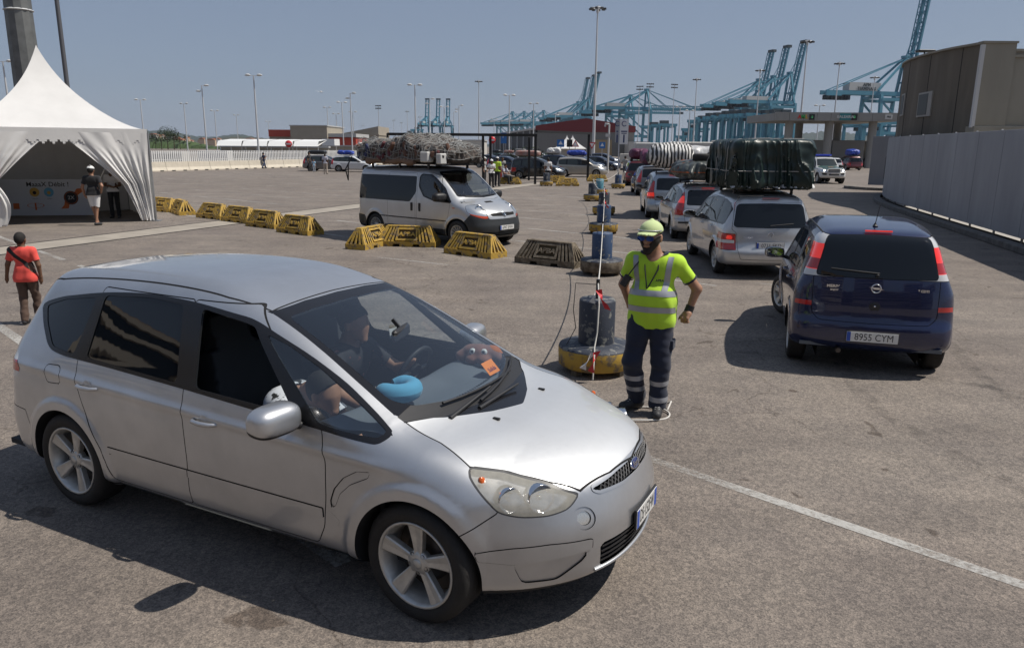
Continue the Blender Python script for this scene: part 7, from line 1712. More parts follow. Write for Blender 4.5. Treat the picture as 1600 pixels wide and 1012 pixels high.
# ---------------------------------------------------------------- lamp posts and masts
POLE = mat('galvanised_grey_pole',(.55,.56,.57),.5,.2); HEAD = mat('lamp_head_pale',(.55,.55,.54),.5); HEADD = mat('lamp_head_dark',(.05,.05,.05),.6)
def mast_proto(kind,H):
    r = empty('street_lamp' if kind in ('double','offset','single') else 'light_mast',(0,0,0),0,'-','lamp post')
    rb,rt = {'double': (.16,.09),'offset': (.16,.09),'single': (.12,.08),'ring': (.34,.13),'flood': (.22,.12)}[kind]
    if kind == 'ring': rb,rt = rb*H/30,rt*H/30
    b = MB(); b.tube([(0,0,0),(0,0,H*.5),(0,0,H)],[rb,(rb+rt)/2,rt],10); b.build('pole',POLE,r)
    def head(x0,x1,z,m=HEAD):
        b = MB(); b.tube([(x0*.12,0,z-.05),(x0,0,z)],.035,6); b.build('arm',POLE,r)
        b = MB(); b.tube([(x0,0,z),(x0+(x1-x0)*.25,0,z+.05),(x0+(x1-x0)*.7,0,z+.05),(x1,0,z)],[.07,.17,.16,.05],8); b.build('lamp_head',m,r)
    if kind == 'double': head(.45,1.25,H); head(-.45,-1.25,H)
    if kind == 'offset': head(.35,1.25,H); head(-.2,-1.05,H-.9)
    if kind == 'single': head(.3,1.1,H)
    if kind == 'ring':
        s = H/30
        b = MB(); torus(b,(0,0,H),1.15*s,.10*s,None,20,5)
        for k in range(4): a = k*PI/4; b.beam((-1.15*s*math.cos(a),-1.15*s*math.sin(a),H),(1.15*s*math.cos(a),1.15*s*math.sin(a),H),.08*s)
        b.tube([(0,0,H-.9*s),(0,0,H+.4*s)],.3*s,8); b.build('lamp_ring',POLE,r)
        for k in range(8):
            a = k*PI/4; b = MB(); b.cbox(-.32*s,.32*s,-.25*s,.25*s,-.2*s,.16*s,.04*s,Matrix.Translation((1.45*s*math.cos(a),1.45*s*math.sin(a),H-.15*s)) @ Matrix.Rotation(a,4,'Z')); b.build('lamp_head',HEADD,r)
    if kind == 'flood':
        for k,z in enumerate((H,H-1.3)):
            b = MB(); b.beam((-1.5,0,z),(1.5,0,z),.12); b.build('crossbar',POLE,r)
            for x in (-1.3,-.45,.45,1.3): b = MB(); b.cbox(x-.3,x+.3,-.25,.2,z-.1,z+.45,.05); b.build('floodlight',HEADD,r)
    return r
def build_haze():
    m = bpy.data.materials.new('haze'); m.use_nodes = True; nt = m.node_tree; nt.nodes.clear(); o = nt.nodes.new('ShaderNodeOutputMaterial'); v = nt.nodes.new('ShaderNodeVolumePrincipled')
    v.inputs['Color'].default_value = (.80,.88,1,1); v.inputs['Density'].default_value = HAZE; v.inputs['Anisotropy'].default_value = .2; nt.links.new(v.outputs[0],o.inputs['Volume'])
    tag(MB().box(-6500,6500,-3100,9300,-21,190).build('haze',m),kind='stuff')
HAZE = .00005
def build_lamps():
    L = [('double',12,4,96,'pole lamp at the far left edge left of the tent'),('double',12,219,156,'twin-headed lamp just right of the tent roof'),('double',12,287,162,'twin-headed lamp over the white fence, second right of the tent'),('offset',12,315,134,'taller lamp with two heads at unequal heights over the white fence'),
         ('double',12,335,173,'twin-headed lamp right of the unequal-headed one'),('double',12,369,180,'small twin-headed lamp left of the tall one by the canopies'),('double',12,396,118,'tall twin-headed lamp rising at the left end of the white canopies'),('double',12,419,190,'tiny twin-headed lamp left of the red roof band'),
         ('double',12,511,168,'twin-headed lamp over the beige shed end'),('double',12,525,178,'shorter twin-headed lamp right of the beige shed end'),('double',12,534,160,'twin-headed lamp, third right of the beige shed'),('offset',12,547,146,'lamp with unequal heads, tallest over the second beige shed'),('double',12,551,175,'thin twin lamp right beside the tall unequal-headed one'),
         ('ring',22,567,196,'small distant ring mast over the second beige shed'),('flood',22,591,166,'floodlight mast standing alone left of the far cranes'),('ring',22,615,188,'thin far ring mast left of the far cranes'),('ring',22,627,192,'shortest far ring mast left of the far cranes'),('ring',25,636,174,'far ring mast at the left edge of the far cranes'),
         ('double',12,648,133,'tall twin-headed lamp in front of the far cranes'),('ring',25,656,183,'thin ring mast right of the tall twin lamp'),('offset',12,671,155,'lamp with unequal heads before the two upright far booms'),('double',12,694,167,'twin lamp beside the right upright far boom'),('single',12,709,175,'single-arm lamp right of the far cranes'),('offset',12,717,165,'unequal-headed lamp right of the far cranes'),
         ('ring',30,748,127,'high ring mast above the black height gantry, left of centre'),('double',12,796,149,'twin-headed lamp in front of the grey shed left end'),('double',12,834,162,'twin-headed lamp in front of the grey shed'),('double',12,772,186,'small pale twin lamp left of the grey shed'),('ring',30,934,13,'tallest mast in the middle of the picture, with a lamp ring'),
         ('flood',30,1000,136,'floodlight mast at the left crane with lowered boom'),('flood',30,1016,132,'cross-armed mast between the cranes with lowered booms'),('flood',30,1054,133,'floodlight mast right of the cranes with lowered booms'),('double',12,1063,167,'twin lamp behind the floodlight mast, right of the lowered booms'),('double',12,1078,173,'small twin lamp left of the green tarpaulin'),
         ('ring',30,1089,124,'ring mast standing between the two crane groups'),('ring',30,1188,110,'ring mast in front of the three raised crane booms'),('ring',30,1262,65,'high ring mast just right of the three raised booms'),('ring',30,1312,99,'ring mast above the toll canopy'),('double',12,1281,165,'small twin lamp just above the toll canopy'),('ring',30,1367,121,'thin ring mast before the letters on the right crane'),
         ('single',11,868,180,'thin pale lamp left of the red-roofed shed top')]
    protos = {}
    for i,(k,H,px,py,lab) in enumerate(L):
        v = px_dir(px,py); t = (H-CAMH)/v[2]; x,y = float(v[0]*t),float(v[1]*t)
        if (k,H) not in protos: protos[(k,H)] = mast_proto(k,H); index_kids(protos[(k,H)])
        copy_thing(protos[(k,H)],(x,y,0),.35*math.sin(i*2.1) if k != 'ring' else i,lab,'lamp posts and light masts')
    for p in protos.values():
        for c in KIDS[p.name].get(p.name,[]): bpy.data.objects.remove(c)
        bpy.data.objects.remove(p)
    # big faceted pylon and a thinner pole behind the tent
    x,y,_ = sight(40,100,37.5); r = empty('steel_pylon',(x,y,0),0,'thick faceted grey steel pylon rising behind the tent peak','pylon')
    b = MB(); b.tube([(0,0,0),(0,0,24)],[.66,.46],12,smooth=False); b.build('shaft',mat('weathered_steel',(.20,.205,.20),.55,.5,var=.3,vscale=2),r)
    for z in (8.5,13): b = MB(); torus(b,(0,0,z),.66-.008*z,.05,None,12,4); b.build('flange',POLE,r)
    v = px_dir(98,5); Y = 42; x,_,z = sight(98,5,Y); b = MB(); b.tube([(0,0,0),(0,0,16)],[.13,.10],8); e = empty('metal_pole',(x-.3,Y,0),0,'slim dark metal pole right of the thick pylon, behind the tent','pole'); b.build('shaft',mat('dark_pole_steel',(.14,.14,.15),.5,.5),e)
# ---------------------------------------------------------------- harbour cranes
CB = mat('crane_blue',(.075,.26,.36),.6,var=.2,vscale=.05); CBD = mat('crane_dark',(.035,.05,.06),.7); CW = mat('crane_white',(.45,.46,.46),.6)
def sts(name,label,loc,yaw,zg=45,za=72,Lb=65,back=40,raised=True,side=1,group=None,bang=79,name_text=False):
    """ship-to-shore crane; boom towards +x (side = 1) of its own frame"""
    r = empty(name,(*loc,0),yaw,label,'crane',group); g,w = 30,13; s = side
    b = MB()
    for x in (0,-g*s):
        for y in (-w,w): b.beam((x,y,0),(x*1.0,y*.8,zg+2),2.4)
    b.build('leg',CB,r)
    b = MB()
    for y in (-w,w): b.beam((0,y*.95,15),(-g*s,y*.95,15),2.2); b.beam((0,y*.85,zg-2),(-g*s,y*.85,zg-2),2.4); b.beam((0,y*.95,15),(-g*s,y*.85,zg-3),1.3)
    for x in (0,-g*s): b.beam((x,-w,14),(x,w,14),2.0); b.beam((x,-w*.85,zg),(x,w*.85,zg),2.2); b.beam((x,-w,6),(x,w,6),1.8)
    b.build('portal_frame',CB,r)
    b = MB()
    for y in (-3.4,3.4):
        b.beam((2*s,y,zg+3),(-(g+back)*s,y,zg+3),1.6,3.2)
    for x in np.arange(0,g+back,6): b.beam((-x*s,-3.4,zg+3),(-x*s,3.4,zg+3),.9)
    b.beam((-(g+back)*s,-4,zg+1),(-(g+back-14)*s,-4,zg+1),1.2); b.build('girder',CB,r)
    b = MB(); b.box(min(-(g-4)*s,-(g+back*.55)*s),max(-(g-4)*s,-(g+back*.55)*s),-4,4,zg+4.8,zg+(11 if name_text else 8.5)); b.build('machinery_house',CW,r)
    if name_text: text_obj('house_lettering','APM',3.6,CBD,r,frame((-(g+back*.2)*s,-4.2,zg+9.2),(1,0,0),(0,0,1)),.05,bold=.1); text_obj('house_lettering','TERMINALS',3.4,CBD,r,frame((-(g+back*.2)*s,-4.2,zg+6.2),(1,0,0),(0,0,1)),.05,bold=.1)
    b = MB(); 
    for k in range(7): b.box(-(g+back-3-k*3.2)*s-1.1,-(g+back-3-k*3.2)*s+1.1,-3,3,zg-2.5,zg+1); b.build('trolley_gear',CBD,r)
    b = MB()
    for y in (-4,4): b.beam((0,y*2.2,zg+2),(-2*s,y*.5,za),1.8); b.beam((-2*s,y*.5,za),(-g*s,y*1.6,zg+5),1.5); b.beam((-2*s,y*.4,za),(-(g+back-6)*s,y,zg+5),.7)
    b.beam((-2*s,-3,za),(-2*s,3,za),2.); b.beam((0,-8,zg+(za-zg)*.4),(0,8,zg+(za-zg)*.4),1.4); b.box(-4,0,-3,3,za,za+2); b.build('apex_frame',CB,r)
    ang = math.radians(bang if raised else 0); h0 = Vector((2*s,0,zg+3)); d_ = Vector((math.cos(ang)*s,0,math.sin(ang))); tipv = h0+d_*Lb
    b = MB()
    for y in (-3,3):
        b.beam(h0+Vector((0,y,0)),tipv+Vector((0,y,0)),1.4,2.4)
        up = Vector((-math.sin(ang)*s,0,math.cos(ang)))*3.4; n = int(Lb/6)
        b.beam(h0+Vector((0,y,0))+up,h0+d_*(Lb*.97)+Vector((0,y,0))+up,.6)
        for k in range(n): q0 = h0+d_*(k*Lb/n)+Vector((0,y,0)); q1 = h0+d_*((k+.5)*Lb/n)+Vector((0,y,0))+up; q2 = h0+d_*((k+1)*Lb/n)+Vector((0,y,0)); b.beam(q0,q1,.45); b.beam(q1,q2,.45)
    for k in range(int(Lb/8)+1): q = h0+d_*min(k*8,Lb); b.beam(q-Vector((0,3,0)),q+Vector((0,3,0)),1.)
    b.build('boom',CB,r); b = MB(); b.box(tipv.x-2.5,tipv.x+2.5,-4.5,4.5,tipv.z-1.2,tipv.z+1.6); b.build('boom_tip',CBD,r)
    b = MB(); a = Vector((-2*s,0,za+1))
    if raised:
        for f in (.45,.85): b.beam(a,h0+d_*Lb*f+Vector((0,2,0)),.45)
    else:
        for f in (.35,.9):
            for y in (-2.5,2.5): b.beam(a,h0+d_*Lb*f+Vector((0,y,1)),.6)
    b.build('stay',CB,r); return r
def stacker(name,label,loc,yaw,nx=1,wx=24,wy=18,H=22,group=None):
    r = empty(name,(*loc,0),yaw,label,'crane',group)
    b = MB()
    for x in (-wx/2,wx/2):
        for y in (-wy/2,wy/2): b.beam((x,y,0),(x,y,H),1.7)
    b.build('leg',CB,r); b = MB()
    for y in (-wy/2,wy/2): b.beam((-wx/2-2,y,H),(wx/2+2,y,H),1.6,2.4)
    for x in (-wx/2,wx/2): b.beam((x,-wy/2,H-2),(x,wy/2,H-2),1.2); b.beam((x,-wy/2,3),(x,wy/2,3),1.2)
    b.build('top_beam',CB,r); b = MB(); b.box(-4,4,-3,3,H+1,H+4.5); b.box(-6,-3,-2,2,H-5,H-1); b.build('trolley',CBD,r); return r
def build_cranes():
    def at_(px,Y): return (sight(px,225,Y)[0],Y)
    G1 = 'ship cranes with raised booms behind the toll canopy'
    for i,(px,Y,lab) in enumerate(((1180,900,'left of the three cranes with raised booms'),(1202,860,'middle of the three cranes with raised booms'),(1227,820,'right of the three cranes with raised booms'))):
        sts('harbour_crane','blue ship crane, '+lab,at_(px,Y),.30,46,78,62,44,True,1,G1,80)
    sts('harbour_crane','largest blue ship crane, raised boom reaching the top edge behind the concrete building',at_(1402,640),.26,43,74,78,46,True,1,None,83,True)
    G2 = 'ship cranes behind the red-roofed shed'
    for i,(px,Y,lab) in enumerate(((903,1330,'left of the three far raised booms over the red-roofed shed'),(912,1280,'middle of the three far raised booms over the red-roofed shed'),(919,1230,'right of the three far raised booms, against the tallest mast'))):
        sts('harbour_crane','blue ship crane, '+lab,at_(px,Y),.30,46,76,68,42,True,1,G2)
    for i,(px,Y,lab) in enumerate(((984,1000,'blue ship crane with lowered boom, left of the pair right of the tallest mast'),(1009,900,'blue ship crane with lowered boom, right of the pair, boom end nearest the tarpaulin'))):
        sts('harbour_crane',lab,at_(px,Y),.22,43,66,66,38,False,1,'ship cranes with lowered booms')
    for i,(px,Y,lab) in enumerate(((802,1500,'first from the left'),(820,1480,'second from the left'),(834,1460,'third from the left'),(850,1440,'right-hand one'))):
        sts('harbour_crane','far blue ship crane with lowered boom over the grey shed, '+lab,at_(px,Y),.35,42,66,60,36,False,1,'far ship cranes over the grey shed')
    for i,(px,lab) in enumerate(((667,'far crane seen end-on with left upright boom'),(684,'far crane seen end-on with middle upright boom'),(700,'far crane seen end-on with right leaning boom'))):
        sts('harbour_crane',lab,at_(px,1600),1.45+.08*(i == 2),42,60,52,30,True,1,'far cranes seen end-on')
    k = 0
    for px,Y,H in ((640,1400,24),(652,1380,30),(1020,820,24),(1036,800,25),(1075,830,14),(1085,760,20),(1096,700,26),(1108,690,28),(1120,680,28),(1133,670,29),(1146,660,29),(1158,650,29),(1170,640,29),(1182,640,28),(1195,630,28),(1208,620,28),(1222,620,28),(1345,560,20),(1375,540,20)):
        k += 1; stacker('stacking_crane',ORD[k-1]+' from the left of the blue portal stacking cranes, '+('left of the far upright booms' if px < 700 else 'under the lowered booms' if px < 1060 else 'below the three raised booms' if px < 1300 else 'seen under the toll canopy'),at_(px,Y),.25+.05*math.sin(k),1,17,18,H,'blue portal stacking cranes')
# ---------------------------------------------------------------- sheds, canopies, trailers, toll gate, fence, hills
def build_mid():
    BG = mat('beige_wall',(.36,.32,.26),.8,var=.12,vscale=.5); WHT = mat('white_canopy',(.74,.74,.73),.6); RD = mat('red_fascia',(.45,.065,.04),.6); GRV = mat('grey_cladding',(.23,.225,.215),.6,.2); MAR = mat('maroon_fascia',(.17,.025,.03),.6); GYR = mat('pale_roof',(.45,.45,.44),.6); WHW = mat('off_white_wall',(.52,.50,.46),.8)
    def at_(px,Y): return sight(px,230,Y)[0]
    # canopies, one thing per bay
    for i in range(4):
        Y = 120; x0,x1 = at_(349+i*39,Y),at_(388+i*39,Y); e = empty('canopy',((x0+x1)/2,Y,0),0,['white canopy bay at the left end of the row','second white canopy bay from the left','third white canopy bay, with the no-entry sign before it','white canopy bay at the right end of the long row'][i],'canopy','white canopy bays'); w = (x1-x0)/2-.1
        b = MB(); v = [(-w,-3,2.25),(w,-3,2.25),(w,-2.2,3.0),(-w,-2.2,3.0),(-w,3,3.3),(w,3,3.3)]; b.add(v,[(0,1,2,3),(3,2,5,4)]); b.add([(-w,-3,2.25),(w,-3,2.25),(w,3,3.2),(-w,3,3.2)],[(3,2,1,0)]); b.build('canopy_roof',WHT,e)
        b = MB()
        for x in (-w+.2,0,w-.2): b.beam((x,-2,0),(x,-2,2.8),.12)
        b.build('post',POLE,e)
    x0,x1 = at_(508,135),at_(527,135); e = empty('canopy',((x0+x1)/2,135,0),0,'short detached white canopy right of the long row','canopy'); b = MB(); b.box((x0-x1)/2,(x1-x0)/2,-2,2,2.4,3.5); b.build('canopy_roof',WHT,e); b = MB(); b.beam(((x0-x1)/2+.2,0,0),((x0-x1)/2+.2,0,3),.15); b.beam(((x1-x0)/2-.2,0,0),((x1-x0)/2-.2,0,3),.15); b.build('post',POLE,e)
    def shed(px0,px1,Y,z,m,lab,name='shed',cat='building',roof=None,fascia=None,dep=20,z0b=0):
        x0,x1 = at_(px0,Y),at_(px1,Y); e = empty(name,((x0+x1)/2,Y,0),0,lab,cat); w = (x1-x0)/2
        b = MB(); b.box(-w,w,0,dep,z0b,z); b.build('wall',m,e)
        b = MB(); b.box(-w-.2,w+.2,-.2,dep+.2,z,z+.25); b.build('roof',roof or GYR,e)
        if fascia: b = MB(); b.box(-w-.1,w+.1,-.25,-.02,z-fascia[1],z+.2); b.build('fascia',fascia[0],e)
        return e,w
    shed(345,512,128,2.0,BG,'low beige wall under the white canopies','wall','wall',dep=1)
    shed(422,456,210,6.2,BG,'beige shed with orange-red band left of the plain beige block',fascia=(RD,1.6))
    e,w = shed(455,512,200,7.2,BG,'plain beige block shed behind the white canopies'); b = MB(); b.box(w+.05,w+7,2,18,0,4.4); b.build('wing_wall',RD,e); b = MB(); b.box(w,w+7.3,1,19,4.5,5.4); b.build('wing_roof',GYR,e)
    e,w = shed(528,592,230,5.4,BG,'long low beige shed with sloping roof and dark window band',roof=BG); b = MB(); b.box(-w+6,w-4,-.1,0,2.6,3.3); b.build('window',TINT,e)
    b = MB(); b.prism([(-w,5.6),(w,5.6),(w,8.0)],0,20,Matrix(((1,0,0,0),(0,0,1,0),(0,1,0,0),(0,0,0,1)))); b.build('roof_slope',BG,e)
    shed(505,590,150,2.2,BG,'low grey-beige wall behind the parked white hatchback','wall','wall',dep=1)
    shed(591,715,160,3.4,WHT,'long white roofed shelter behind the netted van','shelter','shelter',roof=WHT,z0b=1.9)
    shed(715,756,170,3.6,WHW,'small white building behind the black gantry'); 
    # red-roofed warehouse
    Y = 210; x0,x1 = at_(838,Y),at_(990,Y); e = empty('warehouse',((x0+x1)/2,Y,0),0,'grey ribbed warehouse with maroon gable band behind the parked cars','warehouse'); w = (x1-x0)/2
    b = MB(); b.box(-w,w,0,70,0,6.7); b.build('wall',GRV,e)
    b = MB(); b.prism([(-w-.3,6.4),(w+.3,6.4),(w+.3,8.0),(0,10.0),(-w-.3,8.0)],-.3,0,Matrix(((1,0,0,0),(0,0,1,0),(0,1,0,0),(0,0,0,1)))); b.build('gable_band',MAR,e)
    b = MB(); b.prism([(-w,6.7),(w,6.7),(w,8.0),(0,9.9),(-w,8.0)],.05,70,Matrix(((1,0,0,0),(0,0,1,0),(0,1,0,0),(0,0,0,1)))); b.build('roof',GYR,e)
    for k in range(34): x = -w+.4+k*(2*w-.8)/33; b = MB(); b.box(x-.08,x+.08,-.14,0,1.2,6.4); b.build('cladding_rib',GRV,e)
    b = MB(); b.box(w*.15,w*.55,-.3,-.15,0,4.4); b.build('loading_door',mat('tan_door',(.36,.27,.16),.7),e)
    b = MB(); b.box(w*.2+8,w*.2+13.5,-9,-1,0,3.9); b.build('annex',WHW,e)
    x0 = at_(764,250); e = empty('warehouse',(at_(838,213),213,0),0,'long dark grey shed wing running back left of the maroon gable','warehouse'); dx = x0-at_(838,213)
    b = MB(); v = [(0,0,0),(dx,37,0),(dx,37,5.8),(0,0,7.2)]; b.add(v+[(p[0]+2,p[1]+6,p[2]) for p in v],[(0,3,2,1),(3,7,6,2),(1,2,6,5)]); b.build('wall',mat('dark_cladding',(.075,.08,.085),.6),e)
    for k in range(9): t = k/8.2; b = MB(); b.beam((dx*t,37*t-.3,0),(dx*t,37*t-.3,7.1-1.4*t),.45); b.build('column',GYR,e)
    b = MB(); b.beam((0,-.4,7.3),(dx,36.6,5.9),.5); b.build('gutter',GYR,e)
    # trailers / long white wagons
    for i,(pa,pb,Y,h,c) in enumerate(((1112,1180,150,3.9,0),(990,1052,140,3.3,1),(1052,1112,142,3.5,0),(1180,1236,155,4.0,0),(1150,1215,175,4.4,2))):
        x0,x1 = at_(pa+1,Y),at_(pb-1,Y); e = empty('trailer',((x0+x1)/2,Y,0),0,['long off-white trailer in the row, second from the toll canopy','shortest pale trailer at the left end of the row','pale trailer in the middle of the row','white trailer nearest the toll canopy','white trailer with rounded red-edged roof behind the row'][i],'trailer','pale trailers parked in a row'); w = (x1-x0)/2
        m = (WHW,GYR,WHT)[c]; b = MB(); b.cbox(-w,w,-1.25,1.25,1.1,h,.15); b.build('box_body',m,e)
        for k in range(int(w)): x = -w+1+k*2; b = MB(); b.box(x-.05,x+.05,-1.28,-1.25,1.2,h-.1); b.build('body_rib',GYR,e)
        b = MB()
        for x in (-w+1,-w+2.2,w-2.2,w-1): b.lathe([(.5,-.15),(.5,.15)],14,Matrix.Translation((x,-1.1,.5)) @ Matrix.Rotation(PI/2,4,'X'),cap=True)
        b.build('wheel',RUBBER,e)
    # low concrete wall in front of the trailers
    for k in range(9): x = at_(985,118)+k*3.2; e = tag(MB().cbox(-1.55,1.55,-.3,.3,0,1.5,.05).build('wall_block',WHW,None,(x,118,0)),ORD[k]+' pale concrete block from the left in the low wall before the trailers','wall','pale concrete blocks forming a low wall')
    # toll canopy
    BE = mat('toll_concrete',(.30,.295,.275),.7,var=.08,vscale=.3); Y = 100; x0,x1 = at_(1207,Y),at_(1400,Y); r = empty('toll_canopy',((x0+x1)/2,Y,0),0,'flat grey toll canopy on round columns with small signs','canopy'); w = (x1-x0)/2; n = 9
    for k in range(n): a = -w+2*w*k/n; b = MB(); b.box(a+.02,a+2*w/n-.02,-.2,.2,5.95,7.0); b.build('fascia_panel',BE,r)
    b = MB(); b.box(-w,w,.2,12,5.95,6.9); b.build('roof_slab',BE,r)
    for px in (1236,1283,1298,1343,1366): x = at_(px,Y)-(x0+x1)/2; b = MB(); yy = 1.2 if px in (1236,1298,1366) else 8; b.tube([(x*(1+yy/Y),yy,0),(x*(1+yy/Y),yy,5.95)],.52,20); b.build('column',BE,r)
    def sgn(pxa,pxb,za,zb,m,txt,tm,nm='lane_sign'):
        a,c = at_(pxa,Y)-(x0+x1)/2,at_(pxb,Y)-(x0+x1)/2; b = MB(); b.box(a,c,-.32,-.2,za,zb); o = b.build(nm,m,r)
        if txt: text_obj('sign_text',txt,(zb-za)*.62,tm,o,frame(((a+c)/2,-.33,(za+zb)/2),(1,0,0),(0,0,1)),.01,bold=.01)
    GN = mat('sign_green_led',(.02,.12,.05),.4,emit=(.1,.5,.2,.3)); TEAL = mat('sign_teal',(.02,.20,.22),.5); DKS = mat('sign_black',(.015,.02,.018),.5); PW = mat('sign_pale',(.6,.6,.58),.5)
    sgn(1259,1267,6.05,6.75,DKS,'↓',GN); sgn(1306,1323,6.05,6.85,TEAL,'BALEARIA',PW); sgn(1324,1333,6.05,6.85,DKS,'↓',GN); sgn(1376,1387,6.2,6.75,PW,'FRS',DKS)
    for px,ch,c in ((1244,'A',(.6,.04,.03)),(1249.5,'M',(.05,.35,.08)),(1255,'L',(.65,.35,.03))): x = at_(px,Y)-(x0+x1)/2; text_obj('canopy_letter',ch,.62,mat('letter_'+ch.lower(),c,.5),r,frame((x,-.23,6.42),(1,0,0),(0,0,1)),.02,bold=.03)
    for i,(px,lab) in enumerate(((1262,'grey toll booth left of the column pair'),(1318,'grey toll booth right of the column pair'),(1376,'pale toll booth beside the far wall piece'))): e = tag(MB().cbox(-2.2,2.2,-1.5,1.5,0,3.6,.06).build('toll_booth',(BE,GRV,WHW)[i],None,(at_(px,106),106,0)),lab,'booth','toll booths under the canopy')
    # height gantries
    r = empty('height_gantry',(1.48,51.2,0),0,'black steel height-limit gantry spanning behind the netted van','gantry'); BK = mat('black_steel',(.012,.012,.012),.5)
    b = MB()
    for X,Yy in ((0,0),(-3.1,3.5),(-3.5,.2),(-.3,6)): b.beam((X,Yy,0),(X,Yy,3.12),.16)
    b.build('post',BK,r); b = MB(); b.beam((.1,0,3.2),(-9.8,-.2,3.2),.18); b.beam((-9.8,-.2,3.25),(-9.8,-.2,2.55),.12); b.beam((0,0,3.2),(-.3,6,3.2),.14); b.beam((-3.5,.2,3.2),(-3.1,3.5,3.2),.12); b.build('crossbeam',BK,r)
    r = empty('height_gantry',(5.64,57.7,0),0,'black steel height-limit gantry over the beige car','gantry'); b = MB(); b.beam((0,0,0),(0,0,3.4),.17); b.build('post',BK,r); b = MB(); b.beam((.1,0,3.45),(-4.1,-6.3,3.45),.16); b.box(-.5,.1,-.1,.1,1.2,1.5); b.build('crossbeam',BK,r)
def sign_post(px,py,Y,kind,label,z=None):
    x,_,zz = sight(px,py,Y); e = empty('road_sign',(x,Y,0),0,label,'sign'); b = MB(); b.beam((0,.04,0),(0,.04,zz+.2),.07); b.build('post',POLE,e)
    RDs = mat('sign_red',(.55,.02,.03),.4); BLs = mat('sign_blue',(.03,.16,.45),.4); WHs = mat('sign_white',(.75,.75,.75),.4); BKs = mat('sign_ink',(.02,.02,.02),.5)
    F_ = lambda s=1: frame((0,0,zz),(1,0,0),(0,0,1))
    def disc(rr,m,d_,n=24): b = MB(); b.lathe([(.0005,d_),(rr,d_),(rr,-.01)],n,F_()); b.build('sign_face',m,e)
    def tri(rr,m,d_,up=1): b = MB(); b.prism([(0,rr*up),(-rr*.87*up,-rr*.5*up),(rr*.87*up,-rr*.5*up)],0,d_,F_()); b.build('sign_face',m,e)
    if kind == 'noentry': disc(.45,RDs,.02); b = MB(); b.box(-.32,.32,-.09,.09,.02,.035,F_()); b.build('sign_bar',WHs,e)
    if kind == 'yield': tri(.6,RDs,.02,-1); tri(.36,WHs,.035,-1)
    if kind == 'warn': tri(.55,RDs,.02,1); tri(.36,WHs,.035,1)
    if kind == 'cross': b = MB(); b.box(-.42,.42,-.42,.42,0,.02,F_()); b.build('sign_face',BLs,e); tri(.30,WHs,.035,1)
    if kind == 'blue': b = MB(); b.box(-.45,.45,-.8,.8,0,.02,F_()); b.build('sign_face',BLs,e); text_obj('sign_text','P',.8,WHs,e,F_() @ Matrix.Translation((0,.25,.03)),.01)
    if kind == 'dark': b = MB(); b.box(-.35,.35,-.45,.45,0,.02,F_()); b.build('sign_face',BKs,e)
    return e
def build_signs():
    sign_post(451,225,100,'noentry','round red no-entry sign before the white canopies'); sign_post(925,226,105,'yield','inverted red give-way triangle left of the tall mast'); sign_post(941,227,105,'cross','blue square crossing sign right of the tall mast'); sign_post(899,226,95,'warn','red triangle warning sign before the small white tents')
    sign_post(890,224,95,'dark','dark square sign before the small white tents'); sign_post(787,216,120,'blue','tall blue sign before the dark shed wing'); sign_post(876,224,90,'cross','small blue sign left of the small white tents'); sign_post(769,219,100,'noentry','small red round sign behind the gantry posts')
    x,y = 9.28,67.3; e = empty('lane_sign',(x,y,0),0,'white lane board with a round emblem and the number 1 on a pole','sign'); WHs = MATS['sign_white']; BLs = mat('sign_navy',(.02,.04,.14),.5)
    b = MB(); b.beam((-.05,0,0),(-.05,0,4.9),.09); b.build('post',POLE,e)
    for k,(x0,x1,yw) in enumerate(((-.02,.72,0),(-.42,-.06,.3))):
        b = MB(); b.box(x0,x1,-.06,-.02,2.72+.15*k,4.85); o = b.build('sign_board',WHs if k == 0 else mat('sign_grey',(.35,.36,.38),.5),e); c = (x0+x1)/2
        text_obj('sign_number','1',.95,BLs,o,frame((c,-.07,3.15),(1,0,0),(0,0,1)),.005,bold=.015)
        b = MB(); torus(b,None,.20,.035,frame((c,-.07,4.45),(1,0,0),(0,0,1)),18,5,a0=.6,a1=5.6); b.build('sign_emblem',BLs,o); b = MB(); b.box(x0+.1,x1-.1,-.068,-.06,3.75,3.85); b.box(x0+.14,x1-.14,-.068,-.06,3.60,3.67); b.build('sign_lines',BLs,o)
    # camera pole
    x,_,z = sight(952,194,75); e = empty('camera_pole',(x,75,0),0,'pale pole with a hooked camera arm left of the lane board','pole'); b = MB(); b.tube([(0,0,0),(0,0,z)],.09,8); b.tube([(0,0,z-.02),(-.35,0,z+.02),(-.4,0,z-.25)],.10,8); b.build('shaft',HEAD,e); b = MB(); b.box(-.3,.12,-.12,.12,z-1.2,z-.9); b.build('camera_box',HEAD,e)
    # small white tents
    for i,(px,lab) in enumerate(((886,'left of two small white peaked tents before the grey warehouse'),(895,'right of two small white peaked tents before the grey warehouse'))):
        Y = 118-i*4; xc,_,zp = sight(px,211,Y); e = empty('small_tent',(xc,Y,0),0,lab,'tent','small white tents'); b = MB(); ws = 1.9
        for k in range(4):
            a0,a1 = k*PI/2+PI/4,k*PI/2+3*PI/4
            def f(s,t,a0=a0,a1=a1): R = 2.7*(1-t)**1.7+.02; p = Vector((math.cos(a0),math.sin(a0),0)).lerp(Vector((math.cos(a1),math.sin(a1),0)),s)*R; return (p.x,p.y,2.2+(zp-2.2)*t)
            b.grid(f,4,10)
        b.build('tent_roof',MATS['white_tent_fabric'],e); b = MB(); 
        for sx in (-1,1):
            for sy in (-1,1): b.beam((sx*ws,sy*ws,0),(sx*ws,sy*ws,2.3),.06)
        b.build('tent_pole',POLE,e); b = MB(); b.grid(lambda s,t: (-ws+2*ws*s,ws+.05*math.sin(s*20),2.2*t),20,2); b.build('tent_wall',MATS['white_tent_fabric'],e)
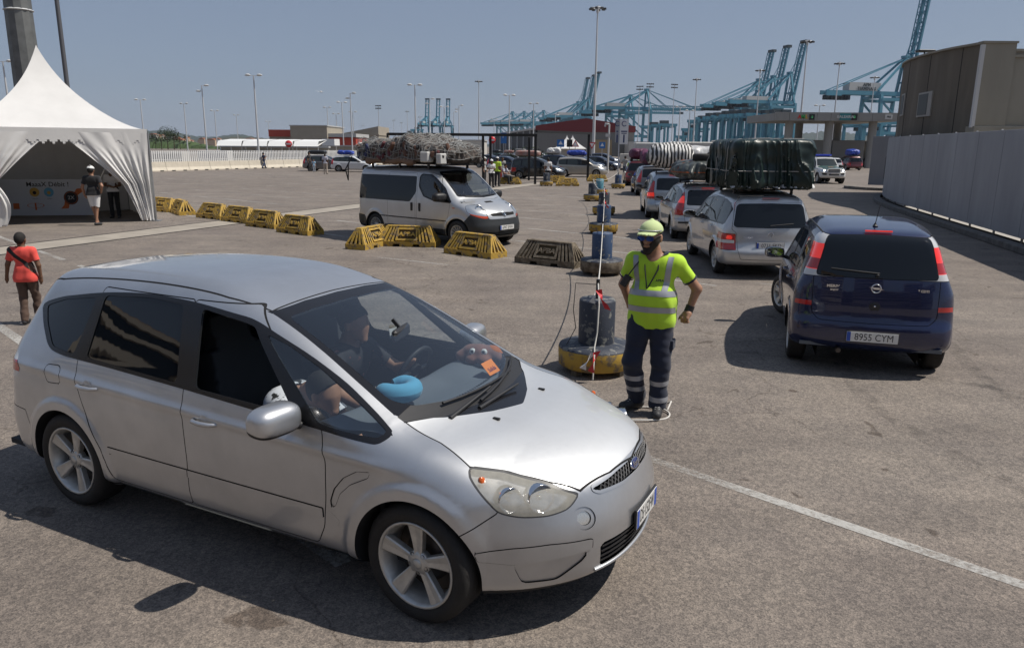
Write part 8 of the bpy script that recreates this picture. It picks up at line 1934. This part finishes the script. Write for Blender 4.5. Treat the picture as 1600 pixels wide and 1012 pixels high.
def build_fence():
    WB = mat('whitewashed_concrete',(.62,.56,.46),.8,var=.15,vscale=2,bump=.2,bscale=20); PK = mat('white_picket',(.66,.66,.65),.6); DK = DARKVOID
    A = Vector((-37.5,68.5,0)); B = Vector((4.0,138.0,0)); A = Vector((*gnd(180,270),0)); B = Vector((*gnd(600,257),0)); t = (B-A).normalized(); Lt = (B-A).length; n = int(Lt/2.6); s = Vector((t.y,-t.x,0)); yaw = math.atan2(t.y,t.x)
    prof = [(-.30,0),(.30,0),(.30,.08),(.16,.35),(.10,.85),(-.10,.85),(-.16,.35),(-.30,.08)]
    Mp = Matrix(((0,0,1,0),(1,0,0,0),(0,1,0,0),(0,0,0,1)))
    b = MB(); b.prism(prof,.01,2.58,Mp); me = b.mesh('concrete_block'); sl = MB()
    for x in (.5,1.8): sl.box(x,x+.4,-.32,.32,0,.09)
    sm = sl.mesh('drain_slot'); pk = MB()
    for k in range(11): pk.box(.08+k*.235,.20+k*.235,-.02,.02,.84,1.85)
    pk.box(0,2.6,.02,.05,1.0,1.06); pk.box(0,2.6,.02,.05,1.6,1.66); pm = pk.mesh('picket')
    for m,mm in ((me,WB),(sm,DK),(pm,PK)): m.materials.append(mm)
    for k in range(n+1):
        e = empty('fence_block',tuple(A+t*2.6*k),yaw,ORD[k]+' picket-topped concrete block of the white boundary fence, counted from the tent','fence','picket-topped blocks of the white boundary fence'); 
        for m,nm in ((me,'concrete_block'),(sm,'drain_slot'),(pm,'picket_panel')): mesh_obj(nm,m,None,e)
    # white lorry trailers seen above the pickets
    for k in range(7): x = -50+k*5.2; y = 104+k*3.5; o = MB().cbox(-2.2,2.2,-1.2,1.2,.7,2.15+.12*(k % 3),.08).build('parked_trailer',(MATS['off_white_wall'],PK)[k % 2],None,(x,y+8,-.75)); tag(o,ORD[k]+' white trailer box from the left beyond the picket fence','trailer','trailer boxes beyond the picket fence')
def build_hills():
    HM = [mat('far_hill',(.035,.050,.045),1.),mat('mid_hill',(.085,.075,.055),1.,var=.4,vscale=.004,var_col=(.035,.045,.03)),mat('green_bank',(.05,.085,.025),1.,var=.5,vscale=.05)]
    def ridge(name,Y,pts,m,dep=600,seed=1,sub=14):
        xs = [sight(p[0],p[1],Y) for p in pts]; P_ = crom([(a[0],a[2]) for a in xs],sub); rs = np.random.RandomState(seed); P_[:,1] += rs.randn(len(P_))*Y*.0006
        v = []; nn = len(P_)
        for i,(x,z) in enumerate(P_): v += [(x,Y-dep*.6,-20),(x+rs.randn()*3,Y-dep*.25,max(z,0)*.55),(x,Y,max(z,-19)),(x,Y+dep,-20)]
        b = MB(); b.add(v,[(4*i+k,4*(i+1)+k,4*(i+1)+k+1,4*i+k+1) for i in range(nn-1) for k in range(3)],True); tag(b.build(name,m),kind='structure')
    ridge('far_hills',3600,[(-400,222),(-100,214),(60,208),(200,206),(250,204),(290,211),(335,214),(370,210),(410,216),(450,219),(520,222),(640,224),(800,226)],HM[0],500,1)
    ridge('hills',2300,[(-400,226),(0,222),(150,220),(240,222),(300,219),(360,214),(395,215),(430,219),(500,224),(620,228)],HM[1],400,2)
    ridge('green_bank',420,[(120,225),(200,222),(245,216),(280,219),(310,224),(335,229),(380,232)],HM[2],60,3)
    ridge('far_hills',3800,[(1150,226),(1210,216),(1260,208),(1300,206),(1345,210),(1400,218),(1500,226),(2000,230)],HM[0],500,4)
    rs = np.random.RandomState(8); RF = mat('terracotta_roof',(.32,.12,.06),.8); WL = [mat('house_white',(.55,.52,.47),.8),mat('house_cream',(.50,.38,.26),.8)]
    for k in range(34):
        px = 236+rs.rand()*190; Y = 900+rs.rand()*1100; x = sight(px,225,Y)[0]; z = 2+rs.rand()*5+(8 if px < 270 else 0); w = 3+rs.rand()*4; h = 3+rs.rand()*3
        e = empty('house',(x,Y,z),0,'small pale house with terracotta roof below the far hills','house','houses of the far town'); b = MB(); b.box(-w,w,-4,4,-z,h); b.build('wall',WL[k % 2],e); b = MB(); b.prism([(-w-.5,h),(w+.5,h),(w*.3,h+1.6),(-w*.3,h+1.6)],-5,5,Matrix(((1,0,0,0),(0,0,1,0),(0,1,0,0),(0,0,0,1)))); b.build('roof',RF,e)
    # trees and bushes
    LF = mat('dark_foliage',(.035,.055,.022),.9,var=.5,vscale=.8); TR = mat('bark',(.06,.045,.03),.9)
    def tree(x,y,h,w,lab,name='tree',cat='tree',n=420,grp=None,seed=0):
        rs = np.random.RandomState(seed); e = empty(name,(x,y,0),0,lab,cat,grp); b = MB(); b.tube([(0,0,0),(.1,0,h*.5),(0,.1,h*.7)],[.12*h/5,.08*h/5,.04*h/5],6)
        for k in range(4): a = k*1.6; b.tube([(0,0,h*.4),(math.cos(a)*w*.5,math.sin(a)*w*.5,h*.7)],[.05*h/5,.02*h/5],5)
        b.build('trunk',TR,e); b = MB()
        cl = [(rs.randn()*w*.35,rs.randn()*w*.35,h*(.55+.35*rs.rand()),w*(.25+.25*rs.rand())) for _ in range(9)]
        for k in range(n):
            c = cl[k % 9]; d_ = rs.randn(3); d_ /= np.linalg.norm(d_); p = np.array(c[:3])+d_*c[3]*(.6+.4*rs.rand()); s_ = w*.045*(.6+rs.rand()); u = rs.randn(3); u /= np.linalg.norm(u); v_ = np.cross(u,d_); b.add([p-u*s_,p+v_*s_,p+u*s_,p-v_*s_*.6],[(0,1,2,3)])
        b.build('crown',LF,e)
    for i,px in enumerate((252,262,272,281,243)): x,_,_ = sight(px,225,330+i*8); tree(x,330+i*8,8+2*math.sin(i),5,['dark tree on the green bank, middle of the clump','dark tree on the green bank, tallest of the clump','dark tree right of the clump centre on the green bank','dark tree at the right end of the clump on the bank','dark tree at the left end of the clump beside the tent'][i],seed=i,grp='trees on the green bank')
    for i,(px,Y) in enumerate(((812,95),(826,92),(845,94))): x,_,_ = sight(px,235,Y); tree(x,Y,2.0,2.2,'low green bush before the grey shed, '+('left one','middle one','right one')[i],'bush','bush',260,'bushes before the grey shed',20+i)
# ---------------------------------------------------------------- distant parked cars and people
def build_far_cars():
    GR = paint('grey_paint',(.16,.16,.17),.4,.3); WHc = paint('white_paint',(.66,.67,.68),.05,.3); BK = paint('black_paint',(.012,.012,.012),.1,.25); BE = paint('beige_silver_paint',(.40,.37,.32),.45,.32); DB = paint('dark_blue_paint',(.02,.03,.06),.3,.3); DG = paint('dark_green_paint',(.02,.05,.04),.3,.3); REDP = paint('wine_paint',(.10,.012,.015),.2,.3)
    XW = x_wagon(); XT = x_tour(); keepw = {'trim','gr','gf','gq','wtrim','wglass','rtrim','rglass','lampr','hl','gr2','fbump'}
    def simp(X): X = dict(X); X['feat'] = [f[:5]+(0,)+tuple(f[6:]) for f in X['feat'] if f[0] in keepw]; X['out'] = {k: ((v[0],TINT if v[1] in (WS,GREYC,TINTC) else v[1])+tuple(v[2:4])+(None,)) for k,v in X['out'].items()}; return X
    w0,_,_,_ = make_car(WAGON,simp(XW),'parked_car','-','car',(0,0),0,BODYX,.06,wheel=('thin',7,.19),detail=False); t0,_,_,_ = make_car(TOUR,simp(XT),'parked_car','-','car',(0,0),0,BODYX,.06,wheel=('thin',7,.19),detail=False)
    for p in (w0,t0): add_mirror(p,(1.95,1.02,1.0),1,BLACKPL,1.0); add_mirror(p,(1.95,-1.02,1.0),-1,BLACKPL,1.0); index_kids(p)
    G = 'cars parked beyond the gantries'
    L = [('w',gnd(490,267),-.10,GR,'grey hatchback with open bonnet side and black roof box, left of the white one'),('w',gnd(534,268),-.12,WHc,'white hatchback behind the netted van, right of the grey one'),('t',gnd(815,279),-.25,BK,'black people carrier with grey roof box behind the seated man'),('t',gnd(884,276),-.22,BE,'beige-silver people carrier under the right-hand black gantry'),
         ('w',gnd(893,268),-.35,DB,'dark blue car with blue tarpaulin load behind the beige one'),('w',gnd(920,266),-.35,DB,'dark blue car nose showing right of the beige one'),('t',gnd(858,266),-.3,DB,'dark blue car with white bundle behind the black one'),('w',gnd(775,268),-.3,DB,'dark car behind the standing group'),('w',gnd(752,262),-.3,BK,'black car left of the gantry posts'),('w',gnd(770,256),-.3,DG,'dark green car roof in the back row'),('w',gnd(790,258),-.3,GR,'grey car roof in the back row'),('t',gnd(808,256),-.3,GR,'grey people carrier in the back row with red-grey roof box'),
         ('w',gnd(835,252),-.3,WHc,'white car in the back row before the bushes'),('w',gnd(858,250),-.3,GR,'grey car far back by the triangle signs'),('t',gnd(930,258),-.35,DB,'dark blue people carrier left of the men in vests'),
         ('w',(7.35,40.3),1.50,GR,'dark grey car ahead of the bluish silver people carrier'),('t',(8.3,50.5),1.48,REDP,'wine red car at the head of the left lane behind the vests'),('w',gnd(1082,262),1.2,DG,'dark car with a blue roof load behind the striped load'),('w',gnd(1105,258),1.2,BK,'dark car with black roof box behind the green tarpaulin'),
         ('w',gnd(1257,262),1.9,BK,'black car at the toll left of the man in vest'),('w',gnd(1300,268),1.7,WHc,'white car behind the patrol car'),('t',gnd(1332,266),1.6,REDP,'dark red car with blue roof load behind the patrol car'),('w',gnd(1372,262),2.6,BK,'black car with raised tailgate at the far wall')]
    pos = []
    for i,(k,(x,y),yw,m,lab) in enumerate(L):
        p = w0 if k == 'w' else t0; o = copy_thing(p,(x,y,0),yw,lab,G,swap={BODYX: m}); pos.append((x,y,yw,k))
    for p in (w0,t0):
        names = [c for q in KIDS[p.name].values() for c in q]
        own = set(); st = [p.name]
        while st:
            for c in KIDS[p.name].get(st.pop(),[]): own.add(c); st.append(c.name)
        for c in own: bpy.data.objects.remove(c)
        bpy.data.objects.remove(p)
    # roof boxes and bundles
    GB_ = mat('grey_roof_box',(.22,.21,.20),.35); RB = mat('red_grey_roof_box',(.35,.12,.09),.4,var=.8,vscale=3,var_col=(.3,.3,.28)); BT = mat('blue_tarpaulin',(.02,.05,.32),.4,bump=.5,bscale=10); BBX = mat('black_roof_box',(.02,.022,.025),.35); WT = mat('white_plastic_bundle',(.6,.6,.58),.5,bump=.5,bscale=10); CY = mat('bright_blue_bundle',(.03,.25,.50),.5,bump=.5,bscale=10); PU = mat('purple_bundle',(.10,.02,.06),.6,bump=.5,bscale=10)
    S_ = [(0,BBX,(.9,.42,.19),'box','black roof box on the grey hatchback'),(1,BT,(.85,.6,.2),'b','blue tarpaulin bundle over the white hatchback'),(2,RB,(1.0,.5,.24),'box','red and grey roof box on the black people carrier'),(4,BT,(.95,.6,.28),'b','deep blue tarpaulin bundle over the car behind the beige one'),(6,WT,(.75,.6,.33),'b','crumpled white bundle behind the left gantry post'),(11,GB_,(.8,.5,.22),'box','grey roof box in the back row'),(10,RB,(.7,.45,.2),'box','small reddish roof box in the back row'),(9,BBX,(.8,.45,.2),'b','dark bundle on the green car in the back row'),
          (13,WT,(.8,.6,.3),'b','white and brown bundle far back by the triangle signs'),(15,PU,(.9,.6,.38),'b','purple wrapped bundle left of the striped load'),(17,CY,(.8,.6,.30),'b','bright blue bundle right of the striped load'),(18,BBX,(.7,.4,.25),'box','black roof box just left of the green tarpaulin'),(21,BT,(.9,.65,.38),'b','big blue bundle on the car behind the patrol car'),(16,PU,(.8,.6,.35),'b','dark purple bundle at the head of the left lane')]
    for i,(ci,m,dims,kind,lab) in enumerate(S_):
        x,y,a,k = pos[ci]; z = 1.58 if k == 'w' else 1.70; F = lump(dims,3.2 if kind == 'b' else 4.2,.05 if kind == 'b' else .0,.02 if kind == 'b' else 0,50+i)
        g = surface_nets(F,(-dims[0]-.2,-dims[1]-.2,-.1),(dims[0]+.2,dims[1]+.2,dims[2]*2+.2),.07,newton=1); o = tri_mesh('roof_box' if kind == 'box' else 'roof_bundle',g.P,g.T,g.N,m); o.location = (x+.5*math.cos(a),y+.5*math.sin(a),z); o.rotation_euler = (0,0,a); tag(o,lab,'roof box' if kind == 'box' else 'load')
    b = MB(); a = 2.6; M = Matrix.Translation((*gnd(1372,262),0)) @ Matrix.Rotation(a,4,'Z'); 
BODYX = paint('placeholder_paint',(.5,.5,.5))
def build_crowd():
    C = lambda n,c: cloth(n,c); W = C('white_shirt',(.7,.7,.7)); N_ = C('navy_shirt',(.02,.025,.06)); DKt = C('dark_trousers',(.012,.013,.016)); JN = C('jeans',(.03,.05,.11)); YV = C('hi_vis_yellow',(.50,.70,.05)); GS = C('grey_shirt',(.32,.32,.31)); LB = C('lilac_shirt',(.45,.45,.52)); RS_ = C('red_shorts',(.40,.03,.03)); CAPW = C('white_cap',(.7,.7,.7))
    walk = dict(anL=(.10,-.28,.10),toL=(.11,-.42,.05),knL=(.10,-.18,.52),anR=(-.10,.30,.14),toR=(-.10,.18,.04),knR=(-.10,.05,.50),elL=(.24,.12,1.16),wrL=(.25,.10,.95),haL=(.25,.06,.88),elR=(-.24,-.02,1.16),wrR=(-.22,-.22,1.3),haR=(-.18,-.20,1.42))
    P_ = [('man in dark clothes walking past the white fence with a phone at his ear',(413,263),.9+PI/2*0+1.6,walk,N_,JN,None,1.62),('man in black beside the open grey hatchback',(484,268),1.2,{},C('black_top',(.015,.015,.017)),DKt,None,1.80),('child in pale blue clothes beside the man in black',(491,269),.3,{},C('pale_blue',(.25,.40,.55)),C('pale_shorts',(.4,.45,.5)),None,1.15),('person in lilac shirt standing before the grey hatchback',(509,272),PI,{},LB,C('beige_trousers',(.40,.34,.28)),None,1.75),
          ('man in white cap standing behind the cab of the netted van',(757,287),1.2,{},GS,DKt,CAPW,1.75),('woman in white cap and white top holding papers, left of the vest',(768,293),.3,dict(elR=(-.28,.0,1.2),wrR=(-.12,-.25,1.2),haR=(-.05,-.3,1.2),wrL=(.12,-.22,1.2),haL=(.05,-.28,1.2)),W,DKt,CAPW,1.68),('man in hi-vis vest and white cap seen from behind in the standing group',(777,291),PI-.3,{},YV,DKt,CAPW,1.80),('man in patterned shirt between the vest and the seated man',(785,283),.2,{},GS,RS_,None,1.70),
          ('man in white shirt with crossed straps by the distant dark bollard',(856,287),PI,{},W,DKt,None,1.72),('grey-shirted man standing right of the lane board',(976,277),2.6,dict(elL=(.30,.05,1.2),wrL=(.28,-.2,1.15),haL=(.28,-.28,1.15)),GS,JN,None,1.75),('man in hi-vis vest nearest the queue head',(985,290),PI,{},YV,DKt,None,1.75),('man in hi-vis vest with bushy hair behind his colleague',(995,284),PI-.4,{},YV,DKt,None,1.85),('woman in pale top right of the vests',(1003,282),.4,{},W,JN,None,1.6),
          ('man in hi-vis vest standing at the toll left of the white car',(1270,259),.2,{},YV,DKt,CAPW,1.75),('man in blue walking before the dark shed wing',(806,248),.8,walk,C('blue_top',(.08,.12,.25)),JN,None,1.7),('man in white sitting up behind the beige car roof',(890,262),0,{},W,DKt,None,1.9)]
    for i,(lab,(px,py),yaw,pose,top,bot,hat,h) in enumerate(P_):
        x,y = gnd(px,py); person('person',lab,(x,y,0),yaw,pose,h,.045 if y > 60 else .036,SKIN2 if i % 2 else SKIN1,top,bot,hair='big' if 'bushy' in lab else 'short',hat=(hat,True) if hat else None,shoes=SHOE)
    # seated man on the distant barrier
    x,y = gnd(797,288); y += .30
    sit = dict(head=(0,-.06,1.18),neck=(0,-.01,1.02),chest=(0,0,.86),waist=(0,.02,.64),pelvis=(0,.03,.52),shL=(.185,.0,.96),shR=(-.185,0,.96),elL=(.25,-.12,.72),elR=(-.25,-.12,.72),wrL=(.12,-.34,.66),wrR=(-.12,-.34,.66),haL=(.08,-.40,.66),haR=(-.08,-.40,.66),hiL=(.1,.0,.50),hiR=(-.1,.0,.50),knL=(.13,-.42,.46),knR=(-.13,-.42,.46),anL=(.13,-.46,.09),anR=(-.13,-.46,.09),toL=(.14,-.62,.03),toR=(-.14,-.62,.03))
    person('person','man in lilac shirt seated on the distant barrier',(x-.35,y-.03,.03),.9,sit,1.75,.036,SKIN1,LB,DKt,hemz=.44)
# ---------------------------------------------------------------- people and things in the silver car
def in_car(p):
    return Vector(hero_w(*p))
def build_cabin():
    yaw = -.4714+PI/2   # persons face -y locally -> car forward
    sitp = dict(head=(0,-.06,1.60),neck=(0,.03,1.45),chest=(0,.02,1.28),waist=(0,.02,1.06),pelvis=(0,.04,.93),shL=(.185,.0,1.38),shR=(-.185,.0,1.38),hiL=(.1,.0,.92),hiR=(-.1,.0,.92),knL=(.16,-.48,.95),knR=(-.16,-.48,.95),anL=(.15,-.72,.60),anR=(-.15,-.72,.60),toL=(.15,-.86,.56),toR=(-.15,-.86,.56))
    d_ = dict(sitp); d_.update(elL=(.30,-.22,1.20),wrL=(.14,-.45,1.30),haL=(.10,-.50,1.33),elR=(-.36,-.20,1.16),wrR=(-.40,-.46,1.12),haR=(-.38,-.54,1.12))
    w = in_car((1.42,.38,-.34)); person('person','driver in dark patterned top behind the windscreen of the largest car',tuple(w),yaw,d_,1.72,.022,SKIN1,mat('patterned_top',(.02,.02,.025),.8,var=.9,vscale=22,var_col=(.35,.12,.10),detail=3,thresh=(.30,.36)),cloth('dark_trousers',(.012,.013,.016)),hemz=.88)
    p_ = dict(sitp); p_.update(head=(.05,-.42,1.33),neck=(.03,-.28,1.30),chest=(.02,-.14,1.20),shL=(.19,-.24,1.26),shR=(-.16,-.24,1.26),elL=(.25,-.45,1.06),wrL=(.16,-.62,.96),haL=(.13,-.7,.94),elR=(-.22,-.45,1.06),wrR=(-.10,-.62,.96),haR=(-.06,-.7,.94))
    w = in_car((1.40,-.40,-.34)); person('person','passenger in black and white patterned shirt leaning forward at the open window',tuple(w),yaw,p_,1.72,.022,SKIN1,mat('zebra_shirt',(.62,.62,.66),.8,var=1.,vscale=13,var_col=(.02,.02,.02),detail=2,thresh=(.46,.50)),cloth('dark_trousers',(.012,.013,.016)),hemz=.88)
    # neck pillow
    PB = cloth('light_blue_pillow',(.10,.36,.55)); b = MB(); n = 40
    def f(u,v):
        a = -2.55+5.1*u; rr = .062*(.55+.45*math.sin(min(1,min(u,1-u)*6)*PI/2)); q = 2*PI*v; R = .105
        return ((R+rr*math.cos(q))*math.cos(a),(R+rr*math.cos(q))*math.sin(a),rr*math.sin(q)*1.05)
    b.grid(f,n,16); w = in_car((2.37,-.36,1.068)); o = b.build('neck_pillow',PB,None,tuple(w)); o.rotation_euler = (0,0,-.5); o.scale = (.88,.88,.88); tag(o,'light blue horseshoe neck pillow lying on the dashboard','pillow')
    # brown plush with round eyes
    BRn = cloth('brown_plush',(.20,.085,.06)); w = in_car((2.41,.56,1.04)); e = empty('plush_toy',tuple(w),-.25,'brown plush cushion with two round eyes on the far side of the dashboard','toy')
    def fp(x,y,z):
        f_ = 9.
        for (a,c_,d2,r_) in ((-.13,0,.0,.05),(-.07,.02,.03,.065),(0,-.01,.035,.075),(.08,.01,.03,.07),(.14,0,.0,.045),(-.04,-.07,0,.045),(.05,-.08,0,.045),(.0,.07,.0,.05)): f_ = smin(f_,np.sqrt((x-a)**2+(y-c_)**2+((z-d2)*1.25)**2)-r_,.03)
        return f_
    g = surface_nets(fp,(-.25,-.2,-.12),(.25,.2,.18),.012); tri_mesh('body',g.P,g.T,g.N,BRn,e)
    for sx in (-.035,.045):
        q = root(fp,[(sx,-.5,.055)],(0,1,0),1.)[0]; b = MB(); b.lathe([(.0005,.010),(.016,.008),(.024,.0),(.022,-.01)],18,frame(tuple(q),(1,0,0),(0,.3,1))); ey = b.build('eye',mat('eye_white',(.75,.75,.72),.3),e)
        b = MB(); b.lathe([(.0005,.0145),(.011,.0125)],14,frame(tuple(q),(1,0,0),(0,.3,1))); b.build('pupil',INK,ey)
    # orange card behind the windscreen
    OC = mat('orange_card',(.85,.23,.02),.5); b = MB(); w = in_car((2.60,.36,1.045)); e = empty('windscreen_card',tuple(w),0,'orange card with dark lettering behind the windscreen base of the largest car','card')
    fwd = Vector((math.cos(-.4714),math.sin(-.4714),0)); lf = Vector((-fwd.y,fwd.x,0)); M = frame((0,0,0),tuple(lf*1),tuple(Vector((0,0,.72))-fwd*.7)); b.box(-.07,.07,-.05,.05,-.001,.001,M); b.build('card',OC,e); text_obj('card_text','Salida',.042,mat('card_ink',(.16,.01,.05),.5),e,M @ Matrix.Translation((0,-.015,.002)),.0005,bold=.0006)
    b = MB(); w2 = in_car((2.05,0.02,1.34)); q = MB(); q.box(-.04,.04,-.03,.03,-.001,.001,frame((0,0,0),tuple(lf),(0,.2,1))); o = q.build('hanging_tag',WHITELENS,None,tuple(w2+Vector((.03,-.08,-.03)))); tag(o,'small white tag hanging below the rear-view mirror','tag')
# ---------------------------------------------------------------- buildings behind the viewpoint, mirrored in the car windows
def build_behind():
    BW = mat('apartment_sand',(.36,.25,.16),.8); BL = mat('apartment_pale',(.5,.45,.38),.8); P3 = ['','low','tall','broad','narrow']
    for i in range(11):
        a = math.radians(184+i*11); R = 118+14*math.sin(i*2.3); x,y = R*math.cos(a),R*math.sin(a); w,h = 13+3*math.sin(i*1.7),31+8*math.sin(i*2.9)
        e = empty('apartment_block',(x,y,0),a+PI/2,'sand coloured apartment block beside the port, seen only as a reflection in the car windows','building','apartment blocks mirrored in the windows'); b = MB(); b.box(-w,w,-8,8,0,h); b.build('wall',BW,e)
        for k in range(int(h/3)):
            b = MB(); b.box(-w-.4,w+.4,8,9.2,2.6+k*3,3.5+k*3); b.build('balcony',BL,e); b = MB(); b.box(-w+.5,w-.5,8.01,8.06,.8+k*3,2.5+k*3); b.build('window',TINT,e)
def build_bird():
    x,y,z = sight(502,144,60); e = MB(); e.add([(-.5,0,.12),(-.15,-.08,.0),(0,-.1,.03),(.15,-.08,0),(.5,0,.12),(.15,.08,.02),(0,.22,.0),(-.15,.08,.02)],[(0,1,7),(1,2,6,7),(2,3,5,6),(3,4,5)]); e.tube([(0,-.28,.02),(0,-.1,.02),(0,.25,.0)],[.02,.06,.02],6)
    tag(e.build('seagull',mat('gull_white',(.6,.6,.6),.7),None,(x,y,z)),'small bird flying in the empty sky left of centre','bird')
# ---------------------------------------------------------------- assemble
build_ground(); build_hills(); build_right(); build_mid(); build_fence(); build_cranes(); build_lamps()
build_tent(); build_signs(); build_behind()
make_hero(); make_meriva(); make_touran(); make_focus(); make_scenic(); make_van(); make_patrol()
build_far_cars(); build_loads(); build_barriers(); build_bollards()
guard(); boy(); build_crowd(); build_cabin(); build_bird()
build_haze()
